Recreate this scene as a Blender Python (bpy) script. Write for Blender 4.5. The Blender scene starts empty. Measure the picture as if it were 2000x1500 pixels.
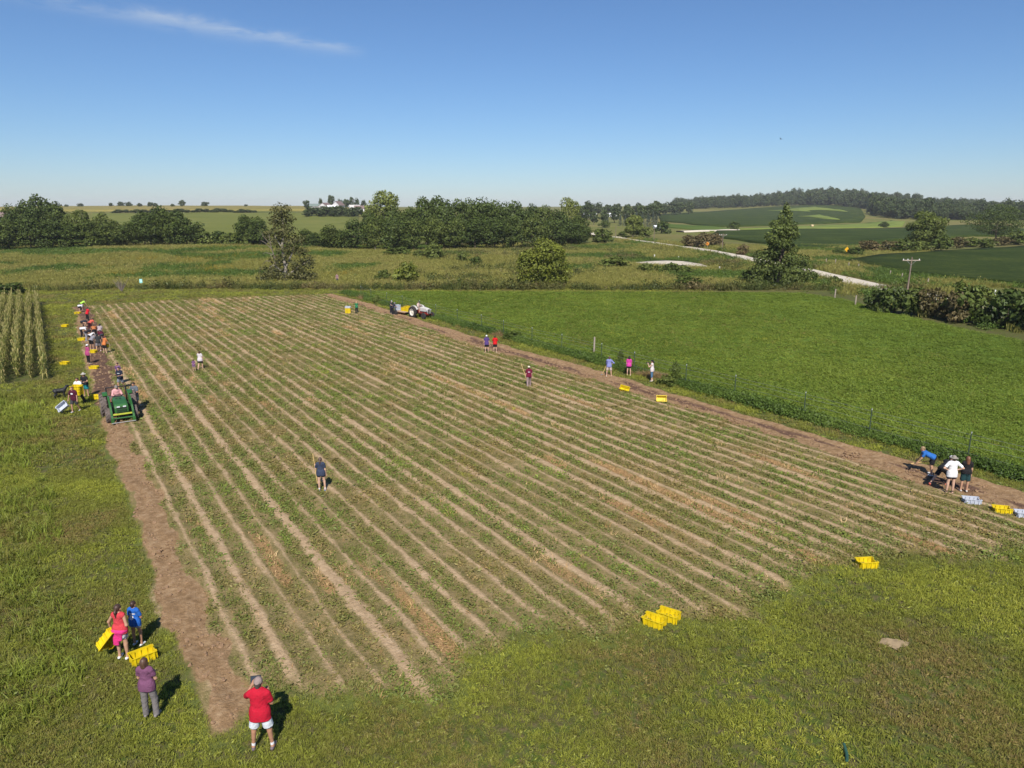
import bpy, bmesh, math, random
import numpy as np
from mathutils import Vector, Matrix
from mathutils.geometry import delaunay_2d_cdt

# ------------------------------------------------------------------ camera, sky, sun, exposure
SC = bpy.context.scene
COL = SC.collection
H_CAM = 12.2
PITCH = math.radians(14.0)
FPX = 1387.0                       # focal length in pixels of a 2000 px wide frame
SUN_EL, SUN_AZ = math.radians(46.0), math.radians(178.0)   # azimuth from +Y towards +X: behind the camera
cam = bpy.data.cameras.new('camera')
cam.sensor_width = 36.0
cam.lens = 36.0 * FPX / 2000.0
cam.clip_start, cam.clip_end = 0.3, 20000.0
cam_o = bpy.data.objects.new('camera', cam)
COL.objects.link(cam_o)
cam_o.location = (0, 0, H_CAM)
cam_o.rotation_euler = (math.pi / 2 - PITCH, 0, 0)
SC.camera = cam_o
SC.render.resolution_x, SC.render.resolution_y = 1024, 768

world = bpy.data.worlds.new('World')
SC.world = world
world.use_nodes = True
wn, wl = world.node_tree.nodes, world.node_tree.links
wn.clear()
w_out = wn.new('ShaderNodeOutputWorld')
w_bg = wn.new('ShaderNodeBackground')
w_sky = wn.new('ShaderNodeTexSky')
w_sky.sky_type = 'NISHITA'
w_sky.sun_disc = False
w_sky.sun_elevation = SUN_EL
w_sky.sun_rotation = SUN_AZ
w_sky.altitude = 0
w_sky.air_density, w_sky.dust_density, w_sky.ozone_density = 1.0, 0.2, 10.0
w_bg.inputs['Strength'].default_value = 0.0655
# thin cirrus streak: a procedural cloud layer at infinity, high in the north-west
def wnode(t, **kw):
    n = wn.new(t)
    for k, v in kw.items():
        setattr(n, k, v)
    return n
def wmath(op, a, b=None, clamp=False):
    n = wnode('ShaderNodeMath', operation=op, use_clamp=clamp)
    for i, v in enumerate((a, b)):
        if v is None: continue
        if isinstance(v, (int, float)): n.inputs[i].default_value = v
        else: wl.new(v, n.inputs[i])
    return n.outputs[0]
w_tc = wnode('ShaderNodeTexCoord')
w_sep = wnode('ShaderNodeSeparateXYZ')
wl.new(w_tc.outputs['Generated'], w_sep.inputs[0])
az = wmath('ARCTAN2', w_sep.outputs[0], w_sep.outputs[1])          # azimuth, radians east of the view axis
el = wmath('ARCSINE', w_sep.outputs[2])
w_comb = wnode('ShaderNodeCombineXYZ')
wl.new(az, w_comb.inputs[0]); wl.new(el, w_comb.inputs[1])
w_map = wnode('ShaderNodeMapping')
w_map.inputs['Rotation'].default_value = (0, 0, 0.10)
w_map.inputs['Scale'].default_value = (12, 46, 1)
wl.new(w_comb.outputs[0], w_map.inputs[0])
w_noise = wnode('ShaderNodeTexNoise')
w_noise.inputs['Scale'].default_value = 1.0
w_noise.inputs['Detail'].default_value = 7.0
w_noise.inputs['Roughness'].default_value = 0.62
w_noise.inputs['Distortion'].default_value = 0.6
wl.new(w_map.outputs[0], w_noise.inputs['Vector'])
CL0, CL1 = (-0.195, 0.1925), (-0.60, 0.2225)     # (azimuth, elevation) of the streak's two ends
cdx, cdy = CL1[0] - CL0[0], CL1[1] - CL0[1]
cll = math.hypot(cdx, cdy)
rx = wmath('SUBTRACT', az, CL0[0]); ry = wmath('SUBTRACT', el, CL0[1])
along = wmath('ADD', wmath('MULTIPLY', rx, cdx / cll), wmath('MULTIPLY', ry, cdy / cll))
across = wmath('SUBTRACT', wmath('MULTIPLY', ry, cdx / cll), wmath('MULTIPLY', rx, cdy / cll))
wob = wmath('MULTIPLY', wmath('SUBTRACT', w_noise.outputs[0], 0.5), 0.030)
ac2 = wmath('DIVIDE', wmath('ADD', across, wob), 0.0082)
prof = wmath('POWER', 2.718, wmath('MULTIPLY', wmath('MULTIPLY', ac2, ac2), -1.0))
ends = wmath('MULTIPLY', wmath('MULTIPLY', wmath('ADD', along, 0.012), 28.0, True), wmath('MULTIPLY', wmath('SUBTRACT', 0.62, along), 2.6, True), True)
dens = wmath('MULTIPLY', wmath('MULTIPLY', prof, ends), wmath('MULTIPLY', wmath('SUBTRACT', w_noise.outputs[0], 0.34), 2.2, True), True)
w_cmix = wnode('ShaderNodeMix', data_type='RGBA')
wl.new(wmath('MULTIPLY', dens, 0.66), w_cmix.inputs['Factor'])
w_tint = wnode('ShaderNodeMix', data_type='RGBA', blend_type='MULTIPLY')      # the camera's white balance
w_tint.inputs['Factor'].default_value = 1.0
w_tint.inputs['B'].default_value = (1.02, 1.02, 1.04, 1)
wl.new(w_sky.outputs[0], w_tint.inputs['A'])
wl.new(w_tint.outputs['Result'], w_cmix.inputs['A'])
w_cmix.inputs['B'].default_value = (6.2, 6.9, 7.6, 1)
wl.new(w_cmix.outputs['Result'], w_bg.inputs['Color'])
wl.new(w_bg.outputs[0], w_out.inputs['Surface'])

sun = bpy.data.lights.new('sun', 'SUN')
sun.energy = 4.2
sun.angle = math.radians(0.53)
sun.color = (1.0, 0.945, 0.86)
sun_o = bpy.data.objects.new('sun', sun)
COL.objects.link(sun_o)
sdir = Vector((math.sin(SUN_AZ) * math.cos(SUN_EL), math.cos(SUN_AZ) * math.cos(SUN_EL), math.sin(SUN_EL)))
sun_o.rotation_euler = sdir.to_track_quat('Z', 'Y').to_euler()

SC.view_settings.view_transform = 'Standard'
SC.view_settings.look = 'None'
SC.view_settings.exposure = 0.64
SC.view_settings.gamma = 1.0
SC.render.engine = 'CYCLES'
SC.cycles.max_bounces = 5
SC.cycles.diffuse_bounces = 2
SC.cycles.transmission_bounces = 3
SC.cycles.volume_bounces = 0
SC.cycles.use_adaptive_sampling = True
SC.cycles.use_denoising = True

# ------------------------------------------------------------------ helpers
RNG = np.random.default_rng(7)

def tag(o, label=None, cat=None, group=None, kind=None):
    if label: o['label'] = label
    if cat: o['category'] = cat
    if group: o['group'] = group
    if kind: o['kind'] = kind
    return o

def empty(name, loc=(0, 0, 0), rz=0.0):
    o = bpy.data.objects.new(name, None)
    o.empty_display_size = 0.2
    COL.objects.link(o)
    o.location = loc
    o.rotation_euler = (0, 0, rz)
    return o

def raw_mesh(name, V, Fs, smooth=False):
    """numpy vertices and an (N,3) or (N,4) array, or a list of arrays of either"""
    me = bpy.data.meshes.new(name)
    V = np.ascontiguousarray(V, dtype=np.float32)
    if not isinstance(Fs, (list, tuple)): Fs = [Fs]
    Fs = [np.asarray(f, dtype=np.int32) for f in Fs if len(f)]
    me.vertices.add(len(V)); me.vertices.foreach_set('co', V.ravel())
    nl = sum(f.size for f in Fs); nf = sum(len(f) for f in Fs)
    me.loops.add(nl); me.polygons.add(nf)
    if nf:
        me.loops.foreach_set('vertex_index', np.concatenate([f.ravel() for f in Fs]))
        tot = np.concatenate([np.full(len(f), f.shape[1], np.int32) for f in Fs])
        me.polygons.foreach_set('loop_start', np.concatenate([[0], np.cumsum(tot)[:-1]]).astype(np.int32))
        me.polygons.foreach_set('loop_total', tot)
        me.polygons.foreach_set('use_smooth', np.full(nf, smooth))
    me.update(calc_edges=True)
    me.validate()
    return me

def obj(name, me, mat=None, parent=None, loc=None, rot=None):
    o = bpy.data.objects.new(name, me)
    COL.objects.link(o)
    if mat is not None:
        me.materials.clear()
        for m in (mat if isinstance(mat, (list, tuple)) else [mat]): me.materials.append(m)
    if parent is not None: o.parent = parent
    if loc is not None: o.location = loc
    if rot is not None: o.rotation_euler = rot
    return o

class MB:
    """collects simple solids into one mesh"""
    def __init__(s): s.v = []; s.f = []; s.n = 0
    def add(s, V, Fl):
        s.v.append(np.asarray(V, float)); 
        s.f += [tuple(int(i) + s.n for i in f) for f in Fl]; s.n += len(V); return s
    def box(s, c, size, rot=None, taper=1.0, bev=0.0):
        sx, sy, sz = [q / 2 for q in size]
        if bev:
            bm = bmesh.new(); bmesh.ops.create_cube(bm, size=1.0)
            for v in bm.verts: v.co = Vector((v.co.x * size[0], v.co.y * size[1], v.co.z * size[2]))
            bmesh.ops.bevel(bm, geom=bm.edges[:], offset=bev, segments=2, profile=0.6, affect='EDGES')
            V = np.array([v.co[:] for v in bm.verts]); bm.verts.index_update()
            Fl = [[v.index for v in f.verts] for f in bm.faces]; bm.free()
        else:
            V = np.array([[x * sx, y * sy, z * sz] for z in (-1, 1) for y in (-1, 1) for x in (-1, 1)])
            Fl = [(0, 2, 3, 1), (4, 5, 7, 6), (0, 1, 5, 4), (2, 6, 7, 3), (0, 4, 6, 2), (1, 3, 7, 5)]
        if taper != 1.0: V[V[:, 2] > 0, :2] *= taper
        if rot is not None: V = V @ np.array(Matrix(rot) if not hasattr(rot, 'to_matrix') else rot.to_matrix()).T
        return s.add(V + np.asarray(c, float), Fl)
    def tube(s, pts, rad, n=8, caps=True, flat=1.0):
        pts = [Vector(p) for p in pts]
        rad = [rad] * len(pts) if isinstance(rad, (int, float)) else list(rad)
        V = []; up = None
        for i, p in enumerate(pts):
            d = (pts[min(i + 1, len(pts) - 1)] - pts[max(i - 1, 0)]).normalized()
            if up is None:
                a = d.orthogonal().normalized()
            else:
                a = (up - d * up.dot(d)); a = a.normalized() if a.length > 1e-6 else d.orthogonal().normalized()
            up = a; b = d.cross(a)
            for k in range(n):
                t = 2 * math.pi * k / n
                V.append((p + (a * math.cos(t) + b * math.sin(t) * flat) * rad[i])[:])
        Fl = []
        for i in range(len(pts) - 1):
            for k in range(n):
                k2 = (k + 1) % n
                Fl.append((i * n + k, i * n + k2, (i + 1) * n + k2, (i + 1) * n + k))
        if caps:
            Fl.append(tuple(reversed(range(n)))); m = (len(pts) - 1) * n
            Fl.append(tuple(range(m, m + n)))
        return s.add(V, Fl)
    def lathe(s, prof, c=(0, 0, 0), axis='z', n=24, close=False):
        """prof: list of (radius, height)"""
        V = []
        for r, h in prof:
            for k in range(n):
                t = 2 * math.pi * k / n
                x, y = r * math.cos(t), r * math.sin(t)
                V.append({'z': (x, y, h), 'x': (h, x, y), 'y': (x, h, y)}[axis])
        Fl = []
        m = len(prof)
        for i in range(m - 1 + (1 if close else 0)):
            j = (i + 1) % m
            for k in range(n):
                k2 = (k + 1) % n
                Fl.append((i * n + k, i * n + k2, j * n + k2, j * n + k))
        if not close:
            if prof[0][0] > 1e-6: Fl.append(tuple(reversed(range(n))))
            if prof[-1][0] > 1e-6: Fl.append(tuple(range((m - 1) * n, m * n)))
        return s.add(np.asarray(V) + np.asarray(c, float), Fl)
    def prism(s, poly, x0, x1, axis='x'):
        """extrude a polygon (list of 2d) along an axis"""
        k = len(poly); V = []
        for x in (x0, x1):
            for a, b in poly:
                V.append({'x': (x, a, b), 'y': (a, x, b), 'z': (a, b, x)}[axis])
        Fl = [tuple(reversed(range(k))), tuple(range(k, 2 * k))]
        for i in range(k):
            j = (i + 1) % k
            Fl.append((i, j, k + j, k + i))
        return s.add(V, Fl)
    def mesh(s, name, smooth=False):
        me = bpy.data.meshes.new(name)
        me.from_pydata(np.concatenate(s.v).tolist(), [], s.f)
        bm = bmesh.new(); bm.from_mesh(me)
        bmesh.ops.recalc_face_normals(bm, faces=bm.faces[:]); bm.to_mesh(me); bm.free()
        if smooth:
            me.polygons.foreach_set('use_smooth', np.ones(len(me.polygons), bool))
            try: me.set_sharp_from_angle(angle=math.radians(40))
            except Exception: pass
        me.update()
        return me
    def build(s, name, mat, parent=None, smooth=False, loc=None, rot=None):
        return obj(name, s.mesh(name, smooth), mat, parent, loc, rot)

def copy_tree(o, parent=None):
    c = o.copy(); COL.objects.link(c)
    if parent is not None: c.parent = parent
    for ch in list(o.children): copy_tree(ch, c)
    return c

# value noise
_tab = np.random.default_rng(3).random((256, 256))
def vnoise(x, y, seed=0):
    x = np.asarray(x, float) + seed * 17.31; y = np.asarray(y, float) + seed * 9.77
    xi = np.floor(x).astype(int); yi = np.floor(y).astype(int)
    fx = x - xi; fy = y - yi
    fx = fx * fx * (3 - 2 * fx); fy = fy * fy * (3 - 2 * fy)
    g = lambda i, j: _tab[i & 255, j & 255]
    return (g(xi, yi) * (1 - fx) + g(xi + 1, yi) * fx) * (1 - fy) + (g(xi, yi + 1) * (1 - fx) + g(xi + 1, yi + 1) * fx) * fy
def fbm(x, y, o=4, seed=0):
    t = 0; a = 0.5; s = 0
    for k in range(o):
        t = t + a * vnoise(x * 2 ** k, y * 2 ** k, seed + k); s += a; a *= 0.5
    return t / s

# ------------------------------------------------------------------ terrain
ct, st = math.cos(PITCH), math.sin(PITCH)
def slope_of(py):
    v = (750.0 - np.asarray(py, float)) / FPX
    return (v * ct - st) / (ct + v * st)
# relief of the land: per bearing, (distance north, level it stands at as a sight line)
FLATPY = {60: 689, 104: 572, 125: 545, 150: 522}
_cols = {
    -400: [(200, 496), (300, 468), (500, 432), (800, 408), (1300, 404), (4000, 404)],
    0:    [(200, 493), (300, 466), (500, 430), (800, 406), (1300, 405), (4000, 404)],
    250:  [(200, 481), (260, 479), (350, 452), (500, 428), (700, 409), (820, 403), (1300, 404), (4000, 404)],
    500:  [(200, 480), (260, 476), (350, 450), (500, 428), (700, 409), (820, 403.5), (1300, 404), (4000, 404)],
    700:  [(185, 494), (230, 482), (350, 452), (500, 427), (700, 408), (820, 405), (1300, 405), (4000, 404)],
    1000: [(200, 490), (260, 474), (350, 456), (600, 430), (1000, 411), (1500, 407), (4000, 404)],
    1250: [(200, 493), (280, 467), (350, 453), (500, 440), (800, 424), (1200, 412), (1800, 404), (4000, 403)],
    1450: [(200, 493), (280, 470), (350, 457), (450, 448), (600, 438), (900, 418), (1200, 404), (1600, 397), (2200, 394), (4000, 398)],
    1620: [(200, 490), (240, 481), (350, 460), (450, 448), (700, 426), (950, 408), (1150, 400), (1500, 386), (1900, 377), (2600, 388), (4000, 396)],
    1800: [(200, 490), (240, 481), (350, 460), (450, 448), (600, 434), (800, 421), (1000, 411), (1300, 400), (1600, 396), (2400, 397), (4000, 399)],
    2000: [(200, 490), (300, 467), (450, 449), (600, 434), (800, 421), (1000, 416), (1300, 409), (1700, 405), (2400, 403), (4000, 402)],
    2500: [(200, 490), (300, 467), (450, 449), (600, 434), (900, 419), (1300, 408), (2000, 402), (4000, 402)],
}
_ku = np.array(sorted(_cols)); _uu = (_ku - 1000) / FPX
_LY = np.linspace(math.log(90), math.log(6000), 150)
_rows = []
for k in _ku:
    pts = [(90, 0.0), (104, 0.0), (125, 0.0), (150, 0.0)] + [(Y, H_CAM + Y * float(slope_of(p))) for Y, p in _cols[k]]
    ys = np.log([p[0] for p in pts]); zs = [p[1] for p in pts]
    _rows.append(np.interp(_LY, ys, zs))
_rows = np.array(_rows)
_UG = np.linspace(-1.9, 1.9, 191)
_ZG = np.array([np.interp(_UG, _uu, _rows[:, j]) for j in range(len(_LY))]).T
def _blur(A, k, ax):
    w = np.exp(-0.5 * (np.arange(-3 * k, 3 * k + 1) / k) ** 2); w /= w.sum()
    pad = [(0, 0), (0, 0)]; pad[ax] = (3 * k, 3 * k)
    return np.apply_along_axis(lambda r: np.convolve(r, w, 'valid'), ax, np.pad(A, pad, mode='edge'))
_ZG = _blur(_blur(_ZG, 3, 0), 2, 1)
_YG = np.exp(_LY)[None, :]
_ZG *= np.clip((_YG - 106) / 30, 0, 1) ** 1.0
def zt(X, Y):
    X = np.asarray(X, float); Y = np.asarray(Y, float)
    Yc = np.maximum(Y, 90.0)
    u = np.clip(X / (ct * Yc + 2.95), -1.89, 1.89)
    fu = (u + 1.9) / 3.8 * 190; fy = (np.log(np.minimum(Yc, 5990)) - _LY[0]) / (_LY[1] - _LY[0])
    iu = np.clip(fu.astype(int), 0, 189); iy = np.clip(fy.astype(int), 0, 148)
    a = fu - iu; b = fy - iy
    z = (_ZG[iu, iy] * (1 - a) + _ZG[iu + 1, iy] * a) * (1 - b) + (_ZG[iu, iy + 1] * (1 - a) + _ZG[iu + 1, iy + 1] * a) * b
    z = z + (fbm(X / 28, Y / 28, 3, 5) - 0.5) * 1.3 * np.clip((Y - 112) / 40, 0, 1)
    return z
def gp(px, py):
    """where the sight line through a point of the photograph meets the land"""
    u = (px - 1000) / FPX; v = (750 - py) / FPX
    dy = ct + v * st; dz = -st + v * ct
    if dz < -0.1: 
        s = H_CAM / -dz
        if s * dy < 100: return Vector((u * s, dy * s, 0.0))
    Y = np.geomspace(60, 5500, 1500); s = Y / dy
    d = H_CAM + s * dz - zt(u * s, Y)
    k = np.argmax(d < 0)
    if k == 0: k = len(Y) - 1
    t = d[k - 1] / (d[k - 1] - d[k] + 1e-9)
    y = Y[k - 1] + t * (Y[k] - Y[k - 1]); x = u * y / dy
    return Vector((x, y, float(zt(x, y))))
def at(px, Y):
    """point of the land on the bearing of px, Y metres north"""
    x = 0.0
    z = 0.0
    for _ in range(3):
        x = (px - 1000) / FPX * (Y * ct - (z - H_CAM) * st); z = float(zt(x, Y))
    return Vector((x, Y, z))
def top_at(Y, py): return H_CAM + Y * float(slope_of(py))
TH = math.radians(33.5)                          # bearing of the crop rows, west of north
NV, AV = np.array([math.cos(TH), math.sin(TH)]), np.array([-math.sin(TH), math.cos(TH)])
def fw(n, a):
    """field coordinates (across rows, along rows) to world"""
    return np.asarray(n)[..., None] * NV + np.asarray(a)[..., None] * AV

# ------------------------------------------------------------------ node materials
class NM:
    def __init__(s, name):
        s.m = bpy.data.materials.new(name); s.m.use_nodes = True
        s.t = s.m.node_tree; s.t.nodes.clear()
        s.out = s.t.nodes.new('ShaderNodeOutputMaterial')
    def n(s, typ, ins=None, **kw):
        nd = s.t.nodes.new('ShaderNode' + typ)
        for k, v in kw.items(): setattr(nd, k, v)
        for k, v in (ins or {}).items():
            if isinstance(v, bpy.types.NodeSocket): s.t.links.new(v, nd.inputs[k])
            else: nd.inputs[k].default_value = v
        return nd
    def math(s, op, a, b=0.0, clamp=False):
        return s.n('Math', {0: a, 1: b}, operation=op, use_clamp=clamp).outputs[0]
    def noise(s, vec, scale, detail=3.0, rough=0.55, dist=0.0, vscale=None):
        if vscale is not None: vec = s.n('Mapping', {'Vector': vec, 'Scale': vscale}).outputs[0]
        return s.n('TexNoise', {'Vector': vec, 'Scale': scale, 'Detail': detail, 'Roughness': rough, 'Distortion': dist}).outputs[0]
    def ramp(s, fac, stops, interp='LINEAR'):
        r = s.n('ValToRGB', {0: fac}); cr = r.color_ramp; cr.interpolation = interp
        while len(cr.elements) < len(stops): cr.elements.new(0.5)
        for e, (p, c) in zip(cr.elements, stops):
            e.position = p; e.color = (*c, 1) if len(c) == 3 else c
        return r.outputs[0]
    def step(s, v, lo, hi):
        return s.n('MapRange', {'Value': v, 'From Min': lo, 'From Max': hi}, clamp=True).outputs[0]
    def mix(s, f, a, b, mode='MIX'):
        nd = s.n('Mix', data_type='RGBA', blend_type=mode)
        for k, v in (('Factor', f), ('A', a), ('B', b)):
            sock = [i for i in nd.inputs if i.name == k and i.type == ('VALUE' if k == 'Factor' else 'RGBA')][0]
            if isinstance(v, bpy.types.NodeSocket): s.t.links.new(v, sock)
            else: sock.default_value = v if k == 'Factor' else ((*v, 1) if len(v) == 3 else v)
        return [o for o in nd.outputs if o.type == 'RGBA'][0]
    def bump(s, h, strength=0.5, dist=0.05):
        return s.n('Bump', {'Height': h, 'Strength': strength, 'Distance': dist}).outputs[0]
    def principled(s, col, rough=0.8, metal=0.0, normal=None, spec=0.3, trans=None, coat=0.0):
        b = s.n('BsdfPrincipled', {'Base Color': col if isinstance(col, bpy.types.NodeSocket) else (*col, 1), 'Roughness': rough, 'Metallic': metal, 'Specular IOR Level': spec, 'Coat Weight': coat})
        if normal is not None: s.t.links.new(normal, b.inputs['Normal'])
        s.t.links.new(b.outputs[0], s.out.inputs['Surface']); return s.m
    def leaf(s, col, trans=0.25, normal=None):
        ins = {'Color': col}
        if normal is not None: ins['Normal'] = normal
        d = s.n('BsdfDiffuse', ins); t = s.n('BsdfTranslucent', {'Color': col})
        g = s.n('BsdfGlossy', {'Color': (0.9, 0.95, 1, 1), 'Roughness': 0.55})
        m1 = s.n('MixShader', {0: trans, 1: d.outputs[0], 2: t.outputs[0]})
        m2 = s.n('MixShader', {0: 0.015, 1: m1.outputs[0], 2: g.outputs[0]})
        s.t.links.new(m2.outputs[0], s.out.inputs['Surface']); return s.m

def simple(name, col, rough=0.7, metal=0.0, var=0.12, scale=6.0, spec=0.3, bump=0.0, coat=0.0):
    k = NM(name)
    tc = k.n('TexCoord').outputs['Object']
    nz = k.noise(tc, scale, 4.0)
    lo = tuple(c * (1 - var) for c in col); hi = tuple(min(1, c * (1 + var)) for c in col)
    c = k.ramp(nz, [(0.3, lo), (0.7, hi)])
    return k.principled(c, rough, metal, k.bump(k.noise(tc, scale * 6, 3), bump, 0.01) if bump else None, spec, coat=coat)

def leafmat(name, cols, patch=0.02, trans=0.25, var=0.35, tips=None):
    """foliage: colour by plant position (patches), by plant and by leaf"""
    k = NM(name)
    oi = k.n('ObjectInfo')
    pn = k.noise(oi.outputs['Location'], patch, 3.0)
    rnd = oi.outputs['Random']
    isl = k.n('NewGeometry').outputs['Random Per Island']
    f = k.math('ADD', k.math('MULTIPLY', k.step(pn, 0.37, 0.63), 0.55), k.math('ADD', k.math('MULTIPLY', rnd, 0.31), k.math('MULTIPLY', isl, 0.14)))
    cols = [(r_ * 1.22, g_ * 1.12, b_ * 1.0) for r_, g_, b_ in cols]; m = len(cols)
    c = k.ramp(f, [((i + 0.35) / (m - 0.3), cc) for i, cc in enumerate(cols)])
    br = k.math('ADD', 1.0 - var, k.math('MULTIPLY', isl, 2 * var))
    c = k.mix(1.0, c, k.n('CombineColor', {0: br, 1: br, 2: br}).outputs[0], 'MULTIPLY')
    return k.leaf(c, trans)

# ------------------------------------------------------------------ land masks in field coordinates
ROW0, ROWW = 3.35, 0.89
def a_near(n): return 3.4 * (fbm(np.asarray(n) * 0.55, 0.5, 3, 7) - 0.5) + np.interp(n, [2, 7, 14, 17, 20.5, 24, 28, 34.4, 37], [16.0, 14.9, 13.7, 12.9, 13.1, 12.2, 9.5, 5.5, 3.5])
def a_far(n): return np.interp(n, [2, 12, 25, 34.3, 36.5], [104.2, 105.0, 102.4, 99.8, 98.6])
def _rag(a, s): return 0.75 * (fbm(np.asarray(a) * 0.55, s, 4, 13) - 0.5)
def nl_out(a): return _rag(a, 0.3) + np.interp(a, [16, 28, 45, 66, 86, 104], [1.95, 1.85, 1.95, 2.2, 2.6, 3.05])
def nl_in(a): return _rag(a, 5.3) * 1.2 + np.interp(a, [16, 28, 45, 50, 66, 90, 104], [2.9, 3.0, 3.02, 3.1, 4.0, 4.6, 4.6])
def nr_in(a): return _rag(a, 9.3) * 1.4 + np.interp(a, [4, 14, 27, 38, 50, 60, 77, 94], [31.6, 31.9, 32.3, 32.4, 31.9, 32.1, 33.2, 33.0])
def nr_out(a): return _rag(a, 14.3) + np.interp(a, [4, 12, 20, 30, 42, 55, 65, 87, 99], [34.6, 34.7, 34.35, 34.3, 34.6, 34.25, 34.4, 35.2, 34.9])
def sst(x, lo, hi):
    t = np.clip((x - lo) / (hi - lo), 0, 1); return t * t * (3 - 2 * t)

# ------------------------------------------------------------------ ground sheet
k = NM('ground_cover')
pos = k.n('NewGeometry').outputs['Position']
sep = k.n('SeparateXYZ', {0: pos})
big = k.noise(pos, 0.045, 4.0); mid = k.noise(pos, 0.35, 5.0, 0.6); fin = k.noise(pos, 3.2, 5.0, 0.65)
lawn = k.ramp(mid, [(0.28, (0.125, 0.10, 0.045)), (0.42, (0.085, 0.105, 0.022)), (0.58, (0.075, 0.12, 0.017)), (0.72, (0.115, 0.155, 0.022))])
fin2 = k.noise(pos, 14.0, 4.0, 0.7)
lawn = k.mix(k.step(fin, 0.42, 0.66), lawn, (0.15, 0.115, 0.06))
lawn = k.mix(k.math('MULTIPLY', k.step(fin2, 0.35, 0.65), 0.75), lawn, (0.04, 0.04, 0.015), 'MIX')
gold = k.noise(pos, 0.09, 3.0)
prai = k.ramp(big, [(0.30, (0.13, 0.12, 0.035)), (0.45, (0.17, 0.15, 0.05)), (0.58, (0.12, 0.135, 0.03)), (0.72, (0.085, 0.12, 0.025))])
prai = k.mix(k.math('MULTIPLY', k.noise(pos, 0.9, 5.0, 0.65), 0.6), prai, (0.05, 0.055, 0.018))
fy = k.math('ADD', sep.outputs[1], k.math('MULTIPLY', mid, 8.0))
far = k.ramp(k.noise(pos, 0.012, 3.0), [(0.35, (0.16, 0.14, 0.045)), (0.55, (0.12, 0.13, 0.03)), (0.7, (0.20, 0.165, 0.06))])
c = k.mix(k.step(fy, 108.0, 112.0), lawn, prai)
c = k.mix(k.step(sep.outputs[1], 250.0, 330.0), c, far)
M_GROUND = k.principled(c, 0.95, 0, k.bump(fin, 0.7, 0.08), 0.1)

US = np.concatenate([np.linspace(-1.7, -0.85, 18)[:-1], np.linspace(-0.85, 0.85, 171), np.linspace(0.85, 1.7, 18)[1:]])
YN = np.concatenate([[-80, -40, -10], np.linspace(0, 100, 51)])
YF = np.geomspace(100, 6000, 190)[1:]
VN = np.array([[u * 100, y] for y in YN for u in US])
VF = np.array([[u * y, y] for y in YF for u in US])
VV = np.concatenate([VN, VF])
ZZ = np.where(VV[:, 1] > 100, zt(VV[:, 0], VV[:, 1]), 0.0)
nu = len(US); ny = len(YN) + len(YF)
ii = (np.arange(ny - 1)[:, None] * nu + np.arange(nu - 1)[None, :]).ravel()
ground = obj('ground', raw_mesh('ground', np.column_stack([VV, ZZ]), np.column_stack([ii, ii + 1, ii + nu + 1, ii + nu]), True), M_GROUND)
tag(ground, 'rolling grass and prairie land reaching to the horizon', 'ground', kind='structure')

# ------------------------------------------------------------------ potato field with ridges and dug strips
k = NM('row_soil')
tc = k.n('TexCoord').outputs['Object']
sp = k.n('SeparateXYZ', {0: tc})
wob = k.noise(tc, 1.0, 4.0, 0.6, vscale=(1.2, 0.35, 1))
fn = k.noise(tc, 9.0, 5.0, 0.7); fn2 = k.noise(tc, 28.0, 3.0, 0.6)
ph = k.math('SUBTRACT', k.math('FRACT', k.math('ADD', k.math('DIVIDE', k.math('SUBTRACT', sp.outputs[0], ROW0), ROWW), 0.5)), 0.5)
dr = k.math('ABSOLUTE', k.math('ADD', ph, k.math('MULTIPLY', k.math('SUBTRACT', wob, 0.5), 0.46)))
rowi = k.math('FLOOR', k.math('ADD', k.math('DIVIDE', k.math('SUBTRACT', sp.outputs[0], ROW0), ROWW), 0.5))
rowr = k.n('TexWhiteNoise', {'W': rowi}, noise_dimensions='1D').outputs['Value']
rowv = k.n('CombineXYZ', {0: k.math('MULTIPLY', rowi, 5.3), 1: sp.outputs[1], 2: 0.0}).outputs[0]
presence = k.step(k.noise(tc, 1.0, 4.0, 0.6, vscale=(0.7, 0.13, 1)), 0.30, 0.66)
presence = k.math('MULTIPLY', presence, k.step(k.noise(rowv, 0.16, 4.0, 0.6), 0.30, 0.58))
presence2 = k.step(k.noise(tc, 1.0, 3.0, 0.6, vscale=(1.6, 0.8, 1)), 0.3, 0.6)
dr = k.math('ADD', dr, k.math('MULTIPLY', k.math('SUBTRACT', 1.0, k.math('MULTIPLY', k.math('ADD', k.math('MULTIPLY', presence, 0.65), 0.35), k.math('ADD', k.math('MULTIPLY', presence2, 0.55), 0.45))), 0.23))
dr = k.math('ADD', dr, k.math('MULTIPLY', k.math('SUBTRACT', rowr, 0.55), 0.17))
ridge = k.math('SUBTRACT', 1.0, k.step(k.math('ADD', dr, k.math('MULTIPLY', k.math('SUBTRACT', fn, 0.5), 0.26)), 0.16, 0.30))
a_end = k.n('Attribute', attribute_name='endfade').outputs['Fac']
ridge = k.math('MULTIPLY', ridge, k.step(k.math('ADD', a_end, k.math('MULTIPLY', k.math('SUBTRACT', k.noise(tc, 0.9, 4.0, 0.65), 0.5), 1.3)), 0.25, 0.75))
a_dug = k.n('Attribute', attribute_name='dug').outputs['Fac']
a_fresh = k.n('Attribute', attribute_name='fresh').outputs['Fac']
a_in = k.n('Attribute', attribute_name='inside').outputs['Fac']
a_straw = k.n('Attribute', attribute_name='straw').outputs['Fac']
furrow = k.ramp(k.noise(tc, 2.2, 5.0, 0.65, vscale=(1, 0.6, 1)), [(0.3, (0.115, 0.105, 0.036)), (0.5, (0.185, 0.148, 0.06)), (0.7, (0.27, 0.195, 0.095))])
rsoil = k.ramp(k.noise(tc, 5.0, 5.0, 0.7), [(0.3, (0.30, 0.205, 0.115)), (0.55, (0.43, 0.305, 0.182)), (0.75, (0.52, 0.385, 0.245))])
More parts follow.
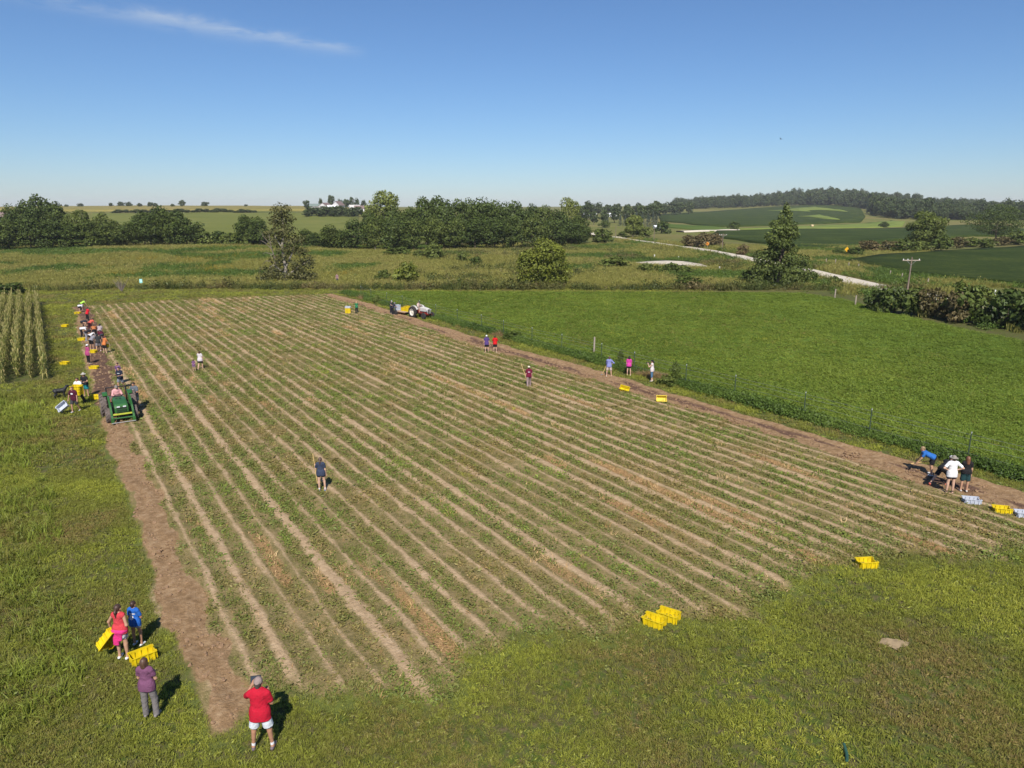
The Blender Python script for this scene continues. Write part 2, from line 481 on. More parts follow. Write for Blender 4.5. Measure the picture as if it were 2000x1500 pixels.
straw = k.ramp(k.noise(tc, 14.0, 4.0, 0.7), [(0.35, (0.20, 0.115, 0.052)), (0.6, (0.36, 0.23, 0.105)), (0.78, (0.5, 0.37, 0.20))])
fleck = k.step(k.noise(tc, 11.0, 5.0, 0.75, 1.5), 0.50, 0.64)
furrow = k.mix(k.math('MULTIPLY', fleck, k.step(k.noise(tc, 0.5, 3.0, 0.6), 0.36, 0.62)), furrow, (0.38, 0.285, 0.15))
c = k.mix(ridge, furrow, rsoil)
c = k.mix(k.step(k.math('ADD', a_straw, k.math('MULTIPLY', k.math('SUBTRACT', fn, 0.5), 0.9)), 0.35, 0.75), c, straw)
dug = k.ramp(k.noise(tc, 3.5, 6.0, 0.7), [(0.28, (0.155, 0.093, 0.045)), (0.5, (0.265, 0.168, 0.088)), (0.72, (0.37, 0.255, 0.15))])
freshc = k.ramp(k.noise(tc, 3.5, 6.0, 0.7), [(0.3, (0.075, 0.042, 0.03)), (0.6, (0.14, 0.082, 0.055)), (0.8, (0.22, 0.14, 0.09))])
dug = k.mix(k.step(k.math('ADD', a_fresh, k.math('MULTIPLY', k.math('SUBTRACT', fn, 0.5), 0.6)), 0.3, 0.8), dug, freshc)
c = k.mix(k.step(k.math('ADD', a_dug, k.math('MULTIPLY', k.math('SUBTRACT', fn, 0.5), 0.7)), 0.38, 0.62), c, dug)
grassc = k.ramp(k.noise(tc, 1.2, 5.0, 0.6), [(0.3, (0.14, 0.115, 0.05)), (0.5, (0.10, 0.115, 0.03)), (0.7, (0.14, 0.165, 0.035))])
c = k.mix(k.step(k.math('ADD', a_in, k.math('MULTIPLY', k.math('SUBTRACT', k.noise(tc, 1.6, 5.0, 0.7, vscale=(1, 0.4, 1)), 0.5), 1.3)), 0.35, 0.65), grassc, c)
hgt = k.math('ADD', k.math('MULTIPLY', fn, 1.0), k.math('MULTIPLY', fn2, 0.45))
M_SOIL = k.principled(c, 0.95, 0, k.bump(hgt, 0.9, 0.07), 0.1)

ns = np.arange(1.4, 37.2, 0.1); as_ = np.arange(2.0, 107.0, 0.34)
NN, AA = np.meshgrid(ns, as_, indexing='ij'); n_ = NN.ravel(); a_ = AA.ravel()
def field_inside(n, a):
    e = np.minimum(a - a_near(n), (a_far(n) - a) * 1.5)
    e = np.minimum(e, np.minimum((n - nl_out(a)) * 2.5, (nr_out(a) - n) * 2.5))
    return np.clip(e * 0.8 + 0.5, 0, 1)
def field_dug(n, a):
    w = (fbm(n * 2, a * 0.7, 4, 11) - 0.5) * 1.0
    L = sst(n + w - nl_out(a), -0.1, 0.15) * sst(nl_in(a) - n - w, -0.1, 0.15)
    R = sst(n + w - nr_in(a), -0.2, 0.25) * sst(nr_out(a) - n - w, -0.1, 0.2)
    return np.maximum(L, R) 
def field_fresh(n, a):
    L = (n < 8) * sst(a, 47, 50) * sst(n - nl_in(a) + 1.6, 0, 0.5)
    R = (n > 30) * (0.3 + 0.5 * (fbm(n * 1.5, a * 0.25, 3, 21) > 0.55)) * sst((n - nr_in(a)) / (nr_out(a) - nr_in(a)), 0.05, 0.4) * sst((nr_out(a) - n), 0.3, 0.9)
    return np.clip(L + R, 0, 1)
def field_straw(n, a):
    row = np.floor((n - ROW0) / ROWW)
    s = fbm(row * 3.7, a * 0.06, 3, 31)
    ph = np.abs((n - ROW0) / ROWW % 1.0 - 0.5)
    return sst(s, 0.56, 0.74) * sst(ph, 0.42, 0.22) * sst(fbm(n * 1.1, a * 0.33, 3, 33), 0.36, 0.6)
ins_ = field_inside(n_, a_); dg_ = field_dug(n_, a_); fr_ = field_fresh(n_, a_); sw_ = field_straw(n_, a_)
end_ = sst(np.minimum(a_ - a_near(n_), (a_far(n_) - a_) * 2), -1.2, 1.8)
phs = ((n_ - ROW0) / ROWW) * 2 * np.pi
zf = 0.02 + ins_ * ((1 - dg_) * (0.05 + 0.026 * np.cos(phs + 1.1 * (fbm(n_ * .15, a_ * .22, 3, 43) - .5)) * end_) + 0.05 * (fbm(n_ * 2.3, a_ * 1.3, 3, 41)) + dg_ * (0.16 * (fbm(n_ * 2.6, a_ * 1.6, 4, 51) - 0.25)))
Rw = (n_ > 30) * dg_
zf += Rw * ins_ * (0.12 * sst((n_ - nr_in(a_)) / (nr_out(a_) - nr_in(a_)), 0.55, 0.95) - 0.02)
zf = np.maximum(zf, 0.015)
na = len(as_); nn = len(ns)
ii = (np.arange(nn - 1)[:, None] * na + np.arange(na - 1)[None, :]).ravel()
Q = np.column_stack([ii, ii + na, ii + na + 1, ii + 1])
keep = ins_[Q].max(axis=1) > 0.02
me = raw_mesh('potato_field', np.column_stack([n_, a_, zf]), Q[keep], True)
def vattr(me, name, arr, typ='FLOAT'):
    at_ = me.attributes.new(name, typ, 'POINT')
    at_.data.foreach_set('vector' if typ == 'FLOAT_VECTOR' else 'value', np.ascontiguousarray(arr).ravel())
for nm, ar in (('endfade', end_), ('dug', dg_), ('fresh', fr_), ('inside', ins_), ('straw', sw_)): vattr(me, nm, ar.astype(np.float32))
pf = obj('potato_field', me, M_SOIL, rot=(0, 0, TH))
tag(pf, 'potato field of pale soil ridges with dug brown strips along both long sides', 'field', kind='structure')

# ------------------------------------------------------------------ other fields, road, pad: sheets following the land
def inpoly(P, poly):
    x, y = P[:, 0], P[:, 1]; r = np.zeros(len(P), bool); q = np.asarray(poly); j = len(q) - 1
    for i in range(len(q)):
        c_ = ((q[i, 1] > y) != (q[j, 1] > y)) & (x < (q[j, 0] - q[i, 0]) * (y - q[i, 1]) / (q[j, 1] - q[i, 1] + 1e-12) + q[i, 0])
        r ^= c_; j = i
    return r
def densify(poly, d):
    out = []
    for i in range(len(poly)):
        a, b = np.asarray(poly[i], float), np.asarray(poly[(i + 1) % len(poly)], float)
        m = max(1, int(np.hypot(*(b - a)) / d))
        out += [a + (b - a) * t / m for t in range(m)]
    return np.array(out)
def sheet(name, poly, step, zoff, mat, label, skirt=True, wob=0.0, cat='field', bumpy=0.0):
    B = densify(poly, step)
    if wob: B = B + (np.column_stack([vnoise(B[:, 0] / step * .7, B[:, 1] / step * .7, 61), vnoise(B[:, 0] / step * .7, B[:, 1] / step * .7, 67)]) - 0.5) * 2 * wob
    lo, hi = B.min(0), B.max(0)
    gx, gy = np.meshgrid(np.arange(lo[0], hi[0], step), np.arange(lo[1], hi[1], step))
    G = np.column_stack([gx.ravel(), gy.ravel()]) + np.random.default_rng(1).uniform(-.2, .2, (gx.size, 2)) * step
    G = G[inpoly(G, B)]
    P = np.concatenate([B, G]); m = len(B)
    v, _, f, _, _, _ = delaunay_2d_cdt([Vector(p) for p in P], [], [list(range(m))], 1, 1e-4)
    v = np.array([q[:] for q in v])
    z = zt(v[:, 0], v[:, 1]) + zoff
    if bumpy: z = z + (fbm(v[:, 0] * 0.8, v[:, 1] * 0.8, 3, 71) - 0.5) * bumpy
    f = np.array([list(q) for q in f])
    a_, b_, c_ = v[f[:, 0]], v[f[:, 1]], v[f[:, 2]]
    cr = (b_ - a_)[:, 0] * (c_ - a_)[:, 1] - (b_ - a_)[:, 1] * (c_ - a_)[:, 0]
    f[cr < 0] = f[cr < 0][:, ::-1]
    V3 = np.column_stack([v, z]); Fs = [f]
    if skirt:
        nv = len(v); ed = {}
        for t in f:
            for i in range(3):
                e = (t[i], t[(i + 1) % 3]); ed[e] = 1
        bd = [e for e in ed if (e[1], e[0]) not in ed]
        ids = sorted({i for e in bd for i in e}); mp = {i: nv + j for j, i in enumerate(ids)}
        low = V3[ids].copy(); low[:, 2] -= zoff + 0.3
        V3 = np.concatenate([V3, low]); Fs.append(np.array([(e[1], e[0], mp[e[0]], mp[e[1]]) for e in bd]))
    o = obj(name, raw_mesh(name, V3, Fs, True), mat)
    return tag(o, label, cat, kind='structure')

def cropmat(name, cols, scale, fine, rows=None, bump=0.6, bd=0.2):
    k = NM(name); p = k.n('NewGeometry').outputs['Position']
    n1 = k.noise(p, scale, 4.0, 0.6); n2 = k.noise(p, fine, 6.0, 0.72)
    f = k.math('ADD', k.math('MULTIPLY', n1, 0.5), k.math('MULTIPLY', n2, 0.5))
    m = len(cols)
    c = k.ramp(f, [(0.33 + 0.34 * i / (m - 1), cc) for i, cc in enumerate(cols)])
    return k.principled(c, 0.95, 0, k.bump(n2, bump, bd), 0.1)
M_HAY = cropmat('alfalfa_ground', [(0.065, 0.105, 0.014), (0.09, 0.145, 0.019), (0.115, 0.172, 0.024)], 0.12, 2.5)
M_SOY = cropmat('soybean_canopy', [(0.018, 0.032, 0.005), (0.034, 0.054, 0.008), (0.075, 0.095, 0.014)], 0.06, 0.9, bd=0.8, bump=1.0)
M_SOYL = cropmat('light_crop', [(0.05, 0.085, 0.012), (0.075, 0.115, 0.018), (0.11, 0.145, 0.024)], 0.03, 0.8)
M_CUT = cropmat('cut_hay', [(0.10, 0.14, 0.025), (0.14, 0.18, 0.035), (0.19, 0.2, 0.05)], 0.03, 0.6)
M_TAN = cropmat('hill_crop', [(0.15, 0.14, 0.035), (0.2, 0.17, 0.05), (0.26, 0.2, 0.075)], 0.02, 0.35)
k = NM('gravel'); p = k.n('NewGeometry').outputs['Position']
c = k.ramp(k.math('ADD', k.math('MULTIPLY', k.noise(p, 0.5, 4.0), 0.6), k.math('MULTIPLY', k.noise(p, 7.0, 4.0, 0.7), 0.4)), [(0.35, (0.40, 0.35, 0.27)), (0.55, (0.54, 0.48, 0.39)), (0.7, (0.62, 0.56, 0.47))])
M_GRAVEL = k.principled(c, 0.95, 0, k.bump(k.noise(p, 9.0, 4.0), 0.6, 0.04), 0.1)

hay_n = [(37.3, -2), (37.3, 12), (37.2, 40), (37.1, 60), (37.0, 75), (36.8, 92), (36.8, 102)]
hayL = [tuple(fw(*q)) for q in hay_n]
HAYPOLY = hayL + [tuple(gp(*q)[:2]) for q in [(1000, 571), (1300, 572), (1560, 573), (1640, 585), (1740, 612), (1860, 640), (2000, 668), (2200, 715)]] + [(62, 40), (60, 0)]
sheet('hay_field', HAYPOLY, 2.6, 0.10, M_HAY, 'bright green hay field beyond the wire fence', bumpy=0.12)
P = lambda *q: [tuple(gp(*x)[:2]) for x in q]
ROAD = [gp(1155, 455), gp(1215, 467), gp(1262, 473.5), gp(1330, 483), gp(1400, 494), gp(1470, 508), gp(1570, 529), gp(1640, 545), gp(1735, 567)]
ROADC = [(r.x, r.y) for r in ROAD] + [(57.5, 95), (58, 70), (58.5, 30), (59, -40)]
ROADC = [(at(1135, 330).x, 330.0)] + ROADC
def ribbon(name, line, w, step, zoff, mat, label, cat='road'):
    L = np.array(line, float); s = np.concatenate([[0], np.cumsum(np.hypot(*np.diff(L, axis=0).T))])
    t = np.arange(0, s[-1], step); X = np.interp(t, s, L[:, 0]); Y = np.interp(t, s, L[:, 1])
    for _ in range(4):
        X[1:-1] = (X[:-2] + 2 * X[1:-1] + X[2:]) / 4; Y[1:-1] = (Y[:-2] + 2 * Y[1:-1] + Y[2:]) / 4
    dx, dy = np.gradient(X), np.gradient(Y); l = np.hypot(dx, dy); nx, ny_ = -dy / l, dx / l
    cs = [-0.62, -0.5, -0.2, 0, 0.2, 0.5, 0.62]; dz = [-0.6, 0, .05, .08, .05, 0, -0.6]
    V = []
    for c_, d_ in zip(cs, dz):
        wv = w * (1 + 0.08 * (vnoise(t / 6, c_ * 9, 81) - 0.5)) * c_
        x, y = X + nx * wv, Y + ny_ * wv; V.append(np.column_stack([x, y, zt(X, Y) + zoff + d_]))
    m = len(t); V = np.concatenate(V)
    ii = (np.arange(len(cs) - 1)[:, None] * m + np.arange(m - 1)[None, :]).ravel()
    o = obj(name, raw_mesh(name, V, np.column_stack([ii, ii + 1, ii + m + 1, ii + m]), True), mat)
    return tag(o, label, cat, kind='structure')
ribbon('gravel_road', ROADC, 4.3, 3.0, 0.25, M_GRAVEL, 'pale gravel road winding away past the conical tree')
sheet('gravel_pad', P((1232, 516), (1262, 512.5), (1300, 511), (1340, 513), (1372, 518.5), (1388, 524), (1345, 524), (1300, 522), (1262, 519)), 3.0, 0.3, M_GRAVEL, 'bare patch of pale gravel in the prairie', cat='gravel')
sheet('soybean_field', P((1655, 513), (1720, 502), (1800, 497), (1900, 491), (2000, 484), (2100, 480)) + [(150, 120), (78, 105)] + P((1990, 560), (1900, 551), (1790, 538), (1700, 522)), 6.0, 0.7, M_SOY, 'dark green soybean field beside the gravel road', bumpy=0.3)
sheet('soybean_field', P((1385, 462), (1500, 477), (1555, 489), (1600, 489), (1690, 480), (1775, 470), (1900, 462), (2060, 466), (2060, 452), (1900, 440), (1760, 447), (1600, 449), (1500, 450), (1400, 453)), 9.0, 0.8, M_SOY, 'dark soybean field behind the roadside hedge')
sheet('light_hay_strip', P((1440, 448), (1500, 445), (1570, 442), (1690, 437), (1740, 431), (1768, 433), (1762, 443), (1640, 446), (1540, 448)), 9.0, 0.4, M_CUT, 'pale cut hay strip with a round bale')
sheet('far_crop_field', P((1285, 420), (1330, 417), (1400, 413), (1470, 408), (1540, 403), (1600, 401), (1650, 402), (1682, 410), (1690, 424), (1680, 435), (1560, 439), (1450, 443), (1400, 443), (1340, 437), (1290, 432)), 22.0, 0.9, M_SOY, 'dark crop field on the far slope below the wooded hill')
sheet('grass_band', P((1290, 436), (1350, 441), (1440, 447), (1390, 453), (1330, 447), (1280, 441)), 10.0, 0.4, M_SOYL, 'bright green grass band below the far crop field')
for pts, lb in ((((1540, 409), (1590, 405), (1640, 411), (1655, 415), (1600, 411), (1560, 412)), 'pale curved grass strip high on the far slope'),
                (((1500, 413), (1560, 409), (1582, 414), (1540, 412.5)), 'pale grass strip beside the conical tree on the far slope'),
                (((1557, 424), (1600, 421), (1640, 431), (1610, 429.5), (1580, 425)), 'short pale grass strip low on the far slope')):
    sheet('contour_strip', P(*pts), 14.0, 1.3, M_CUT, lb)
ribbon('farm_track', [gp(1328, 453.5)[:2], gp(1380, 452)[:2], gp(1437, 449.5)[:2]], 5.0, 6.0, 0.6, M_GRAVEL, 'pale farm track across the green fields', 'track')
sheet('hilltop_field', [tuple(at(px, Y)[:2]) for px, Y in [(200, 640), (350, 640), (500, 650), (640, 650), (700, 640), (690, 800), (500, 900), (350, 900), (180, 900), (-60, 900), (-60, 700)]], 24.0, 1.2, M_TAN, 'tan crop field on the left hilltop against the sky')
sheet('hillside_pasture', [tuple(at(px, Y)[:2]) for px, Y in [(180, 300), (350, 290), (520, 290), (700, 300), (700, 600), (500, 610), (350, 600), (180, 600)]], 16.0, 0.5, cropmat('pasture', [(0.10, 0.11, 0.022), (0.125, 0.14, 0.028), (0.165, 0.16, 0.04)], 0.03, 0.5), 'olive pasture on the left hillside')

# ------------------------------------------------------------------ scattered plants (instances on points)
SRC = {}
def source(key, meshes, mat):
    c = bpy.data.collections.new('plants_' + key)
    for i, me in enumerate(meshes):
        me.materials.append(mat)
        o = bpy.data.objects.new(key + '_plant', me); c.objects.link(o)
    SRC[key] = c
def scatter(name, P, key, scl, label, cat, tilt=0.15, seed=0, kind='stuff', scz=None):
    r = np.random.default_rng(seed + 100); P = np.asarray(P, np.float32); m = len(P)
    me = raw_mesh(name, P, [])
    rot = np.column_stack([r.normal(0, tilt, m), r.normal(0, tilt, m), r.uniform(0, 6.283, m)])
    s = np.broadcast_to(np.asarray(scl, float), (m,)) * r.uniform(0.75, 1.3, m)
    sz = s * (r.uniform(0.75, 1.35, m) if scz is None else scz)
    vattr(me, 'rot', rot.astype(np.float32), 'FLOAT_VECTOR')
    vattr(me, 'scl', np.column_stack([s, s, sz]).astype(np.float32), 'FLOAT_VECTOR')
    vattr(me, 'idx', r.integers(0, 1000, m).astype(np.int32), 'INT')
    o = obj(name, me)
    ng = bpy.data.node_groups.new(name, 'GeometryNodeTree')
    ng.interface.new_socket('Geometry', in_out='INPUT', socket_type='NodeSocketGeometry')
    ng.interface.new_socket('Geometry', in_out='OUTPUT', socket_type='NodeSocketGeometry')
    N = ng.nodes.new; L = ng.links.new
    gi = N('NodeGroupInput'); go = N('NodeGroupOutput'); ip = N('GeometryNodeInstanceOnPoints'); ci = N('GeometryNodeCollectionInfo')
    ci.inputs['Collection'].default_value = SRC[key]; ci.inputs['Separate Children'].default_value = True; ci.inputs['Reset Children'].default_value = True
    def na_(nm, dt):
        q = N('GeometryNodeInputNamedAttribute'); q.data_type = dt; q.inputs['Name'].default_value = nm; return q.outputs['Attribute']
    L(gi.outputs[0], ip.inputs['Points']); L(ci.outputs[0], ip.inputs['Instance'])
    ip.inputs['Pick Instance'].default_value = True
    L(na_('idx', 'INT'), ip.inputs['Instance Index']); L(na_('rot', 'FLOAT_VECTOR'), ip.inputs['Rotation']); L(na_('scl', 'FLOAT_VECTOR'), ip.inputs['Scale'])
    L(ip.outputs[0], go.inputs[0])
    md = o.modifiers.new('scatter', 'NODES'); md.node_group = ng
    return tag(o, label, cat, kind=kind)

def blades(seed, n, h, spread, w, lean=0.5, bend=0.6):
    r = np.random.default_rng(seed); V = []; T = []
    for i in range(n):
        a = r.uniform(0, 6.283); d = spread * math.sqrt(r.random()); x, y = d * math.cos(a), d * math.sin(a)
        la = a + r.normal(0, 0.7); hh = h * r.uniform(0.55, 1.15); l = lean * r.uniform(0.2, 1.2) * hh
        dx, dy = math.cos(la), math.sin(la); pa = r.uniform(0, 3.14); wx, wy = w * math.cos(pa) / 2, w * math.sin(pa) / 2
        b = len(V)
        V += [(x - wx, y - wy, -0.02), (x + wx, y + wy, -0.02), (x + dx * l * .45 - wx * .8, y + dy * l * .45 - wy * .8, hh * .62), (x + dx * l * .45 + wx * .8, y + dy * l * .45 + wy * .8, hh * .62),
              (x + dx * l * (1 + bend), y + dy * l * (1 + bend), hh * (1 - 0.25 * bend))]
        T += [(b, b + 1, b + 3), (b, b + 3, b + 2), (b + 2, b + 3, b + 4)]
    return raw_mesh('tuft', np.array(V), np.array(T), False)
def leafy(seed, n, h, spread, size, flat=0.5):
    """broad-leaved weed or legume: leaf faces on hidden stems"""
    r = np.random.default_rng(seed); V = []; Q = []
    for i in range(n):
        a = r.uniform(0, 6.283); d = spread * math.sqrt(r.random()); z = h * (r.random() ** 0.7) * (1 - 0.5 * (d / spread) ** 2)
        c_ = np.array([d * math.cos(a), d * math.sin(a), z]); s = size * r.uniform(0.6, 1.3)
        nrm = np.array([math.cos(a) * (1 - flat), math.sin(a) * (1 - flat), 1.0]) + r.normal(0, 0.45, 3); nrm /= np.linalg.norm(nrm)
        t = np.cross(nrm, r.normal(0, 1, 3)); t /= np.linalg.norm(t); b_ = np.cross(nrm, t)
        i0 = len(V); V += [c_ - t * s, c_ + b_ * s * .45, c_ + t * s, c_ - b_ * s * .45]; Q.append((i0, i0 + 1, i0 + 2, i0 + 3))
    return raw_mesh('tuft', np.array(V), np.array(Q), False)
def clod(seed, r0):
    r = np.random.default_rng(seed); bm = bmesh.new(); bmesh.ops.create_icosphere(bm, subdivisions=1, radius=r0)
    for v in bm.verts: v.co = v.co * float(r.uniform(0.65, 1.2)); v.co.z *= 0.65
    me = bpy.data.meshes.new('clod'); bm.to_mesh(me); bm.free(); return me

G_LAWN = [(0.22, 0.165, 0.075), (0.18, 0.165, 0.05), (0.15, 0.165, 0.036), (0.165, 0.19, 0.034), (0.205, 0.24, 0.036), (0.27, 0.29, 0.048)]
source('lawn', [blades(i, 17, 0.10, 0.13, 0.014, 0.9) for i in range(4)] + [leafy(9, 12, 0.07, 0.12, 0.04)], leafmat('lawn_grass', G_LAWN, 0.22, 0.3, 0.4))
source('tall', [blades(20 + i, 14, 0.34, 0.16, 0.022, 0.7) for i in range(4)] + [leafy(29, 16, 0.3, 0.16, 0.05)], leafmat('tall_grass', [(0.15, 0.135, 0.042), (0.125, 0.158, 0.027), (0.155, 0.205, 0.03), (0.22, 0.265, 0.04)], 0.12, 0.3, 0.4))
source('weed', [leafy(40 + i, 13, 0.11, 0.17, 0.05) for i in range(3)] + [blades(50 + i, 9, 0.15, 0.12, 0.02, 0.8) for i in range(2)], leafmat('row_weeds', [(0.25, 0.185, 0.085), (0.17, 0.155, 0.055), (0.13, 0.148, 0.042), (0.115, 0.158, 0.038), (0.155, 0.21, 0.036)], 0.25, 0.25, 0.4))
source('straw', [blades(60 + i, 10, 0.06, 0.16, 0.014, 3.0, 0.3) for i in range(3)], leafmat('dry_straw', [(0.27, 0.165, 0.075), (0.40, 0.28, 0.14), (0.5, 0.38, 0.22)], 0.3, 0.1, 0.3))
source('alfalfa', [leafy(70 + i, 46, 0.20, 0.34, 0.045, 0.9) for i in range(4)], leafmat('alfalfa', [(0.098, 0.148, 0.021), (0.112, 0.17, 0.024), (0.126, 0.188, 0.027), (0.155, 0.215, 0.032)], 0.06, 0.25, 0.3))
source('prairie', [blades(80 + i, 22, 0.95, 0.55, 0.05, 0.5) for i in range(4)] + [leafy(89, 30, 0.9, 0.5, 0.10)], leafmat('prairie_grass', [(0.15, 0.16, 0.042), (0.195, 0.195, 0.055), (0.175, 0.19, 0.046), (0.225, 0.21, 0.072), (0.155, 0.185, 0.042)], 0.035, 0.25, 0.3))
source('goldenrod', [leafy(95 + i, 24, 1.0, 0.45, 0.09, 0.8) for i in range(2)], leafmat('goldenrod', [(0.15, 0.15, 0.03), (0.22, 0.18, 0.022), (0.30, 0.22, 0.025)], 0.1, 0.2, 0.3))
source('brush', [leafy(100 + i, 46, 1.0, 0.55, 0.12, 0.5) for i in range(3)] + [blades(105, 26, 1.1, 0.5, 0.05, 0.5)], leafmat('fence_brush', [(0.045, 0.06, 0.018), (0.065, 0.09, 0.022), (0.10, 0.105, 0.035), (0.15, 0.125, 0.06)], 0.12, 0.25, 0.35))
source('greenbrush', [leafy(110 + i, 46, 0.9, 0.55, 0.11, 0.5) for i in range(3)], leafmat('green_brush', [(0.05, 0.09, 0.018), (0.075, 0.13, 0.022), (0.10, 0.155, 0.03)], 0.12, 0.25, 0.35))
source('dead', [blades(120 + i, 24, 0.9, 0.5, 0.04, 0.7) for i in range(2)], leafmat('dead_stalks', [(0.17, 0.13, 0.06), (0.25, 0.19, 0.10), (0.32, 0.26, 0.15)], 0.12, 0.15, 0.3))
source('clod', [clod(i, 0.06) for i in range(4)], simple('soil_clod', (0.235, 0.148, 0.085), 0.95, var=0.3, scale=8))

rs = np.random.default_rng(11)
def in_view(P, mg=1.12, side=11.0):
    return (np.abs(P[:, 0]) < 0.745 * mg * P[:, 1] + side)
def world_rect(x0, x1, y0, y1, dens):
    m = int((x1 - x0) * (y1 - y0) * dens); return np.column_stack([rs.uniform(x0, x1, m), rs.uniform(y0, y1, m)])
def to_na(P): return P @ NV, P @ AV
# mown grass: foreground, verge left of the field, headlands
P0 = np.concatenate([world_rect(-36, 44, 8.0, 32, 105), world_rect(-74, 36, 32, 62, 24), world_rect(-80, 30, 62, 112, 9)])
P0 = P0[in_view(P0)]; n0, a0 = to_na(P0)
ins0 = field_inside(n0, a0); dug0 = field_dug(n0, a0)
edge = fbm(n0 * 0.9, a0 * 0.45, 4, 91)
ok = (ins0 < 0.42) | (rs.random(len(P0)) > 0.10 + 0.95 * sst((a0 - a_near(n0)) / np.interp(n0, [14, 22], [1.0, 2.0]), -0.8, 3.4) + 2.6 * (edge - 0.5)) & (n0 < 36.9) & ((dug0 < 0.4) | (ins0 < 0.3))
ok &= ~((n0 > -4.6) & (n0 < -0.1) & (a0 > 60.5) & (a0 < 113))
bald = fbm(P0[:, 0] * 0.45, P0[:, 1] * 0.45, 3, 93)
ok &= rs.random(len(P0)) < np.clip((bald - 0.28) * 4.5, 0.5, 1)
gb = gp(1745, 1258)
ok &= np.hypot((P0[:, 0] - gb.x) / 1.0, (P0[:, 1] - gb.y) / 0.7) > 0.20 + 0.36 * rs.random(len(P0))
P1 = P0[ok]; d1 = P1[:, 1]
sc1 = np.interp(d1, [10, 32, 32.01, 62, 62.01, 112], [0.78, 0.98, 1.5, 1.7, 2.2, 2.4])
LAWN = scatter('grass', np.column_stack([P1, np.full(len(P1), 0.02)]), 'lawn', sc1, 'mown yellow green grass of the foreground and headlands', 'grass', 0.2, 1, scz=np.interp(d1, [10, 32, 112], [1.0, 0.8, 0.4]))
# tall unmown grass left of the verge
m0 = world_rect(-66, -5, 8, 62, 13); m0 = m0[in_view(m0)]; nn0, aa0 = to_na(m0)
cl = fbm(m0[:, 0] * 0.5, m0[:, 1] * 0.5, 4, 95)
ok = (nn0 < -0.6 - 1.4 * (fbm(aa0 * .3, nn0 * .3, 2, 96) - .5)) & ~((nn0 > -4.8) & (aa0 > 57)) & (rs.random(len(m0)) < np.clip((cl - 0.36) * 5, 0.06, 1))
m0 = m0[ok]; 
scatter('tall_grass', np.column_stack([m0, np.full(len(m0), 0.0)]), 'tall', np.interp(m0[:, 1], [11, 60], [0.9, 1.25]), 'clumpy tall green weeds along the left border of the mown verge', 'weeds', 0.2, 2)
# weeds between the ridges
w0 = np.column_stack([rs.uniform(2.5, 35, 150000), rs.uniform(4, 105, 150000)])
w0 = w0[rs.random(len(w0)) < np.clip(34 / np.maximum(w0[:, 1] * 0.834, 10), 0.3, 1)]
wn0, wa0 = w0[:, 0], w0[:, 1]
phw = np.abs((wn0 - ROW0) / ROWW % 1.0 - 0.5)          # 0.5 on the bare ridge, 0 in the furrow
rown = np.floor((wn0 - ROW0) / ROWW)
dn = 0.25 + 0.85 * fbm(rown * 2.7, wa0 * 0.09, 3, 97) + 1.5 * (fbm(wn0 * 0.9, wa0 * 0.35, 4, 98) - 0.5)
endw = (1 - sst((wa0 - a_near(wn0)) / np.interp(wn0, [14, 22], [1.0, 2.2]), -0.3, 2.6)) * sst(fbm(wn0 * .6, wa0 * .3, 4, 95), .25, .55)
pr = sst(phw + 0.42 * (fbm(wn0 * 1.5, wa0 * 0.4, 3, 94) - 0.5) - 0.25 * endw, 0.46, 0.26) * np.clip(dn * 1.25, 0.15, 1) * (1 - 0.75 * field_straw(wn0, wa0)) + 0.09 * sst(fbm(wn0 * .8, wa0 * .3, 3, 92), .4, .65)
pr = pr + 0.5 * endw
ok = (rs.random(len(w0)) < pr) & (field_inside(wn0, wa0) > 0.3) & (field_dug(wn0, wa0) < 0.35)
Wp = fw(wn0[ok], wa0[ok]); v_ = in_view(Wp); Wp = Wp[v_]
scatter('row_weeds', np.column_stack([Wp, np.full(len(Wp), 0.035)]), 'weed', np.interp(Wp[:, 1], [14, 40, 100], [0.95, 1.25, 1.7]), 'grey green weeds filling the furrows between the potato ridges', 'weeds', 0.25, 3, scz=np.interp(Wp[:, 1], [14, 40, 100], [1.0, 0.9, 0.6]))
# dry straw
s0 = np.column_stack([rs.uniform(3, 34, 60000), rs.uniform(10, 104, 60000)])
ok = rs.random(len(s0)) < np.clip(field_straw(s0[:, 0], s0[:, 1]) * 0.9 + 0.035, 0, 1) * np.clip(40 / (s0[:, 1] * 0.834), 0.3, 1)
ok &= field_inside(s0[:, 0], s0[:, 1]) > 0.2
ok &= field_dug(s0[:, 0], s0[:, 1]) < 0.6
Sp = fw(s0[ok, 0], s0[ok, 1]); Sp = Sp[in_view(Sp)]
scatter('straw_mulch', np.column_stack([Sp, np.full(len(Sp), 0.06)]), 'straw', np.interp(Sp[:, 1], [14, 100], [1.0, 1.7]), 'orange brown straw lying between potato rows', 'straw', 0.3, 4)
# clods on the dug strips
q0 = np.column_stack([np.concatenate([rs.uniform(1.7, 5, 12000), rs.uniform(31, 35.5, 16000)]), rs.uniform(4, 104, 28000)])
ok = (field_inside(q0[:, 0], q0[:, 1]) > 0.55) & (field_dug(q0[:, 0], q0[:, 1]) > 0.35) & (rs.random(len(q0)) < np.clip(fbm(q0[:, 0] * 1.5, q0[:, 1] * 0.8, 3, 99) * 1.6 - 0.35, 0.05, 1) * np.clip(35 / (q0[:, 1] * .834), 0.3, 1))
Cp = fw(q0[ok, 0], q0[ok, 1])
v_ = in_view(Cp); Cp = Cp[v_]
scatter('soil_clods', np.column_stack([Cp, np.full(len(Cp), 0.08)]), 'clod', np.interp(Cp[:, 1], [14, 100], [0.75, 1.3]) * rs.uniform(0.4, 1.6, len(Cp)), 'brown soil clods on the dug strips', 'soil', 0.5, 5)
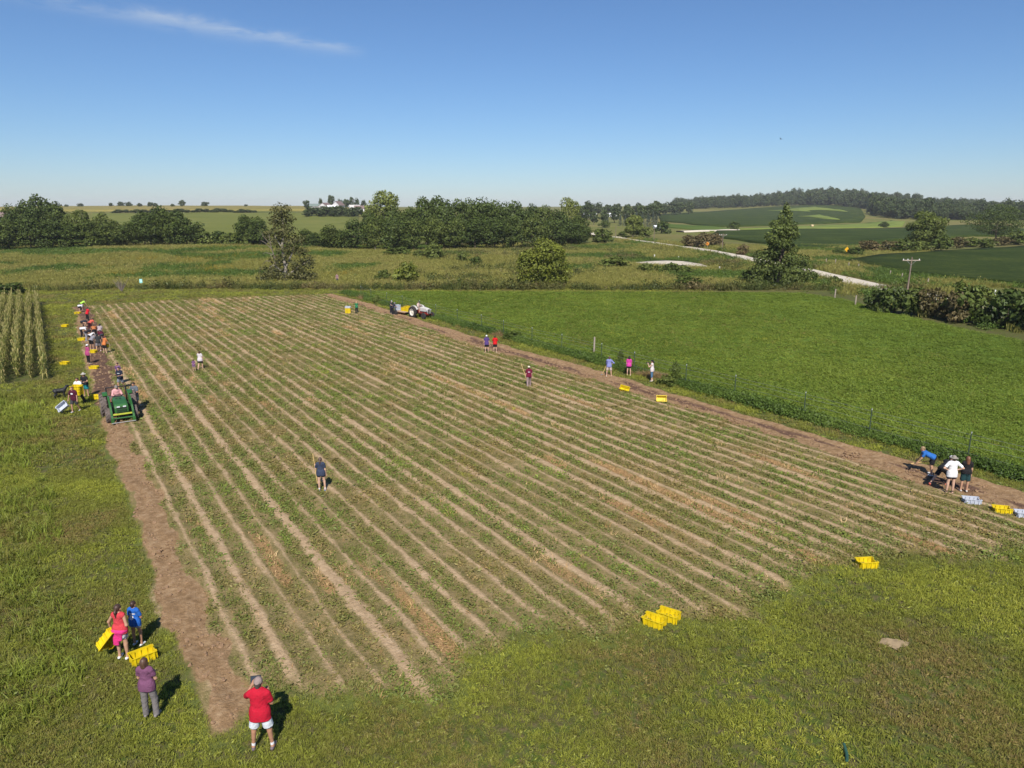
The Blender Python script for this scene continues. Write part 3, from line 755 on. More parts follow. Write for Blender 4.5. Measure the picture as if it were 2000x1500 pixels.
# weeds between mown path and hay field, along the wire fence
f0 = np.column_stack([rs.normal(36.85, 0.33, 9000), rs.uniform(2, 100, 9000)])
hf = 0.35 + 0.9 * fbm(f0[:, 0] * 0.3, f0[:, 1] * 0.12, 3, 101)
Fp = fw(f0[:, 0], f0[:, 1]); v_ = in_view(Fp)
isdead = fbm(f0[:, 0] * 0.2, f0[:, 1] * 0.15, 2, 103) > 0.70
for nm, key, msk, lb in (('fence_weeds', 'greenbrush', v_ & ~isdead, 'green weeds growing along the wire fence by the hay field'), ('dead_fence_weeds', 'dead', v_ & isdead, 'dry tan stalks standing among the fence weeds')):
    scatter(nm, np.column_stack([Fp[msk], np.zeros(msk.sum())]), key, 0.55 * hf[msk] * np.interp(f0[msk, 1], [2, 100], [1.0, 1.0]), lb, 'weeds', 0.15, 6)
# hay field plants
h0 = np.concatenate([world_rect(6, 64, 16, 55, 13), world_rect(-30, 70, 55, 106, 8)])
h0 = h0[in_view(h0) & inpoly(h0, HAYPOLY)]
scatter('alfalfa', np.column_stack([h0, np.full(len(h0), 0.06)]), 'alfalfa', np.interp(h0[:, 1], [20, 55, 106], [0.95, 1.2, 1.35]), 'dense low green alfalfa plants covering the hay field', 'alfalfa', 0.15, 7, scz=np.interp(h0[:, 1], [20, 106], [1.0, 0.6]))
# prairie
p0 = world_rect(-185, 110, 106, 235, 4.6)
p0 = p0[in_view(p0, 1.1)]
road_x = lambda Y: np.interp(Y, [c_[1] for c_ in reversed(ROADC)], [c_[0] for c_ in reversed(ROADC)])
SOYP = np.array([v.co[:2] for v in bpy.data.objects['soybean_field'].data.vertices])
soy_poly = P((1655, 513), (1720, 502), (1800, 497), (1900, 491), (2000, 484), (2100, 480)) + [(150, 120), (78, 105)] + P((1990, 560), (1900, 551), (1790, 538), (1700, 522))
pad_poly = P((1232, 516), (1262, 512.5), (1300, 511), (1340, 513), (1372, 518.5), (1388, 524), (1345, 524), (1300, 522), (1262, 519))
ok = (np.abs(p0[:, 0] - road_x(p0[:, 1])) > 4.6) & ~inpoly(p0, soy_poly) & ~inpoly(p0, pad_poly) & ~inpoly(p0, HAYPOLY)
na_, aa_ = to_na(p0); ok &= (p0[:, 1] > 109.5 + 1.5 * vnoise(p0[:, 0] * .2, p0[:, 1] * .2)) & ~((na_ < 38) & (aa_ < 109.5))
p0 = p0[ok]; gn = fbm(p0[:, 0] / 16, p0[:, 1] / 16, 4, 105); gr = fbm(p0[:, 0] / 15, p0[:, 1] / 17, 4, 107)
z0 = zt(p0[:, 0], p0[:, 1])
isg = (gn > 0.60) & (p0[:, 0] < -30) & (rs.random(len(p0)) < 0.55)
isb = (gr + 0.08 * (rs.random(len(p0)) - .5) + 0.05 * (p0[:, 0] > 0) > 0.60) & ~isg
for nm, key, msk, sc_, lb, ct_ in (('prairie_grass', 'prairie', ~isg & ~isb, 0.85, 'tall olive and tan prairie grass behind the fields', 'grass'),
                         ('goldenrod', 'goldenrod', isg, 0.75, 'yellow goldenrod patches in the left prairie', 'wildflowers'),
                         ('prairie_weeds', 'greenbrush', isb, 0.8, 'greener leafy weed patches in the prairie', 'weeds')):
    scatter(nm, np.column_stack([p0[msk], z0[msk] - 0.05]), key, sc_, lb, ct_, 0.12, 8)
# brush along the far edge of the fields
b0 = world_rect(-110, 62, 105.5, 113, 3.2); b0 = b0[in_view(b0)]
nb, ab = to_na(b0)
lim = np.interp(b0[:, 0], [-90, -60, -25, 0, 62], [99, 108, 107.2, 106.5, 106.0])
ok = (b0[:, 1] > lim + 1.2 * vnoise(b0[:, 0] * 0.25, 3)) & (b0[:, 1] < lim + 3.2) & ~inpoly(b0, HAYPOLY)
b0 = b0[ok]
scatter('field_edge_brush', np.column_stack([b0, zt(b0[:, 0], b0[:, 1])]), 'brush', 0.95 * (0.5 + vnoise(b0[:, 0] * 0.15, b0[:, 1], 109)), 'brownish brush strip between the mown headland and the prairie', 'brush', 0.15, 9)
# rough brush in the low ground around the gravel pad and the road
rb = world_rect(-20, 62, 112, 215, 0.9); rb = rb[in_view(rb) & ~inpoly(rb, soy_poly) & ~inpoly(rb, pad_poly) & (np.abs(rb[:, 0] - road_x(rb[:, 1])) > 4.5)]
rb = rb[fbm(rb[:, 0] / 9, rb[:, 1] / 11, 4, 113) + 0.12 * (rs.random(len(rb)) - .5) > 0.585]
scatter('meadow_brush', np.column_stack([rb, zt(rb[:, 0], rb[:, 1])]), 'brush', 1.15, 'scattered rough brush in the meadow around the gravel pad', 'brush', 0.15, 12)
# verges along the road and around the soybean field
vr = []
for (n_pts, off, sd) in ((2200, 5.6, 2.4), (3600, -5.6, 2.2)):
    Y = rs.uniform(70, 290, n_pts); vr.append(np.column_stack([road_x(Y) + off + rs.normal(0, sd, n_pts) , Y]))
vr = np.concatenate(vr); vr = vr[in_view(vr) & ~inpoly(vr, soy_poly) & (np.abs(vr[:, 0] - road_x(vr[:, 1])) > 3.2) & ~inpoly(vr, HAYPOLY)]
mk = fbm(vr[:, 0] / 8, vr[:, 1] / 8, 3, 111) > 0.5
scatter('road_verge_grass', np.column_stack([vr[mk], zt(vr[mk, 0], vr[mk, 1])]), 'greenbrush', 0.95, 'rough green growth along the gravel road', 'weeds', 0.15, 10)
scatter('road_verge_brush', np.column_stack([vr[~mk], zt(vr[~mk, 0], vr[~mk, 1])]), 'prairie', 1.05, 'rough tan grass along the gravel road', 'grass', 0.15, 11)

# ------------------------------------------------------------------ trees and shrubs
def bark(name, c): 
    k = NM(name); tc = k.n('TexCoord').outputs['Object']
    nz = k.noise(tc, 6.0, 5.0, 0.65, vscale=(1, 1, 0.25))
    return k.principled(k.ramp(nz, [(0.3, tuple(q * 0.55 for q in c)), (0.65, c)]), 0.9, 0, k.bump(nz, 0.8, 0.05), 0.1)
M_BARK = bark('bark', (0.14, 0.11, 0.085)); M_BARKP = bark('pale_bark', (0.34, 0.30, 0.25))
def treemat(name, cols, trans=0.22, var=0.38):
    """crown: each leaf spray varies, whole lobes drift in tone, each tree has its own shade"""
    k = NM(name)
    tc = k.n('TexCoord').outputs['Object']; oi = k.n('ObjectInfo').outputs['Random']
    isl = k.n('NewGeometry').outputs['Random Per Island']
    lob = k.noise(tc, 0.42, 2.0)
    f = k.math('ADD', k.math('MULTIPLY', k.step(lob, 0.3, 0.7), 0.38), k.math('ADD', k.math('MULTIPLY', oi, 0.42), k.math('MULTIPLY', isl, 0.20)))
    cols = [(r_ * 1.35, g_ * 1.25, b_ * 1.05) for r_, g_, b_ in cols]; m = len(cols); c = k.ramp(f, [((i + 0.3) / (m - 0.2), cc) for i, cc in enumerate(cols)])
    br = k.math('ADD', 1.0 - var, k.math('MULTIPLY', isl, 2 * var))
    c = k.mix(1.0, c, k.n('CombineColor', {0: br, 1: br, 2: br}).outputs[0], 'MULTIPLY')
    return k.leaf(c, trans)
M_DARK = treemat('dark_foliage', [(0.030, 0.050, 0.012), (0.042, 0.066, 0.015), (0.055, 0.082, 0.018), (0.078, 0.100, 0.024)])
M_MIDF = treemat('mid_foliage', [(0.050, 0.075, 0.018), (0.070, 0.098, 0.022), (0.095, 0.122, 0.03)])
M_LITE = treemat('light_foliage', [(0.085, 0.115, 0.028), (0.115, 0.145, 0.036), (0.15, 0.175, 0.05)])
M_YELF = treemat('yellow_green_foliage', [(0.085, 0.11, 0.02), (0.12, 0.145, 0.024), (0.16, 0.185, 0.03)])
M_FAR = treemat('far_foliage', [(0.028, 0.046, 0.016), (0.038, 0.058, 0.02), (0.052, 0.075, 0.026)])
M_SPRUCE = treemat('blue_spruce_foliage', [(0.045, 0.075, 0.06), (0.07, 0.10, 0.085), (0.10, 0.13, 0.11)])
M_BROWNF = treemat('brownish_foliage', [(0.055, 0.055, 0.022), (0.085, 0.075, 0.035), (0.12, 0.095, 0.05)])
M_TWIG = bark('grey_twigs', (0.22, 0.18, 0.15))

def crown_mesh(seed, lobes, nq, size, inner=0.5, droop=0.0):
    """leaf sprays through the volume of several lobes (centre, radii)"""
    r = np.random.default_rng(seed)
    C = np.array([l[0] for l in lobes], float); R = np.array([l[1] for l in lobes], float)
    w = (R[:, 0] * R[:, 1] * R[:, 2]) ** (2 / 3); w /= w.sum()
    m = int(nq * 1.35); li = r.choice(len(lobes), m, p=w)
    d = r.normal(0, 1, (m, 3)); d /= np.linalg.norm(d, axis=1)[:, None]
    rad = inner + (1.05 - inner) * r.random(m) ** 0.55
    bumps = 0.82 + 0.36 * fbm(d[:, 0] * 2.2 + li * 3.1, d[:, 1] * 2.2 + d[:, 2] * 2.9, 2, seed)
    P = C[li] + d * R[li] * (rad * bumps)[:, None]
    deep = np.zeros(m, bool)
    for j in range(len(lobes)):
        q = np.linalg.norm((P - C[j]) / R[j], axis=1); deep |= (q < 0.5) & (li != j)
    P, d = P[~deep][:nq], d[~deep][:nq]; m = len(P)
    nrm = d * 0.75 + r.normal(0, 0.55, (m, 3)) + np.array([0, 0, 0.35]); nrm /= np.linalg.norm(nrm, axis=1)[:, None]
    t = np.cross(nrm, r.normal(0, 1, (m, 3))); t /= np.linalg.norm(t, axis=1)[:, None] + 1e-9
    b = np.cross(nrm, t); s = size * r.uniform(0.55, 1.35, m)[:, None]
    lift = nrm * s * 0.25
    V = np.stack([P - t * s, P + b * s * r.uniform(0.45, 0.8, (m, 1)) - lift, P + t * s, P - b * s * r.uniform(0.45, 0.8, (m, 1)) - lift], 1).reshape(-1, 3)
    i = np.arange(m) * 4
    T = np.concatenate([np.column_stack([i, i + 1, i + 2]), np.column_stack([i, i + 2, i + 3])])
    return raw_mesh('crown', V, T, False)

def round_lobes(seed, n, h, w, base, top_heavy=0.0):
    """lobes filling a round crown of height h, width w, starting at base"""
    r = np.random.default_rng(seed); L = []
    ch = h - base
    L.append(((0, 0, base + ch * 0.5), (w * 0.33, w * 0.33, ch * 0.42)))
    for i in range(n):
        a = 6.283 * i / n * 2.4 + r.uniform(-0.5, 0.5); t = (i + 0.5) / n
        z = base + ch * (0.14 + 0.74 * t + r.uniform(-.06, .06)); prof = math.sin(math.pi * min(1, 0.18 + 0.80 * t)) ** 0.7
        q = w * 0.34 * prof * r.uniform(0.6, 1.35)
        s = r.uniform(0.55, 1.45)
        L.append(((q * math.cos(a), q * math.sin(a), z), (w * 0.19 * s, w * 0.19 * s, ch * 0.15 * s * r.uniform(0.85, 1.2))))
    return L
def trunk_mb(seed, h, r0, limbs, lobes, wobble=0.06):
    r = np.random.default_rng(seed); mb = MB()
    pts = [(0, 0, -0.4)]; x = y = 0.0
    for i in range(1, 6):
        x += r.normal(0, wobble * h * 0.2); y += r.normal(0, wobble * h * 0.2); pts.append((x, y, h * i / 5))
    mb.tube(pts, [r0 * 1.35, r0, r0 * 0.85, r0 * 0.68, r0 * 0.48, r0 * 0.25], 8)
    for j in range(limbs):
        c_, R_ = lobes[1 + j % (len(lobes) - 1)]
        f = r.uniform(0.35, 0.8); k_ = min(4, int(f * 5)); p = np.array(pts[k_ + 1]) * 0.5 + np.array(pts[k_]) * 0.5
        q = np.array(c_) + r.normal(0, 0.1, 3) * np.array(R_); mpt = (p + q) / 2 + np.array([0, 0, -0.06 * h])
        mb.tube([p, mpt, q], [r0 * 0.42, r0 * 0.3, r0 * 0.1], 6)
    return mb

TREES = {}
def variant(key, seed, h, w, base, n, nq, size, mat, tm=M_BARK, limbs=4, inner=0.5):
    L = round_lobes(seed, n, h, w, base)
    cm = crown_mesh(seed, L, nq, size, inner); cm.materials.append(mat)
    tmsh = trunk_mb(seed, base + (h - base) * 0.55, 0.032 * h * 0.6, limbs, L).mesh('trunk', True); tmsh.materials.append(tm)
    TREES.setdefault(key, []).append((cm, tmsh, h, w))
for s in range(5): variant('wood', 200 + s, 12, 8.6 + s * 0.6, 1.0, 13 + 2 * s, 3400, 0.34, M_DARK)
for s in range(3): variant('woodm', 210 + s, 12, 8.4 + s, 1.0, 14 + 2 * s, 3200, 0.34, M_MIDF)
for s in range(2): variant('woodl', 220 + s, 13, 11, 2.0, 18, 3200, 0.32, M_LITE, M_BARKP)
for s in range(3): variant('shrub', 230 + s, 3.0, 3.6, 0.05, 9, 750, 0.24, M_DARK, limbs=3)
for s in range(2): variant('shrubm', 240 + s, 3.0, 3.6, 0.05, 9, 750, 0.24, M_MIDF, limbs=3)
for s in range(2): variant('shrubb', 250 + s, 3.0, 4.2, 0.05, 9, 750, 0.24, M_BROWNF, limbs=3)
for s in range(2): variant('shruby', 260 + s, 3.0, 3.6, 0.05, 8, 650, 0.24, M_YELF, limbs=3)
for s in range(3): variant('far', 270 + s, 12, 10, 1.0, 12, 620, 0.75, M_FAR, limbs=0)
def plant_tree(name, key, p, h, wscale, label, cat='tree', group=None, seed=None):
    r = random.Random(seed if seed is not None else int(p.x * 13 + p.y * 7))
    cm, tm, h0, w0 = r.choice(TREES[key])
    e = empty(name, p, r.uniform(0, 6.283)); s = h / h0
    e.scale = (s * wscale * r.uniform(.82, 1.2), s * wscale * r.uniform(.82, 1.2), s * r.uniform(.96, 1.05))
    obj('crown', cm, None, e); obj('trunk', tm, None, e)
    return tag(e, label, cat, group)

ORD = ['first', 'second', 'third', 'fourth', 'fifth', 'sixth', 'seventh', 'eighth', 'ninth', 'tenth', 'eleventh', 'twelfth', 'thirteenth', 'fourteenth', 'fifteenth', 'sixteenth', 'seventeenth', 'eighteenth', 'nineteenth', 'twentieth', 'twenty-first', 'twenty-second', 'twenty-third', 'twenty-fourth', 'twenty-fifth']
def wood(rows, label, group, name='deciduous_tree', key='wood', wid=1.0, mixk=None):
    for i, (px, Y, top) in enumerate(rows):
        p = at(px, Y); h = top_at(Y, top) - p.z
        kk = key if mixk is None or (i * 7 + px) % 5 else mixk
        plant_tree(name, kk, p, h, wid * min(1.5, max(0.85, 10 / h)), ORD[sorted(rows).index((px, Y, top))] + ' ' + ('pale' if kk == 'woodl' else 'mid green' if kk == 'woodm' else 'dark') + ' tree from the left in ' + label, 'tree', group, px * 3 + int(Y))
LW = 'the front row of the left wood'
wood([(-25, 198, 438), (18, 197, 432), (62, 199, 428), (105, 201, 432), (145, 203, 440), (180, 205, 430), (212, 207, 437), (238, 210, 455)], LW, 'trees of the left wood', mixk='woodm')
wood([(-12, 216, 414), (30, 216, 412), (72, 217, 404), (118, 218, 410), (162, 220, 411), (200, 222, 417), (228, 225, 428)], 'the middle row of the left wood', 'trees of the left wood', mixk='woodm')
wood([(35, 236, 399), (58, 236, 391), (120, 238, 399)], 'the back row of the left wood', 'trees of the left wood')
p = at(90, 236); plant_tree('deciduous_tree', 'wood', p, top_at(236, 380) - p.z, 0.8, 'tallest dark tree rising above the left wood', 'tree')
LW2 = 'the rounded clump between left wood and airy tree'
wood([(262, 207, 432), (296, 208, 412), (332, 209, 411), (366, 211, 424), (285, 218, 410), (318, 219, 404), (350, 218, 413), (388, 213, 445)], LW2, 'trees of the second clump', mixk='woodm')
for i, px in enumerate(range(398, 512, 15)):
    p = at(px, 212 + (i % 3) * 2); plant_tree('hedge_shrub', 'shrub' if i % 3 else 'shrubm', p, top_at(212, 452 + (i * 5) % 9) - p.z, 1.35, ORD[i] + ' low shrub from the left in the hedge joining the clump and the airy tree', 'shrub', 'hedge between clump and airy tree', i)
wood([(508, 208, 428), (482, 214, 424), (600, 214, 446), (618, 210, 455)], 'the group behind the airy tree', 'trees behind the airy tree', mixk='woodm')
CW = 'the front row of the central wood'
wood([(645, 206, 440), (668, 207, 452), (695, 204, 428), (733, 203, 424), (770, 203, 424), (808, 203, 428), (848, 204, 420), (888, 205, 424), (928, 206, 425), (966, 208, 426), (1003, 211, 421), (1040, 215, 425), (1078, 221, 426), (1115, 229, 432), (1140, 236, 441)], CW, 'trees of the central wood', mixk='woodm')
wood([(722, 223, 412), (765, 223, 406), (800, 225, 404), (832, 227, 390), (868, 227, 398), (902, 228, 392), (940, 230, 391), (985, 232, 398), (1020, 235, 403), (1055, 239, 402), (1092, 241, 408), (1130, 247, 424)], 'the middle row of the central wood', 'trees of the central wood', mixk='woodm')
wood([(862, 246, 389), (920, 250, 392), (960, 252, 388), (1005, 256, 394), (1045, 262, 396)], 'the back row of the central wood', 'trees of the central wood', mixk='woodl')
p = at(752, 236); plant_tree('deciduous_tree', 'woodl', p, top_at(236, 372) - p.z, 0.92, 'tall pale leaved tree with spreading crown topping the central wood', 'tree')
p = at(1113, 258); plant_tree('deciduous_tree', 'woodl', p, top_at(258, 387) - p.z, 0.80, 'pale rounded tree at the far end of the central wood', 'tree')
p = at(733, 201); plant_tree('deciduous_tree', 'woodl', p, top_at(201, 440) - p.z, 0.6, 'slim pale tree with thin crown before the central wood', 'tree')
# trees on the hilltops
for i, (px, Y, top, w_) in enumerate([(130, 790, 399, 1.3), (158, 800, 396.5, 1.6), (217, 800, 395.5, 1.5), (236, 805, 393.5, 1.5), (252, 800, 394.5, 1.5), (274, 790, 396, 1.4), (293, 790, 393.5, 1.4), (304, 792, 396, 1.4), (338, 780, 398, 1.6), (400, 785, 393.5, 1.7), (480, 800, 398.8, 1.4)]):
    p = at(px, Y); plant_tree('hilltop_tree', 'far', p, top_at(Y, top) - p.z, w_, ORD[i] + ' small rounded tree from the left on the left hilltop skyline', 'tree', 'trees along the left skyline', px)
p = at(356, 770); plant_tree('hilltop_tree', 'far', p, top_at(770, 390) - p.z, 1.0, 'single upright tree on the left skyline left of the farm', 'tree')
for i, px in enumerate(range(222, 500, 12)):
    Y = 595 + (i % 4) * 3; p = at(px, Y); plant_tree('hedge_shrub', 'far', p, 2.2 + (i * 37 % 10) * 0.2, 3.0, ORD[i] + ' shrub from the left in the hedgerow below the tan hilltop field', 'shrub', 'hedgerow on the left hillside', i)
for i, px in enumerate(range(600, 700, 9)):
    Y = 520 + (i % 3) * 6; p = at(px, Y); plant_tree('hedge_shrub', 'far', p, 5.0 + (i * 37 % 10) * 0.35, 1.9, ORD[i] + ' shrub from the left in the thicket below the hilltop farm', 'shrub', 'thicket below the farm', i)
for px, Y, top, w_, lb in ((600, 690, 390, 0.9, 'dark tree at the left end of the farmstead'), (627, 720, 387, 0.55, 'slim tree between farm sheds on the hilltop'), (646, 725, 379.5, 0.75, 'tallest tree above the farm house roof'), (664, 720, 389, 0.9, 'low tree right behind the farm house'),
                           (676, 715, 388, 0.8, 'rounded tree between farm house and windmill'), (688, 715, 383.5, 0.6, 'pointed tree beside the farm windmill'), (698, 712, 387.5, 0.6, 'dark conifer shaped tree past the windmill'), (711, 706, 390, 0.9, 'tree at the right end of the farmstead')):
    p = at(px, Y); plant_tree('farm_tree', 'far', p, top_at(Y, top) - p.z, w_, lb, 'tree')
for i, (px, Y, top) in enumerate(sorted([(1150, 640, 393), (1168, 820, 396), (1186, 830, 398), (1206, 820, 395), (1226, 825, 397), (1246, 830, 394.5), (1200, 560, 403), (1228, 540, 402), (1252, 560, 400), (1268, 600, 398), (1296, 840, 397), (1312, 850, 391.5), (1328, 870, 396), (1345, 880, 394), (1180, 520, 409), (1160, 500, 412), (1282, 700, 391), (1140, 560, 398)])):
    p = at(px, Y); plant_tree('far_tree', 'far', p, top_at(Y, top) - p.z, 1.05, ORD[i] + ' tree from the left among the distant trees around the white barns', 'tree', 'distant trees around the white barns', px)
# blue spruces
def spruce_mesh(seed):
    r = np.random.default_rng(seed); V = []; T = []
    for i in range(520):
        t = r.random() ** 0.8; z = 0.3 + 9.4 * t; rad = (1 - t) * 2.4 + 0.12; a = r.uniform(0, 6.283); q = rad * r.uniform(0.55, 1.08)
        c_ = np.array([q * math.cos(a), q * math.sin(a), z - 0.25 * q]); o_ = np.array([math.cos(a), math.sin(a), -0.35]); s_ = np.array([-math.sin(a), math.cos(a), 0])
        L_ = 0.55 * r.uniform(0.6, 1.2); b = len(V); V += [c_ - o_ * L_, c_ + s_ * L_ * .5, c_ + o_ * L_ * 1.1, c_ - s_ * L_ * .5]; T += [(b, b + 1, b + 2), (b, b + 2, b + 3)]
    me = raw_mesh('crown', np.array(V), np.array(T)); me.materials.append(M_SPRUCE); return me
sp_m = [spruce_mesh(i) for i in range(3)]
sp_t = MB().tube([(0, 0, -.3), (0, 0, 9)], [0.22, 0.05], 6).mesh('trunk'); sp_t.materials.append(M_BARK)
for i, (px, Y, top) in enumerate([(1186, 465, 421), (1211, 470, 419), (1221, 466, 418), (1242, 480, 414), (1254, 465, 414), (1265, 455, 416), (1275, 450, 414), (1281, 455, 417)]):
    p = at(px, Y); h = top_at(Y, top) - p.z; e = empty('blue_spruce', p, i * 1.3); e.scale = (h / 9.7 * 1.1, h / 9.7 * 1.1, h / 9.7)
    obj('crown', sp_m[i % 3], None, e); obj('trunk', sp_t, None, e)
    tag(e, ORD[i] + ' spruce from the left in the blue grey row beyond the road', 'spruce', 'row of blue spruces')
# wooded hill on the right: one far-off wood
fr = np.random.default_rng(5); FP = []; FS = []
edge_px = [1330, 1400, 1500, 1560, 1620, 1690, 1705, 1730, 1800, 1900, 2000, 2150]
edge_Y = [1180, 1150, 1170, 1160, 1150, 1000, 790, 700, 660, 640, 640, 640]
while len(FP) < 3000:
    px = fr.uniform(1320, 2150); Y0 = np.interp(px, edge_px, edge_Y); Y = Y0 + (fr.random() ** 1.5) * (900 if px > 1690 else 800)
    if Y > 2100: continue
    p = at(px, Y); FP.append((p.x, p.y, p.z - 0.5)); FS.append(fr.uniform(0.65, 1.35) * (1.0 if Y > 900 else 1.1) * float(np.interp(px, [1480, 1620, 1720, 1850], [0.85, 1.15, 0.9, 0.68])))
fm = []
for j, (cm, tm, h0, w0) in enumerate(TREES['far']): 
    fm.append(cm.copy())
SRC['far_wood'] = bpy.data.collections.new('plants_far_wood')
for me in fm: SRC['far_wood'].objects.link(bpy.data.objects.new('far_wood_tree', me))
scatter('hill_forest', np.array(FP), 'far_wood', np.array(FS), 'dark forest covering the far hill on the right', 'forest', 0.03, 31)

# ---- single trees with shapes of their own
def single(name, p, lobes, nq, size, mat, trunk, tm, label, cat='tree', inner=0.45, seed=1):
    e = empty(name, p)
    obj('crown', crown_mesh(seed, lobes, nq, size, inner), mat, e)
    if trunk is not None: trunk.build('trunk', tm, e, True)
    return tag(e, label, cat)
def sc_at(px, py):
    p = gp(px, py); return p, p.y * ct / FPX          # metres per photograph pixel there
# airy tree left of centre
p, q = sc_at(558, 553)
def pl(dx, dy, dd=0.0): return (dx * q, dd, dy * q)
aL = [(pl(2, 140), (22*q, 20*q, 17*q)), (pl(-8, 122), (18*q, 20*q, 12*q)), (pl(14, 126), (16*q, 16*q, 10*q)), (pl(4, 104), (26*q, 24*q, 15*q)), (pl(24, 84), (22*q, 22*q, 15*q)), (pl(-12, 84, 1), (20*q, 22*q, 13*q)), (pl(8, 66), (24*q, 22*q, 13*q)), (pl(-30, 96, 1.2), (12*q, 14*q, 12*q)),
      (pl(36, 62), (15*q, 16*q, 11*q)), (pl(-8, 46), (22*q, 22*q, 12*q)), (pl(28, 36), (22*q, 22*q, 15*q)), (pl(50, 42), (13*q, 14*q, 14*q)), (pl(-24, 24), (28*q, 24*q, 16*q)), (pl(10, 16), (34*q, 26*q, 15*q)), (pl(44, 14), (22*q, 22*q, 13*q)), (pl(-40, 10), (18*q, 18*q, 10*q))]
tb = MB()
tb.tube([pl(0, -3), pl(2, 30), pl(-2, 70), pl(4, 105), pl(2, 145)], [0.34, 0.27, 0.2, 0.13, 0.05], 8)
tb.tube([pl(2, 30), pl(18, 60), pl(26, 88)], [0.2, 0.13, 0.05], 7); tb.tube([pl(-2, 70), pl(-14, 92), pl(-10, 125)], [0.13, 0.09, 0.04], 6)
tb.tube([pl(5, 15), pl(30, 34), pl(50, 44)], [0.16, 0.1, 0.05], 6); tb.tube([pl(0, 20), pl(-22, 36), pl(-30, 30)], [0.15, 0.1, 0.05], 6)
AIRY = single('airy_tree', p, aL, 5600, 0.19, treemat('airy_foliage', [(0.045, 0.055, 0.02), (0.075, 0.078, 0.03), (0.11, 0.105, 0.045)]), tb, M_BARKP, 'tall sparse tree with see-through crown standing at the prairie edge', inner=0.15, seed=301)
db = MB(); pq = lambda dx, dy, dd=0.6: pl(dx, dy, dd)
db.tube([pq(-16, 0), pq(-20, 45), pq(-26, 75), pq(-28, 96)], [0.14, 0.11, 0.08, 0.03], 6)
for a, b, c_ in (((-24, 66), (-38, 80), (-46, 84)), ((-26, 75), (-40, 92), (-42, 100)), ((-22, 55), (-36, 60), (-44, 58)), ((-21, 48), (-10, 64), (-8, 76)), ((-20, 40), (-38, 44), (-46, 36))):
    db.tube([pq(*a), pq(*b), pq(*c_)], [0.06, 0.045, 0.02], 5)
tag(db.build('dead_branch', M_TWIG, AIRY, True), 'bare grey dead limb')
# round bush tree
p, q = sc_at(1063, 561)
bL = round_lobes(310, 16, 88 * q, 96 * q, 2 * q)
bL += [(pl(-30, 36), (28*q, 26*q, 30*q)), (pl(22, 34), (34*q, 30*q, 32*q)), (pl(-22, 58), (26*q, 26*q, 18*q)), (pl(14, 66), (26*q, 26*q, 18*q)), (pl(0, 18), (46*q, 34*q, 18*q))]
single('bushy_tree', p, bL, 11500, 0.18, M_YELF, trunk_mb(3, 55 * q, 0.22, 6, bL), M_BARK, 'yellow green rounded bushy tree at the far edge of the hay field', seed=311)
# conical tree by the road
p, q = sc_at(1520, 559)
cL = []
rr = np.random.default_rng(77)
for i in range(30):
    t = i / 29; wv = np.interp(t, [0, 0.2, 0.45, 0.75, 1], [46, 50, 36, 24, 9]) * rr.uniform(0.7, 1.3) ; a = i * 2.4 + rr.uniform(-.6, .6)
    cL.append((pl(wv * 0.62 * math.cos(a) + (0 if t < .5 else 2), 8 + 146 * t + rr.uniform(-5, 5), wv * 0.5 * math.sin(a) * q), (wv * 0.42 * q, wv * 0.42 * q, (15 - 5 * t) * q * rr.uniform(.8, 1.3))))
cL.append((pl(42, 28), (22*q, 20*q, 20*q))); cL.append((pl(-44, 12), (16*q, 18*q, 13*q)))
single('conical_tree', p, cL, 12500, 0.18, treemat('cottonwood_foliage', [(0.05, 0.072, 0.02), (0.072, 0.10, 0.026), (0.10, 0.13, 0.034), (0.13, 0.155, 0.045)]), trunk_mb(5, 130 * q, 0.28, 8, cL, 0.02), M_BARK, 'tall conical green tree beside the gravel road', seed=321)
# round trees on the right
for (px, py, tp, wpx, mat, sd, lb) in ((1802, 489, 417, 74, M_MIDF, 330, 'dense rounded tree in the hedge behind the soybean field'), (1945, 470, 403, 100, M_DARK, 333, 'broad dark oak near the right edge behind the hedge'), (1235, 466, 419, 38, M_LITE, 336, 'upright light green tree beyond the bend of the gravel road')):
    p, q = sc_at(px, py); hh = (py - tp) * q
    L = round_lobes(sd, 18, hh, wpx * q, 0.08 * hh); single('round_tree', p, L, 6000, 0.28 if px > 1300 else 0.3, mat, trunk_mb(sd, hh * .6, 0.3, 6, L), M_BARK, lb, seed=sd)
# shrubs: (px, py base, top py, width px, kind, label, group)
def shrub(px, py, top, wpx, key, label, group=None, i=0, name='shrub'):
    p, q = sc_at(px, py); h = (py - top) * q; w_ = wpx * q
    cm, tm, h0, w0 = TREES[key][(i + px) % len(TREES[key])]
    e = empty(name, p, (px * 1.7 + i) % 6.28); e.scale = (w_ / w0, w_ / w0, h / h0)
    obj('crown', cm, None, e); obj('trunk', tm, None, e)
    return tag(e, label, 'shrub', group)
shrub(749, 550, 526, 34, 'shrub', 'small dark round bush left of the vase shaped bush in the prairie')
shrub(795, 553, 511, 52, 'shruby', 'pale vase shaped bush in the middle of the prairie')
shrub(782, 552, 535, 30, 'shrub', 'low dark bush under the vase shaped bush')
shrub(848, 508, 477, 44, 'shrubm', 'grey green bush before the central wood')
shrub(775, 500, 482, 60, 'shrubm', 'low green bush at the foot of the central wood')
shrub(822, 505, 488, 40, 'shrubm', 'second low green bush at the foot of the central wood')
shrub(904, 514, 491, 30, 'shrubm', 'olive bush right of the grey green bush')
shrub(930, 520, 501, 28, 'shrub', 'small dark bush on the prairie slope right of the olive bush')
shrub(897, 561, 541, 10, 'shrub', 'tiny dark sapling at the far edge of the hay field')
shrub(1342, 562, 538, 64, 'shrub', 'wide low bush beyond the hay field below the gravel pad')
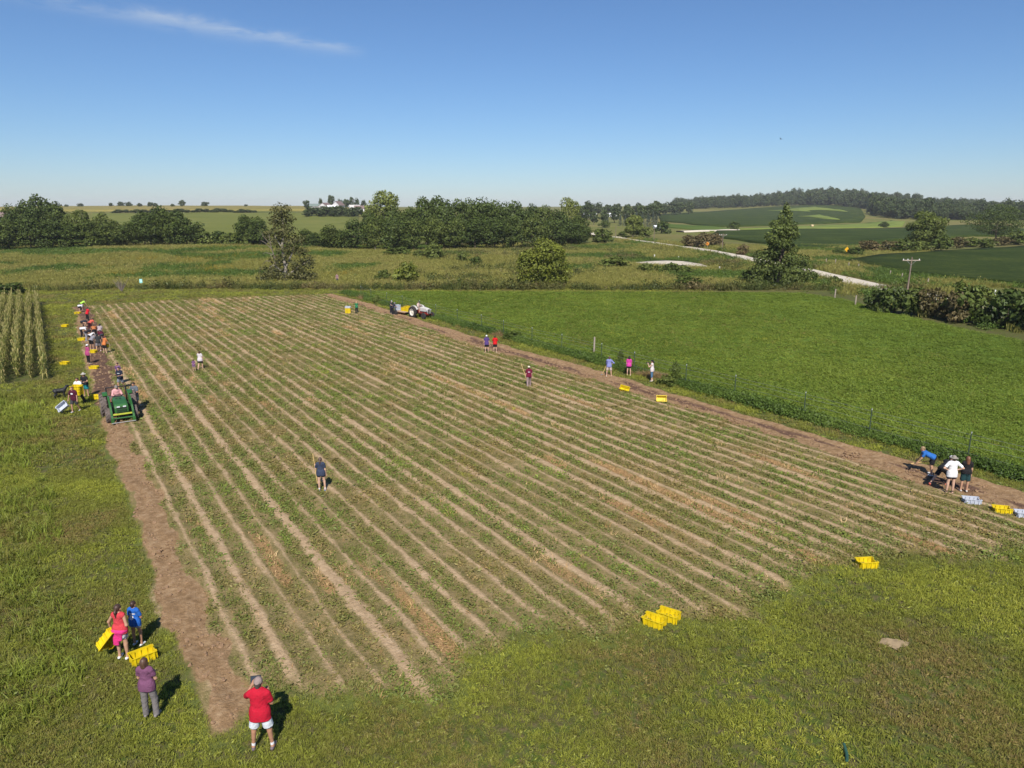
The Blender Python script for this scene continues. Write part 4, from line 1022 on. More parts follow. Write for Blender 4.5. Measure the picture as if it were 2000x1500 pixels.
for i, (px, w_) in enumerate(((1262, 44), (1290, 34), (1312, 44), (1336, 40))):
    shrub(px, 533 + i, 514 + (i % 2) * 4, w_, 'shrubm', ORD[i] + ' green bush from the left along the near side of the gravel pad', 'bushes along the gravel pad', i)
shrub(1200, 525, 502, 60, 'shrubm', 'broad green bush left of the gravel pad')
shrub(1176, 476, 447, 54, 'shrub', 'dark bush by the road bend before the upright tree')
shrub(1118, 478, 455, 46, 'shrub', 'dark bush at the right foot of the central wood')
shrub(1132, 466, 453, 30, 'shrubb', 'reddish grey bush at the right foot of the central wood')
shrub(1181, 445, 430, 24, 'shrub', 'small dark bush in the grass across the road')
shrub(1255, 463, 444, 40, 'shrubm', 'grassy bush beside the upright light tree')
shrub(1293, 456, 432, 32, 'shrub', 'dark bush right of the upright light tree')
shrub(1215, 463, 452, 22, 'shrub', 'low bush left of the upright light tree')
shrub(1432, 450, 433, 22, 'shrub', 'single dark bush at the end of the farm track')
shrub(1727, 444, 433, 20, 'shrub', 'round bush on the pale cut hay strip')
for i, (px, py, tp, w_) in enumerate(((1350, 483, 460, 40), (1372, 485, 455, 46), (1394, 484, 456, 40), (1402, 480, 462, 24))):
    shrub(px, py, tp, w_, 'shrubb', ORD[i] + ' brownish bush from the left in the clump behind the orange road sign', 'dark bush clump behind the sign', i)
shrub(1448, 500, 478, 26, 'shrubb', 'small brown bush left of the conical tree')
shrub(1465, 556, 525, 44, 'shrub', 'dark bush at the left foot of the conical tree')
for i, (px, py, tp, w_, kk) in enumerate(((1637, 500, 483, 26, 'shrub'), (1668, 502, 483, 34, 'shrub'), (1700, 492, 470, 46, 'shrubb'), (1735, 492, 471, 44, 'shrubb'), (1768, 494, 468, 48, 'shrubm'), (1800, 492, 470, 40, 'shrubm'), (1838, 490, 458, 46, 'shrub'), (1868, 486, 462, 40, 'shrubb'), (1898, 482, 465, 44, 'shrubm'), (1925, 484, 466, 40, 'shrubm'), (1955, 480, 462, 44, 'shrubb'), (1985, 478, 452, 50, 'shrubm'), (2015, 476, 452, 44, 'shrub'))):
    shrub(px, py, tp, w_, kk, ORD[i] + ' bush from the left in the mixed hedge between the soybean fields', 'hedge between the soybean fields', i)
shrub(1585, 555, 530, 28, 'shrub', 'spiky dark bush on the near verge right of the conical tree')
shrub(1630, 560, 540, 34, 'shrubm', 'low green bush on the near verge before the white road', None)
for i, (px, py, tp, w_, kk) in enumerate(((1712, 606, 564, 52, 'shrub'), (1745, 612, 556, 66, 'shrub'), (1785, 616, 558, 66, 'shrub'), (1825, 622, 562, 66, 'shrubb'), (1868, 630, 570, 60, 'shrubb'))):
    shrub(px, py, tp, w_, kk, ORD[i] + ' bush from the left in the thicket around the big utility pole', 'thicket around the utility pole', i)
shrub(1885, 628, 548, 84, 'shrubm', 'big leafy green bush left of the frame edge by the road')
shrub(1965, 642, 562, 100, 'shrub', 'biggest dark bush at the right edge beside the hay field')
shrub(2030, 650, 570, 90, 'shrub', 'dark bush cut by the right edge of the picture')
shrub(1915, 600, 555, 60, 'shrubm', 'green bush behind the two big bushes at the right edge')
shrub(22, 575, 552, 60, 'shrub', 'black bush at the left edge behind the corn')  # same dark foliage as the other dark shrubs
shrub(-10, 575, 550, 50, 'shrub', 'dark bush cut by the left edge behind the corn')
for i, (px, py, tp, w_, lb) in enumerate(((1000, 664, 646, 34, 'leafy weed clump on the fence line behind the pair of walkers'), (1211, 716, 682, 16, 'tall dark weed on the fence line behind the person in pink'), (1318, 750, 706, 26, 'tall leafy weed on the fence line right of the camera woman'), (1303, 752, 732, 44, 'dark weed clump beside the camera woman'), (737, 592, 576, 18, 'dark weed on the fence line behind the crate trailer'))):
    shrub(px, py, tp, w_, 'shrubm' if i else 'shrub', lb, None, i, 'weed_clump')
# bare shrub in the prairie
p, q = sc_at(238, 570); bb = MB(); rr = np.random.default_rng(8)
for i in range(22):
    a = rr.uniform(0, 6.283); l = rr.uniform(14, 30) * q; d = rr.uniform(0.2, 0.75)
    m_ = np.array([math.cos(a) * d * l * .5, math.sin(a) * d * l * .5, l * 0.55]); t_ = m_ + np.array([math.cos(a + .5) * d * l * .5, math.sin(a + .5) * d * l * .5, l * .5]); bb.tube([(0, 0, 0), m_, t_], [0.05, 0.03, 0.008], 5)
tag(bb.build('bare_shrub', M_TWIG, None, True, loc=p), 'leafless grey shrub at the prairie edge left of the teal sign', 'shrub')

# ------------------------------------------------------------------ corn rows
def corn_plant(seed):
    r = np.random.default_rng(seed); V = []; T = []
    def strip(c0, c1, w0, w1, side):
        b = len(V); V.extend([c0 - side * w0, c0 + side * w0, c1 - side * w1, c1 + side * w1]); T.extend([(b, b + 1, b + 3), (b, b + 3, b + 2)])
    for sd in ((1, 0, 0), (0, 1, 0)): strip(np.array([0, 0, 0.]), np.array([0, 0, 1.9]), 0.02, 0.012, np.array(sd, float))
    for i in range(13):
        a = r.uniform(0, 6.283); z = 0.25 + 1.5 * i / 12; o = np.array([math.cos(a), math.sin(a), 0]); s = np.array([-math.sin(a), math.cos(a), 0])
        l = r.uniform(0.28, 0.5); p0_ = np.array([0, 0, z]); p1_ = p0_ + o * l * .5 + np.array([0, 0, .22]); p2_ = p0_ + o * l + np.array([0, 0, r.uniform(-.25, .1)])
        strip(p0_, p1_, 0.025, 0.045, s); strip(p1_, p2_, 0.045, 0.004, s)
    for i in range(5):
        a = r.uniform(0, 6.283); o = np.array([math.cos(a), math.sin(a), 0]); s = np.array([-math.sin(a), math.cos(a), 0]); strip(np.array([0, 0, 1.85]), np.array([0, 0, 2.2]) + o * .14, 0.012, 0.012, s)
    return raw_mesh('corn', np.array(V), np.array(T))
k = NM('corn_leaf'); isl = k.n('NewGeometry').outputs['Random Per Island']; zc = k.n('SeparateXYZ', {0: k.n('TexCoord').outputs['Object']}).outputs[2]
cg = k.ramp(isl, [(0.1, (0.09, 0.12, 0.022)), (0.45, (0.17, 0.19, 0.035)), (0.7, (0.32, 0.28, 0.08)), (0.95, (0.48, 0.39, 0.17))])
cg = k.mix(k.math('MULTIPLY', k.step(zc, 1.7, 2.1), 0.6), cg, (0.46, 0.38, 0.15))
M_CORN = k.leaf(cg, 0.25)
source('corn', [corn_plant(i) for i in range(5)], M_CORN)
ro = ['row of tasselled corn nearest the mown verge', 'second corn row from the mown verge', 'third corn row from the mown verge', 'fourth corn row from the mown verge', 'fifth corn row farthest from the verge']
for j, nrow in enumerate((-0.6, -1.45, -2.3, -3.15, -4.0)):
    aa = np.arange(60.5 + (j % 3), 111, 0.2); aa = aa + rs.normal(0, 0.05, len(aa)); pts = fw(nrow + rs.normal(0, 0.05, len(aa)), aa)
    scatter('corn_row', np.column_stack([pts, np.zeros(len(pts))]), 'corn', 0.70, ro[j], 'corn', 0.06, 40 + j)

# ------------------------------------------------------------------ materials for things
M_YEL = simple('yellow_plastic', (0.60, 0.44, 0.006), 0.5, var=0.22, scale=4, spec=0.35)
M_GRY = simple('grey_plastic', (0.42, 0.45, 0.52), 0.5, var=0.12, scale=5, spec=0.35)
M_GREEN = simple('green_paint', (0.026, 0.105, 0.022), 0.35, var=0.18, scale=3, spec=0.45, coat=0.2)
M_BLACK = simple('black_metal', (0.02, 0.02, 0.022), 0.5, var=0.3, scale=5)
M_RUB = simple('tyre_rubber', (0.035, 0.032, 0.03), 0.85, var=0.4, scale=9, bump=0.2)
M_RUBD = simple('dusty_rubber', (0.12, 0.095, 0.085), 0.9, var=0.35, scale=7, bump=0.2)
M_RIMY = simple('yellow_rim', (0.6, 0.42, 0.02), 0.5, var=0.2)
M_RIMW = simple('cream_rim', (0.66, 0.62, 0.54), 0.55, var=0.15)
M_STEEL = simple('worn_steel', (0.36, 0.35, 0.34), 0.4, 0.7, var=0.25)
M_RED = simple('red_paint', (0.24, 0.03, 0.022), 0.5, var=0.2)
M_RUST = simple('rusty_iron', (0.20, 0.07, 0.035), 0.8, var=0.4, scale=9, bump=0.3)
M_WPAINT = simple('white_paint', (0.50, 0.48, 0.45), 0.55, var=0.10, scale=3)
M_TIN = simple('white_metal_roof', (0.74, 0.75, 0.77), 0.45, var=0.06, scale=1)
M_GROOF = simple('green_grey_roof', (0.16, 0.20, 0.18), 0.7, var=0.15, scale=1)
M_BROOF = simple('brown_roof', (0.17, 0.12, 0.11), 0.8, var=0.2, scale=1)
M_SIDING = simple('pale_siding', (0.56, 0.55, 0.56), 0.7, var=0.08, scale=1)
M_GLASSD = simple('dark_window', (0.03, 0.035, 0.045), 0.15, var=0.1, spec=0.6)
M_WOOD = simple('weathered_wood', (0.30, 0.25, 0.20), 0.85, var=0.25, scale=4, bump=0.3)
M_PLANK = simple('trailer_wood', (0.38, 0.28, 0.19), 0.85, var=0.25, scale=5, bump=0.3)
M_HANDLE = simple('ash_handle', (0.55, 0.38, 0.16), 0.6, var=0.15)
M_ORANGE = simple('orange_sign', (0.55, 0.20, 0.02), 0.45, var=0.05)
M_YSIGN = simple('golden_sign', (0.70, 0.36, 0.01), 0.45, var=0.06)
M_TEAL = simple('teal_sign', (0.25, 0.62, 0.60), 0.5, var=0.06)
M_WHITE = simple('white_enamel', (0.8, 0.8, 0.8), 0.45, var=0.04)
M_LAMP = simple('lamp_lens', (0.6, 0.62, 0.65), 0.15, var=0.1, spec=0.7)
M_VINYL = simple('black_vinyl', (0.03, 0.03, 0.032), 0.55, var=0.2)
M_TPOST = simple('green_post_steel', (0.05, 0.075, 0.05), 0.6, var=0.25)
M_BALE = simple('hay_bale', (0.5, 0.38, 0.22), 0.95, var=0.3, scale=5, bump=0.6)

# ------------------------------------------------------------------ crates
def crate_mesh():
    L, W, Hc, t = 0.64, 0.42, 0.25, 0.012
    mb = MB()
    mb.box((0, 0, 0.012), (L - 0.09, W - 0.09, 0.02))
    fl = 0.028                                           # walls lean out
    for s in (-1, 1):
        y0, y1 = s * (W / 2 - 0.045), s * (W / 2 - 0.012)
        mb.add([(-L/2+.045, y0, 0), (L/2-.045, y0, 0), (L/2-.014, y1, Hc), (-L/2+.014, y1, Hc), (-L/2+.045, y0 - s*t, 0), (L/2-.045, y0 - s*t, 0), (L/2-.014, y1 - s*t, Hc), (-L/2+.014, y1 - s*t, Hc)],
               [(0, 1, 2, 3), (4, 7, 6, 5), (0, 4, 5, 1), (3, 2, 6, 7), (0, 3, 7, 4), (1, 5, 6, 2)])
        mb.box((0, s * (W / 2 - 0.006), Hc), (L, 0.034, 0.022))              # rim
        for x in (-0.24, -0.08, 0.08, 0.24):                                  # outer ribs
            mb.box((x, s * (W / 2 - 0.014), Hc * 0.5), (0.05, 0.032, Hc * 0.92), taper=1.0)
            mb.box((x + .08, s * (W / 2 - 0.046), Hc * 0.5), (0.022, 0.03, Hc * 0.86))
        # end walls with a lowered hand hold in the middle
        x0, x1 = s * (L / 2 - 0.045), s * (L / 2 - 0.012)
        prof = [(-W/2+.045, 0.0), (W/2-.045, 0.0), (W/2-.014, Hc), (0.11, Hc), (0.08, Hc - 0.05), (-0.08, Hc - 0.05), (-0.11, Hc), (-W/2+.014, Hc)]
        V = []
        for dx in (0, -s * t):
            for y, z in prof: V.append((x0 + (x1 - x0) * z / Hc + dx, y, z))
        n = len(prof); mb.add(V, [tuple(range(n)), tuple(reversed(range(n, 2 * n)))] + [(i, (i + 1) % n, n + (i + 1) % n, n + i) for i in range(n)])
        for y in (-0.155, 0.155): mb.box((s * (L / 2 - 0.004), y, Hc), (0.034, 0.10, 0.022))
        for y in (-0.12, 0.12): mb.box((s * (L / 2 - 0.02), y, Hc * 0.46), (0.03, 0.035, Hc * 0.88))
        mb.box((s * (L / 2 - 0.012), 0, Hc - 0.05), (0.034, 0.17, 0.02))
        mb.box((s * (L / 2 - 0.012), 0, 0.12), (0.012, 0.09, 0.05))
    return mb.mesh('crate')
CRM = crate_mesh(); CRY = CRM; CRG = CRM.copy(); CRY.materials.append(M_YEL); CRG.materials.append(M_GRY)
def crate(px, py, rz, label, col='y', dz=0.03, off=(0, 0), rot=None, group=None):
    p = gp(px, py); o = obj('crate', CRY if col == 'y' else CRG, None, None, (p.x + off[0], p.y + off[1], p.z + dz), rot or (0, 0, math.radians(rz)))
    return tag(o, label, 'crate', group)
crate(280, 1291, 42, 'empty yellow crate on the grass behind the woman in purple')
crate(1277, 1222, -33, 'left of the two yellow crates side by side on the grass')
crate(1305, 1211, -33, 'right of the two yellow crates side by side on the grass')
crate(1691, 1108, 6, 'single yellow crate on the grass at the near end of the rows')
crate(1896, 985, -12, 'grey crate on the dug strip beside the digging group', 'g')
crate(1955, 1003, -14, 'yellow crate between two grey crates on the right dug strip')
crate(1999, 1012, -14, 'grey crate cut by the right edge of the picture', 'g')
crate(1219, 766, -10, 'yellow crate in the dug strip below the man in khaki shorts', rot=(0.5, 0.2, -0.3), dz=0.12)
crate(1291, 787, -8, 'tipped yellow crate in the dug strip below the camera woman', rot=(0.9, 0, -0.1), dz=0.2)
crate(127, 639, 0, 'farther of two yellow crates on the mown verge beside the corn')
crate(127, 713, -4, 'nearer of two yellow crates on the mown verge beside the corn')
crate(184, 722, 4, 'yellow crate at the feet of the person in magenta')
crate(187, 780, 10, 'yellow crate on the grass between the carriers and the green tractor')
crate(160, 666, 5, 'yellow crate at the left side of the picking crowd')
crate(181, 690, 0, 'yellow crate in the dug soil in front of the picking crowd')
crate(152, 614, 0, 'yellow crate beside the picker in white at the far end')
for i, (c_, lb) in enumerate((('y', 'bottom yellow crate of the stack on the ridges'), ('y', 'second yellow crate of the stack on the ridges'), ('y', 'third yellow crate of the stack on the ridges'), ('g', 'grey crate topping the stack on the ridges'))):
    crate(680, 613, 3, lb, c_, 0.06 + i * 0.19)

# ------------------------------------------------------------------ wheels
def wheel(parent, c, R, w, rim_mat, lugs=18, tmat=None, rib=False):
    """wheel > tyre, rim ; axle along x"""
    e = bpy.data.objects.new('wheel', None); COL.objects.link(e); e.parent = parent; e.location = c
    r = R * 0.60; q = w / 2
    mb = MB().lathe([(r, -q * .82), (r * 1.12, -q), (R * .9, -q), (R * .965, -q * .75), (R * .985, 0), (R * .965, q * .75), (R * .9, q), (r * 1.12, q), (r, q * .82)], (0, 0, 0), 'x', 32, True)
    if not rib:
        for i in range(lugs):
            for s in (-1, 1):
                a = 2 * math.pi * (i + (0.5 if s > 0 else 0)) / lugs
                M = Matrix.Rotation(a, 3, 'X') @ Matrix.Rotation(s * 0.75, 3, 'Z')
                d = Matrix.Rotation(a, 3, 'X') @ Vector((s * q * .47, 0, R * 0.985))
                mb.box(d, (q * 1.15, R * 0.075, R * 0.07), M)
    else:
        for x in (-.4, 0, .4): mb.lathe([(R * .97, x * w - .02), (R * 1.005, x * w - .015), (R * 1.005, x * w + .015), (R * .97, x * w + .02)], (0, 0, 0), 'x', 32)
    mb.build('tyre', tmat or M_RUB, e, False)
    mr = MB().lathe([(0.02, -q * .3), (R * .18, -q * .42), (R * .2, -q * .3), (r * .86, -q * .12), (r * .9, -q * .8), (r * 1.01, -q * .84), (r * 1.01, q * .84), (r * .9, q * .8), (r * .86, q * .05), (R * .2, q * .2), (R * .18, q * .42), (0.02, q * .44)], (0, 0, 0), 'x', 24)
    for i in range(6):
        a = i * math.pi / 3
        mr.lathe([(0.02, q * .0), (0.02, q * .5)], (0, R * .13 * math.cos(a), R * .13 * math.sin(a)), 'x', 6)
    mr.build('rim', rim_mat, e, True)
    return e

# ------------------------------------------------------------------ green loader tractor (local +y is forward)
def fpos(n, a): q = fw(np.array(n), np.array(a)); return (float(q[0]), float(q[1]), 0.0)
tg = empty('loader_tractor', (*fpos(2.98, 47.0)[:2], 0.02), TH + math.pi)
tag(tg, 'green compact tractor with front loader arms driving along the dug strip', 'tractor')
for s in (-1, 1):
    wheel(tg, (s * 0.78, -0.55, 0.69), 0.69, 0.36, M_RIMY, 20, M_RUBD)
    wheel(tg, (s * 0.70, 1.12, 0.43), 0.43, 0.26, M_RIMY, 16, M_RUBD)
mb = MB(); hp = [(0.25, 0.62), (0.25, 1.28), (0.9, 1.22), (1.5, 1.10), (1.6, 0.98), (1.62, 0.62)]
bm = bmesh.new(); vs = []
for x, sc_ in ((-0.36, 0.92), (-0.30, 1.0), (0.30, 1.0), (0.36, 0.92)):
    vs.append([bm.verts.new((x, y, 0.62 + (z - 0.62) * sc_)) for y, z in hp])
for a, b in zip(vs[:-1], vs[1:]):
    for i in range(len(hp)): j = (i + 1) % len(hp); bm.faces.new((a[i], b[i], b[j], a[j]))
bm.faces.new(list(reversed(vs[0]))); bm.faces.new(vs[-1])
bmesh.ops.recalc_face_normals(bm, faces=bm.faces[:]); bmesh.ops.bevel(bm, geom=bm.edges[:], offset=0.03, segments=2, affect='EDGES')
me = bpy.data.meshes.new('hood'); bm.to_mesh(me); bm.free()
hood = obj('hood', me, M_GREEN, tg)
MB().box((0.0, 1.60, 0.92), (0.5, 0.06, 0.06)).box((-0.05, 0.62, 1.262), (0.10, 0.16, 0.012), Matrix.Rotation(-.09, 3, 'X')).box((0.14, 0.62, 1.262), (0.12, 0.10, 0.012), Matrix.Rotation(-.09, 3, 'X')).build('hood_vent', M_BLACK, hood)
MB().box((0, 1.625, 0.74), (0.5, 0.05, 0.20), bev=0.015).build('grille', M_BLACK, tg)
for z in (0.68, 0.75, 0.82): MB().box((0, 1.655, z), (0.46, 0.02, 0.018)).build('grille_bar', M_GREEN, tg)
for s in (-1, 1): MB().box((s * 0.16, 1.61, 0.985), (0.17, 0.06, 0.07), bev=0.015).build('headlight', M_LAMP, tg)
MB().box((0, 0.7, 0.5), (0.36, 2.0, 0.26), bev=0.03).box((0, 1.12, 0.38), (1.1, 0.14, 0.12)).box((0, -0.55, 0.6), (1.2, 0.26, 0.26), bev=.03).build('chassis', M_BLACK, tg)
MB().box((0, 1.80, 0.60), (0.98, 0.05, 0.09), bev=0.01).build('front_bumper', simple('yellow_green_paint', (0.42, 0.45, 0.05), .5), tg)
for s in (-1, 1):
    # curved fender over the rear wheel
    pr = [(-0.55 + 0.80 * math.cos(a), 0.66 + 0.80 * math.sin(a)) for a in np.linspace(1.0, 2.1, 9)]
    pr2 = [(-0.55 + 0.76 * math.cos(a), 0.66 + 0.76 * math.sin(a)) for a in np.linspace(2.1, 1.0, 9)]
    MB().prism(pr + pr2, s * 0.52, s * 0.78).build('fender', M_GREEN, tg)
    # loader arm: tower, boom, cylinder, foot
    la = MB()
    la.box((s * 0.53, 0.42, 0.98), (0.09, 0.24, 0.86), bev=0.01)
    arm = [(0.42, 1.38), (0.62, 1.42), (1.55, 1.02), (2.0, 0.42), (1.94, 0.26), (1.84, 0.30), (1.42, 0.90), (0.56, 1.26), (0.40, 1.28)]
    la.prism(arm, s * 0.50, s * 0.60)
    la.tube([(s * 0.55, 0.50, 0.72), (s * 0.55, 1.42, 0.92)], 0.035, 8)
    la.tube([(s * 0.55, 1.25, 1.12), (s * 0.55, 1.88, 0.62)], 0.03, 8)
    la.box((s * 0.55, 1.95, 0.26), (0.16, 0.10, 0.30), bev=0.01)
    la.build('loader_arm', M_GREEN, tg)
MB().tube([(-0.6, 1.92, 0.40), (0.6, 1.92, 0.40)], 0.045, 10).build('loader_crossbar', M_GREEN, tg)
MB().tube([(-0.62, 2.0, 0.16), (0.62, 2.0, 0.16)], 0.03, 8).build('attachment_bar', M_STEEL, tg)
MB().box((0, -0.12, 0.62), (0.8, 0.8, 0.04)).build('floor_plate', M_BLACK, tg)
st_ = MB().box((0, -0.62, 0.93), (0.48, 0.46, 0.12), bev=0.04); st_.build('seat', M_VINYL, tg, True)
MB().box((0, -0.86, 1.18), (0.46, 0.10, 0.44), Matrix.Rotation(0.15, 3, 'X'), bev=0.04).build('backrest', M_VINYL, tg, True)
sw = bpy.data.objects.new('steering_wheel', None); COL.objects.link(sw); sw.parent = tg; sw.location = (0, -0.06, 1.27); sw.rotation_euler = (0.6, 0, 0)
mt = MB(); mt.lathe([(0.185 + 0.018 * math.cos(t), 0.018 * math.sin(t)) for t in np.linspace(0, 6.283, 9)[:-1]], (0, 0, 0), 'z', 22, True); mt.build('wheel_rim', M_BLACK, sw, True)
MB().box((0, 0, 0), (0.36, 0.03, 0.015)).box((0, -0.09, 0), (0.03, 0.18, 0.015)).tube([(0, 0, -.5), (0, 0, .02)], 0.03, 8).build('wheel_spokes', M_BLACK, sw)
MB().box((0, 0.12, 1.12), (0.44, 0.24, 0.34), bev=0.04).build('dashboard', M_BLACK, tg)
for s in (-1, 1): MB().tube([(s * 0.52, -1.02, 0.6), (s * 0.52, -1.05, 1.62)], 0.04, 8).build('roll_bar_post', M_BLACK, tg)
MB().tube([(-0.52, -1.05, 1.60), (0.52, -1.05, 1.60)], 0.035, 8).build('roll_bar', M_BLACK, tg)
for s in (-1, 1): MB().box((s * .52, -1.08, 1.3), (.10, .05, .08)).build('tail_light', M_ORANGE, tg)

# potato digger drawn behind
dg = empty('potato_digger', (*fpos(2.98, 49.4)[:2], 0.0), TH + math.pi)
tag(dg, 'rusty red potato digger hitched behind the green tractor', 'digger')
MB().box((0, 0.75, 0.55), (0.9, 0.1, 0.1)).box((-0.55, 0, 0.5), (0.07, 1.6, 0.12)).box((0.55, 0, 0.5), (0.07, 1.6, 0.12)).box((0, -0.7, 0.42), (1.1, 0.08, 0.1)).tube([(0, .75, .55), (0, .5, 1.05)], .04).tube([(-.4, .75, .55), (0, .5, 1.05)], .03).tube([(.4, .75, .55), (0, .5, 1.05)], .03).build('frame', M_RUST, dg)
for i in range(12): MB().tube([(-0.5, 0.5 - i * 0.1, 0.38 + 0.02 * i), (0.5, 0.5 - i * 0.1, 0.38 + 0.02 * i)], 0.014, 6).build('conveyor_rod', M_STEEL, dg)
for s in (-1, 1): MB().lathe([(0.05, -.02), (0.26, -.012), (0.28, 0), (0.26, .012), (0.05, .02)], (s * 0.64, 0.25, 0.95), 'x', 20).tube([(s * .6, .25, .5), (s * .62, .25, .95)], .03).build('side_disc', M_RUST, dg)
for s in (-1, 1): MB().lathe([(0.02, -.04), (0.22, -.04), (0.24, 0), (0.22, .04), (0.02, .04)], (s * 0.66, -0.6, 0.24), 'x', 20).build('ground_wheel', M_BLACK, dg)

# ------------------------------------------------------------------ old red and white tractor, trailer
po = gp(824, 621); TO = TH + math.pi + 0.20
to = empty('vintage_tractor', (po.x, po.y, 0.02), TO)
tag(to, 'old tractor with white hood and red body pulling the crate trailer', 'tractor')
for s in (-1, 1):
    wheel(to, (s * 0.72, -0.75, 0.64), 0.64, 0.30, M_RIMW, 18)
    wheel(to, (s * 0.62, 1.10, 0.36), 0.36, 0.16, M_RIMW, rib=True)
    pr = [(-0.75 + 0.74 * math.cos(a), 0.64 + 0.74 * math.sin(a)) for a in np.linspace(0.5, 2.7, 9)]; pr2 = [(-0.75 + 0.70 * math.cos(a), 0.64 + 0.70 * math.sin(a)) for a in np.linspace(2.7, 0.5, 9)]
    MB().prism(pr + pr2, s * 0.42, s * 0.62).build('fender', M_WPAINT, to)
    MB().tube([(s * .15, 1.0, .62), (s * .45, 1.1, .55), (s * .60, 1.1, .36)], .04, 8).build('front_axle', M_RED, to)
    MB().lathe([(0.02, 0.06), (0.07, 0.05), (0.075, -0.02), (0.03, -0.06)], (s * .26, 1.28, 1.02), 'y', 12).build('headlight', M_LAMP, to, True)
hp = [(-0.05, 0.78), (-0.05, 1.26), (0.5, 1.28), (1.15, 1.20), (1.3, 1.08), (1.32, 0.78)]
bm = bmesh.new(); vs = []
for x, sc_ in ((-0.22, 0.86), (-0.15, 1.0), (0.15, 1.0), (0.22, 0.86)): vs.append([bm.verts.new((x, y, 0.78 + (z - 0.78) * sc_)) for y, z in hp])
for a, b in zip(vs[:-1], vs[1:]):
    for i in range(len(hp)): j = (i + 1) % len(hp); bm.faces.new((a[i], b[i], b[j], a[j]))
bm.faces.new(list(reversed(vs[0]))); bm.faces.new(vs[-1]); bmesh.ops.recalc_face_normals(bm, faces=bm.faces[:]); bmesh.ops.bevel(bm, geom=bm.edges[:], offset=0.03, segments=2, affect='EDGES')
me = bpy.data.meshes.new('hood'); bm.to_mesh(me); bm.free(); obj('hood', me, M_WPAINT, to)
MB().box((0, 1.33, 0.86), (0.36, 0.05, 0.46), bev=.02).build('grille', M_BLACK, to)
for x in (-.2, 0, .2): MB().box((x, 1.365, 0.86), (0.03, 0.03, 0.5)).build('grille_bar', M_WPAINT, to)
MB().box((0, 0.5, 0.6), (0.3, 1.5, 0.34), bev=.04).box((0, -0.6, 0.66), (0.42, 0.8, 0.4), bev=.05).box((0, -.75, .64), (1.25, .18, .18), bev=.03).build('engine_body', M_RED, to)
MB().box((0, -0.68, 0.98), (0.44, 0.4, 0.07), bev=.03).box((0, -.88, 1.08), (.44, .05, .18), bev=.02).build('seat', M_RED, to)
sw = bpy.data.objects.new('steering_wheel', None); COL.objects.link(sw); sw.parent = to; sw.location = (0, -0.18, 1.32); sw.rotation_euler = (0.5, 0, 0)
mt = MB(); mt.lathe([(0.2 + 0.016 * math.cos(t), 0.016 * math.sin(t)) for t in np.linspace(0, 6.283, 9)[:-1]], (0, 0, 0), 'z', 20, True); mt.build('wheel_rim', M_BLACK, sw, True)
MB().box((0, 0, 0), (0.38, 0.025, 0.012)).tube([(0, 0, -.3), (0, 0, .02)], .02, 6).build('wheel_spokes', M_BLACK, sw)
MB().tube([(.2, .6, .75), (.3, .5, .6), (.3, -.9, .45)], .03, 6).build('exhaust_pipe', M_BLACK, to)
Ro = Matrix.Rotation(TO, 3, 'Z')
def oloc(x, y, z): return Vector((po.x, po.y, 0)) + Ro @ Vector((x, y, z))
tl = empty('flat_trailer', oloc(0, -3.5, 0.02), TO); tag(tl, 'low flat wooden trailer loaded with crates behind the old tractor', 'trailer')
for i in range(7): MB().box((-0.60 + i * 0.2, 0, 0.42), (0.185, 2.3, 0.035)).build('plank', M_PLANK, tl)
MB().box((-.62, 0, .36), (.08, 2.3, .08)).box((.62, 0, .36), (.08, 2.3, .08)).box((0, -.95, .36), (1.2, .08, .08)).box((0, .95, .36), (1.2, .08, .08)).build('frame', M_RUST, tl)
MB().tube([(0, 1.0, .36), (0, 2.5, .42)], .04, 8).build('drawbar', M_STEEL, tl)
for s in (-1, 1): wheel(tl, (s * 0.80, -0.35, 0.27), 0.27, 0.16, M_RIMW, rib=True)
def tcrate(x, y, z, c_, lb, rz=0.0): tag(obj('crate', CRY if c_ == 'y' else CRG, None, None, oloc(x, y - 3.5, z), (0, 0, TO + math.pi / 2 + rz)), lb, 'crate')
tcrate(-0.1, 0.72, 0.45, 'y', 'bottom yellow crate of the tall stack on the trailer'); tcrate(-0.1, 0.72, 0.64, 'y', 'middle yellow crate of the tall stack on the trailer', .03); tcrate(-0.1, 0.72, 0.83, 'y', 'top yellow crate of the tall stack on the trailer')
tcrate(-0.05, 0.05, 0.45, 'y', 'bottom yellow crate of the low stack on the trailer'); tcrate(-0.05, 0.05, 0.64, 'y', 'top yellow crate of the low stack on the trailer', -.05)
tcrate(0.1, -0.95, 0.45, 'g', 'bottom grey crate at the tail of the trailer', 1.4); tcrate(0.1, -0.95, 0.64, 'g', 'middle grey crate at the tail of the trailer', 1.5); tcrate(0.1, -0.95, 0.83, 'g', 'top grey crate at the tail of the trailer', 1.5)

# ------------------------------------------------------------------ wire fence along the hay field
fe = empty('wire_fence', (*fpos(37.0, 8)[:2], 0)); tag(fe, 'wire fence of thin steel posts along the hay field', 'fence')
posts = [(36.95 + 0.15 * math.sin(i * 1.7), 6.0 + i * 4.65 + 0.3 * math.sin(i * 2.9)) for i in range(20)]
pm = MB().box((0, 0, 0.78), (0.045, 0.03, 1.6)).box((0, .015, .78), (.012, .04, 1.6)); pme = pm.mesh('post'); pme.materials.append(M_TPOST)
M_GALV = simple('pale_post_tip', (0.42, 0.44, 0.42), 0.5)
pc = MB().box((0, 0, 1.53), (0.047, 0.034, 0.09)).mesh('post_tip'); pc.materials.append(M_GALV)
base = Vector((*fpos(37.0, 8)[:2], 0))
for n_p, a_p in posts:
    q = Vector(fpos(n_p, a_p)) - base; o = obj('post', pme, None, fe, q, (0, 0, TH)); obj('post_tip', pc, None, o)
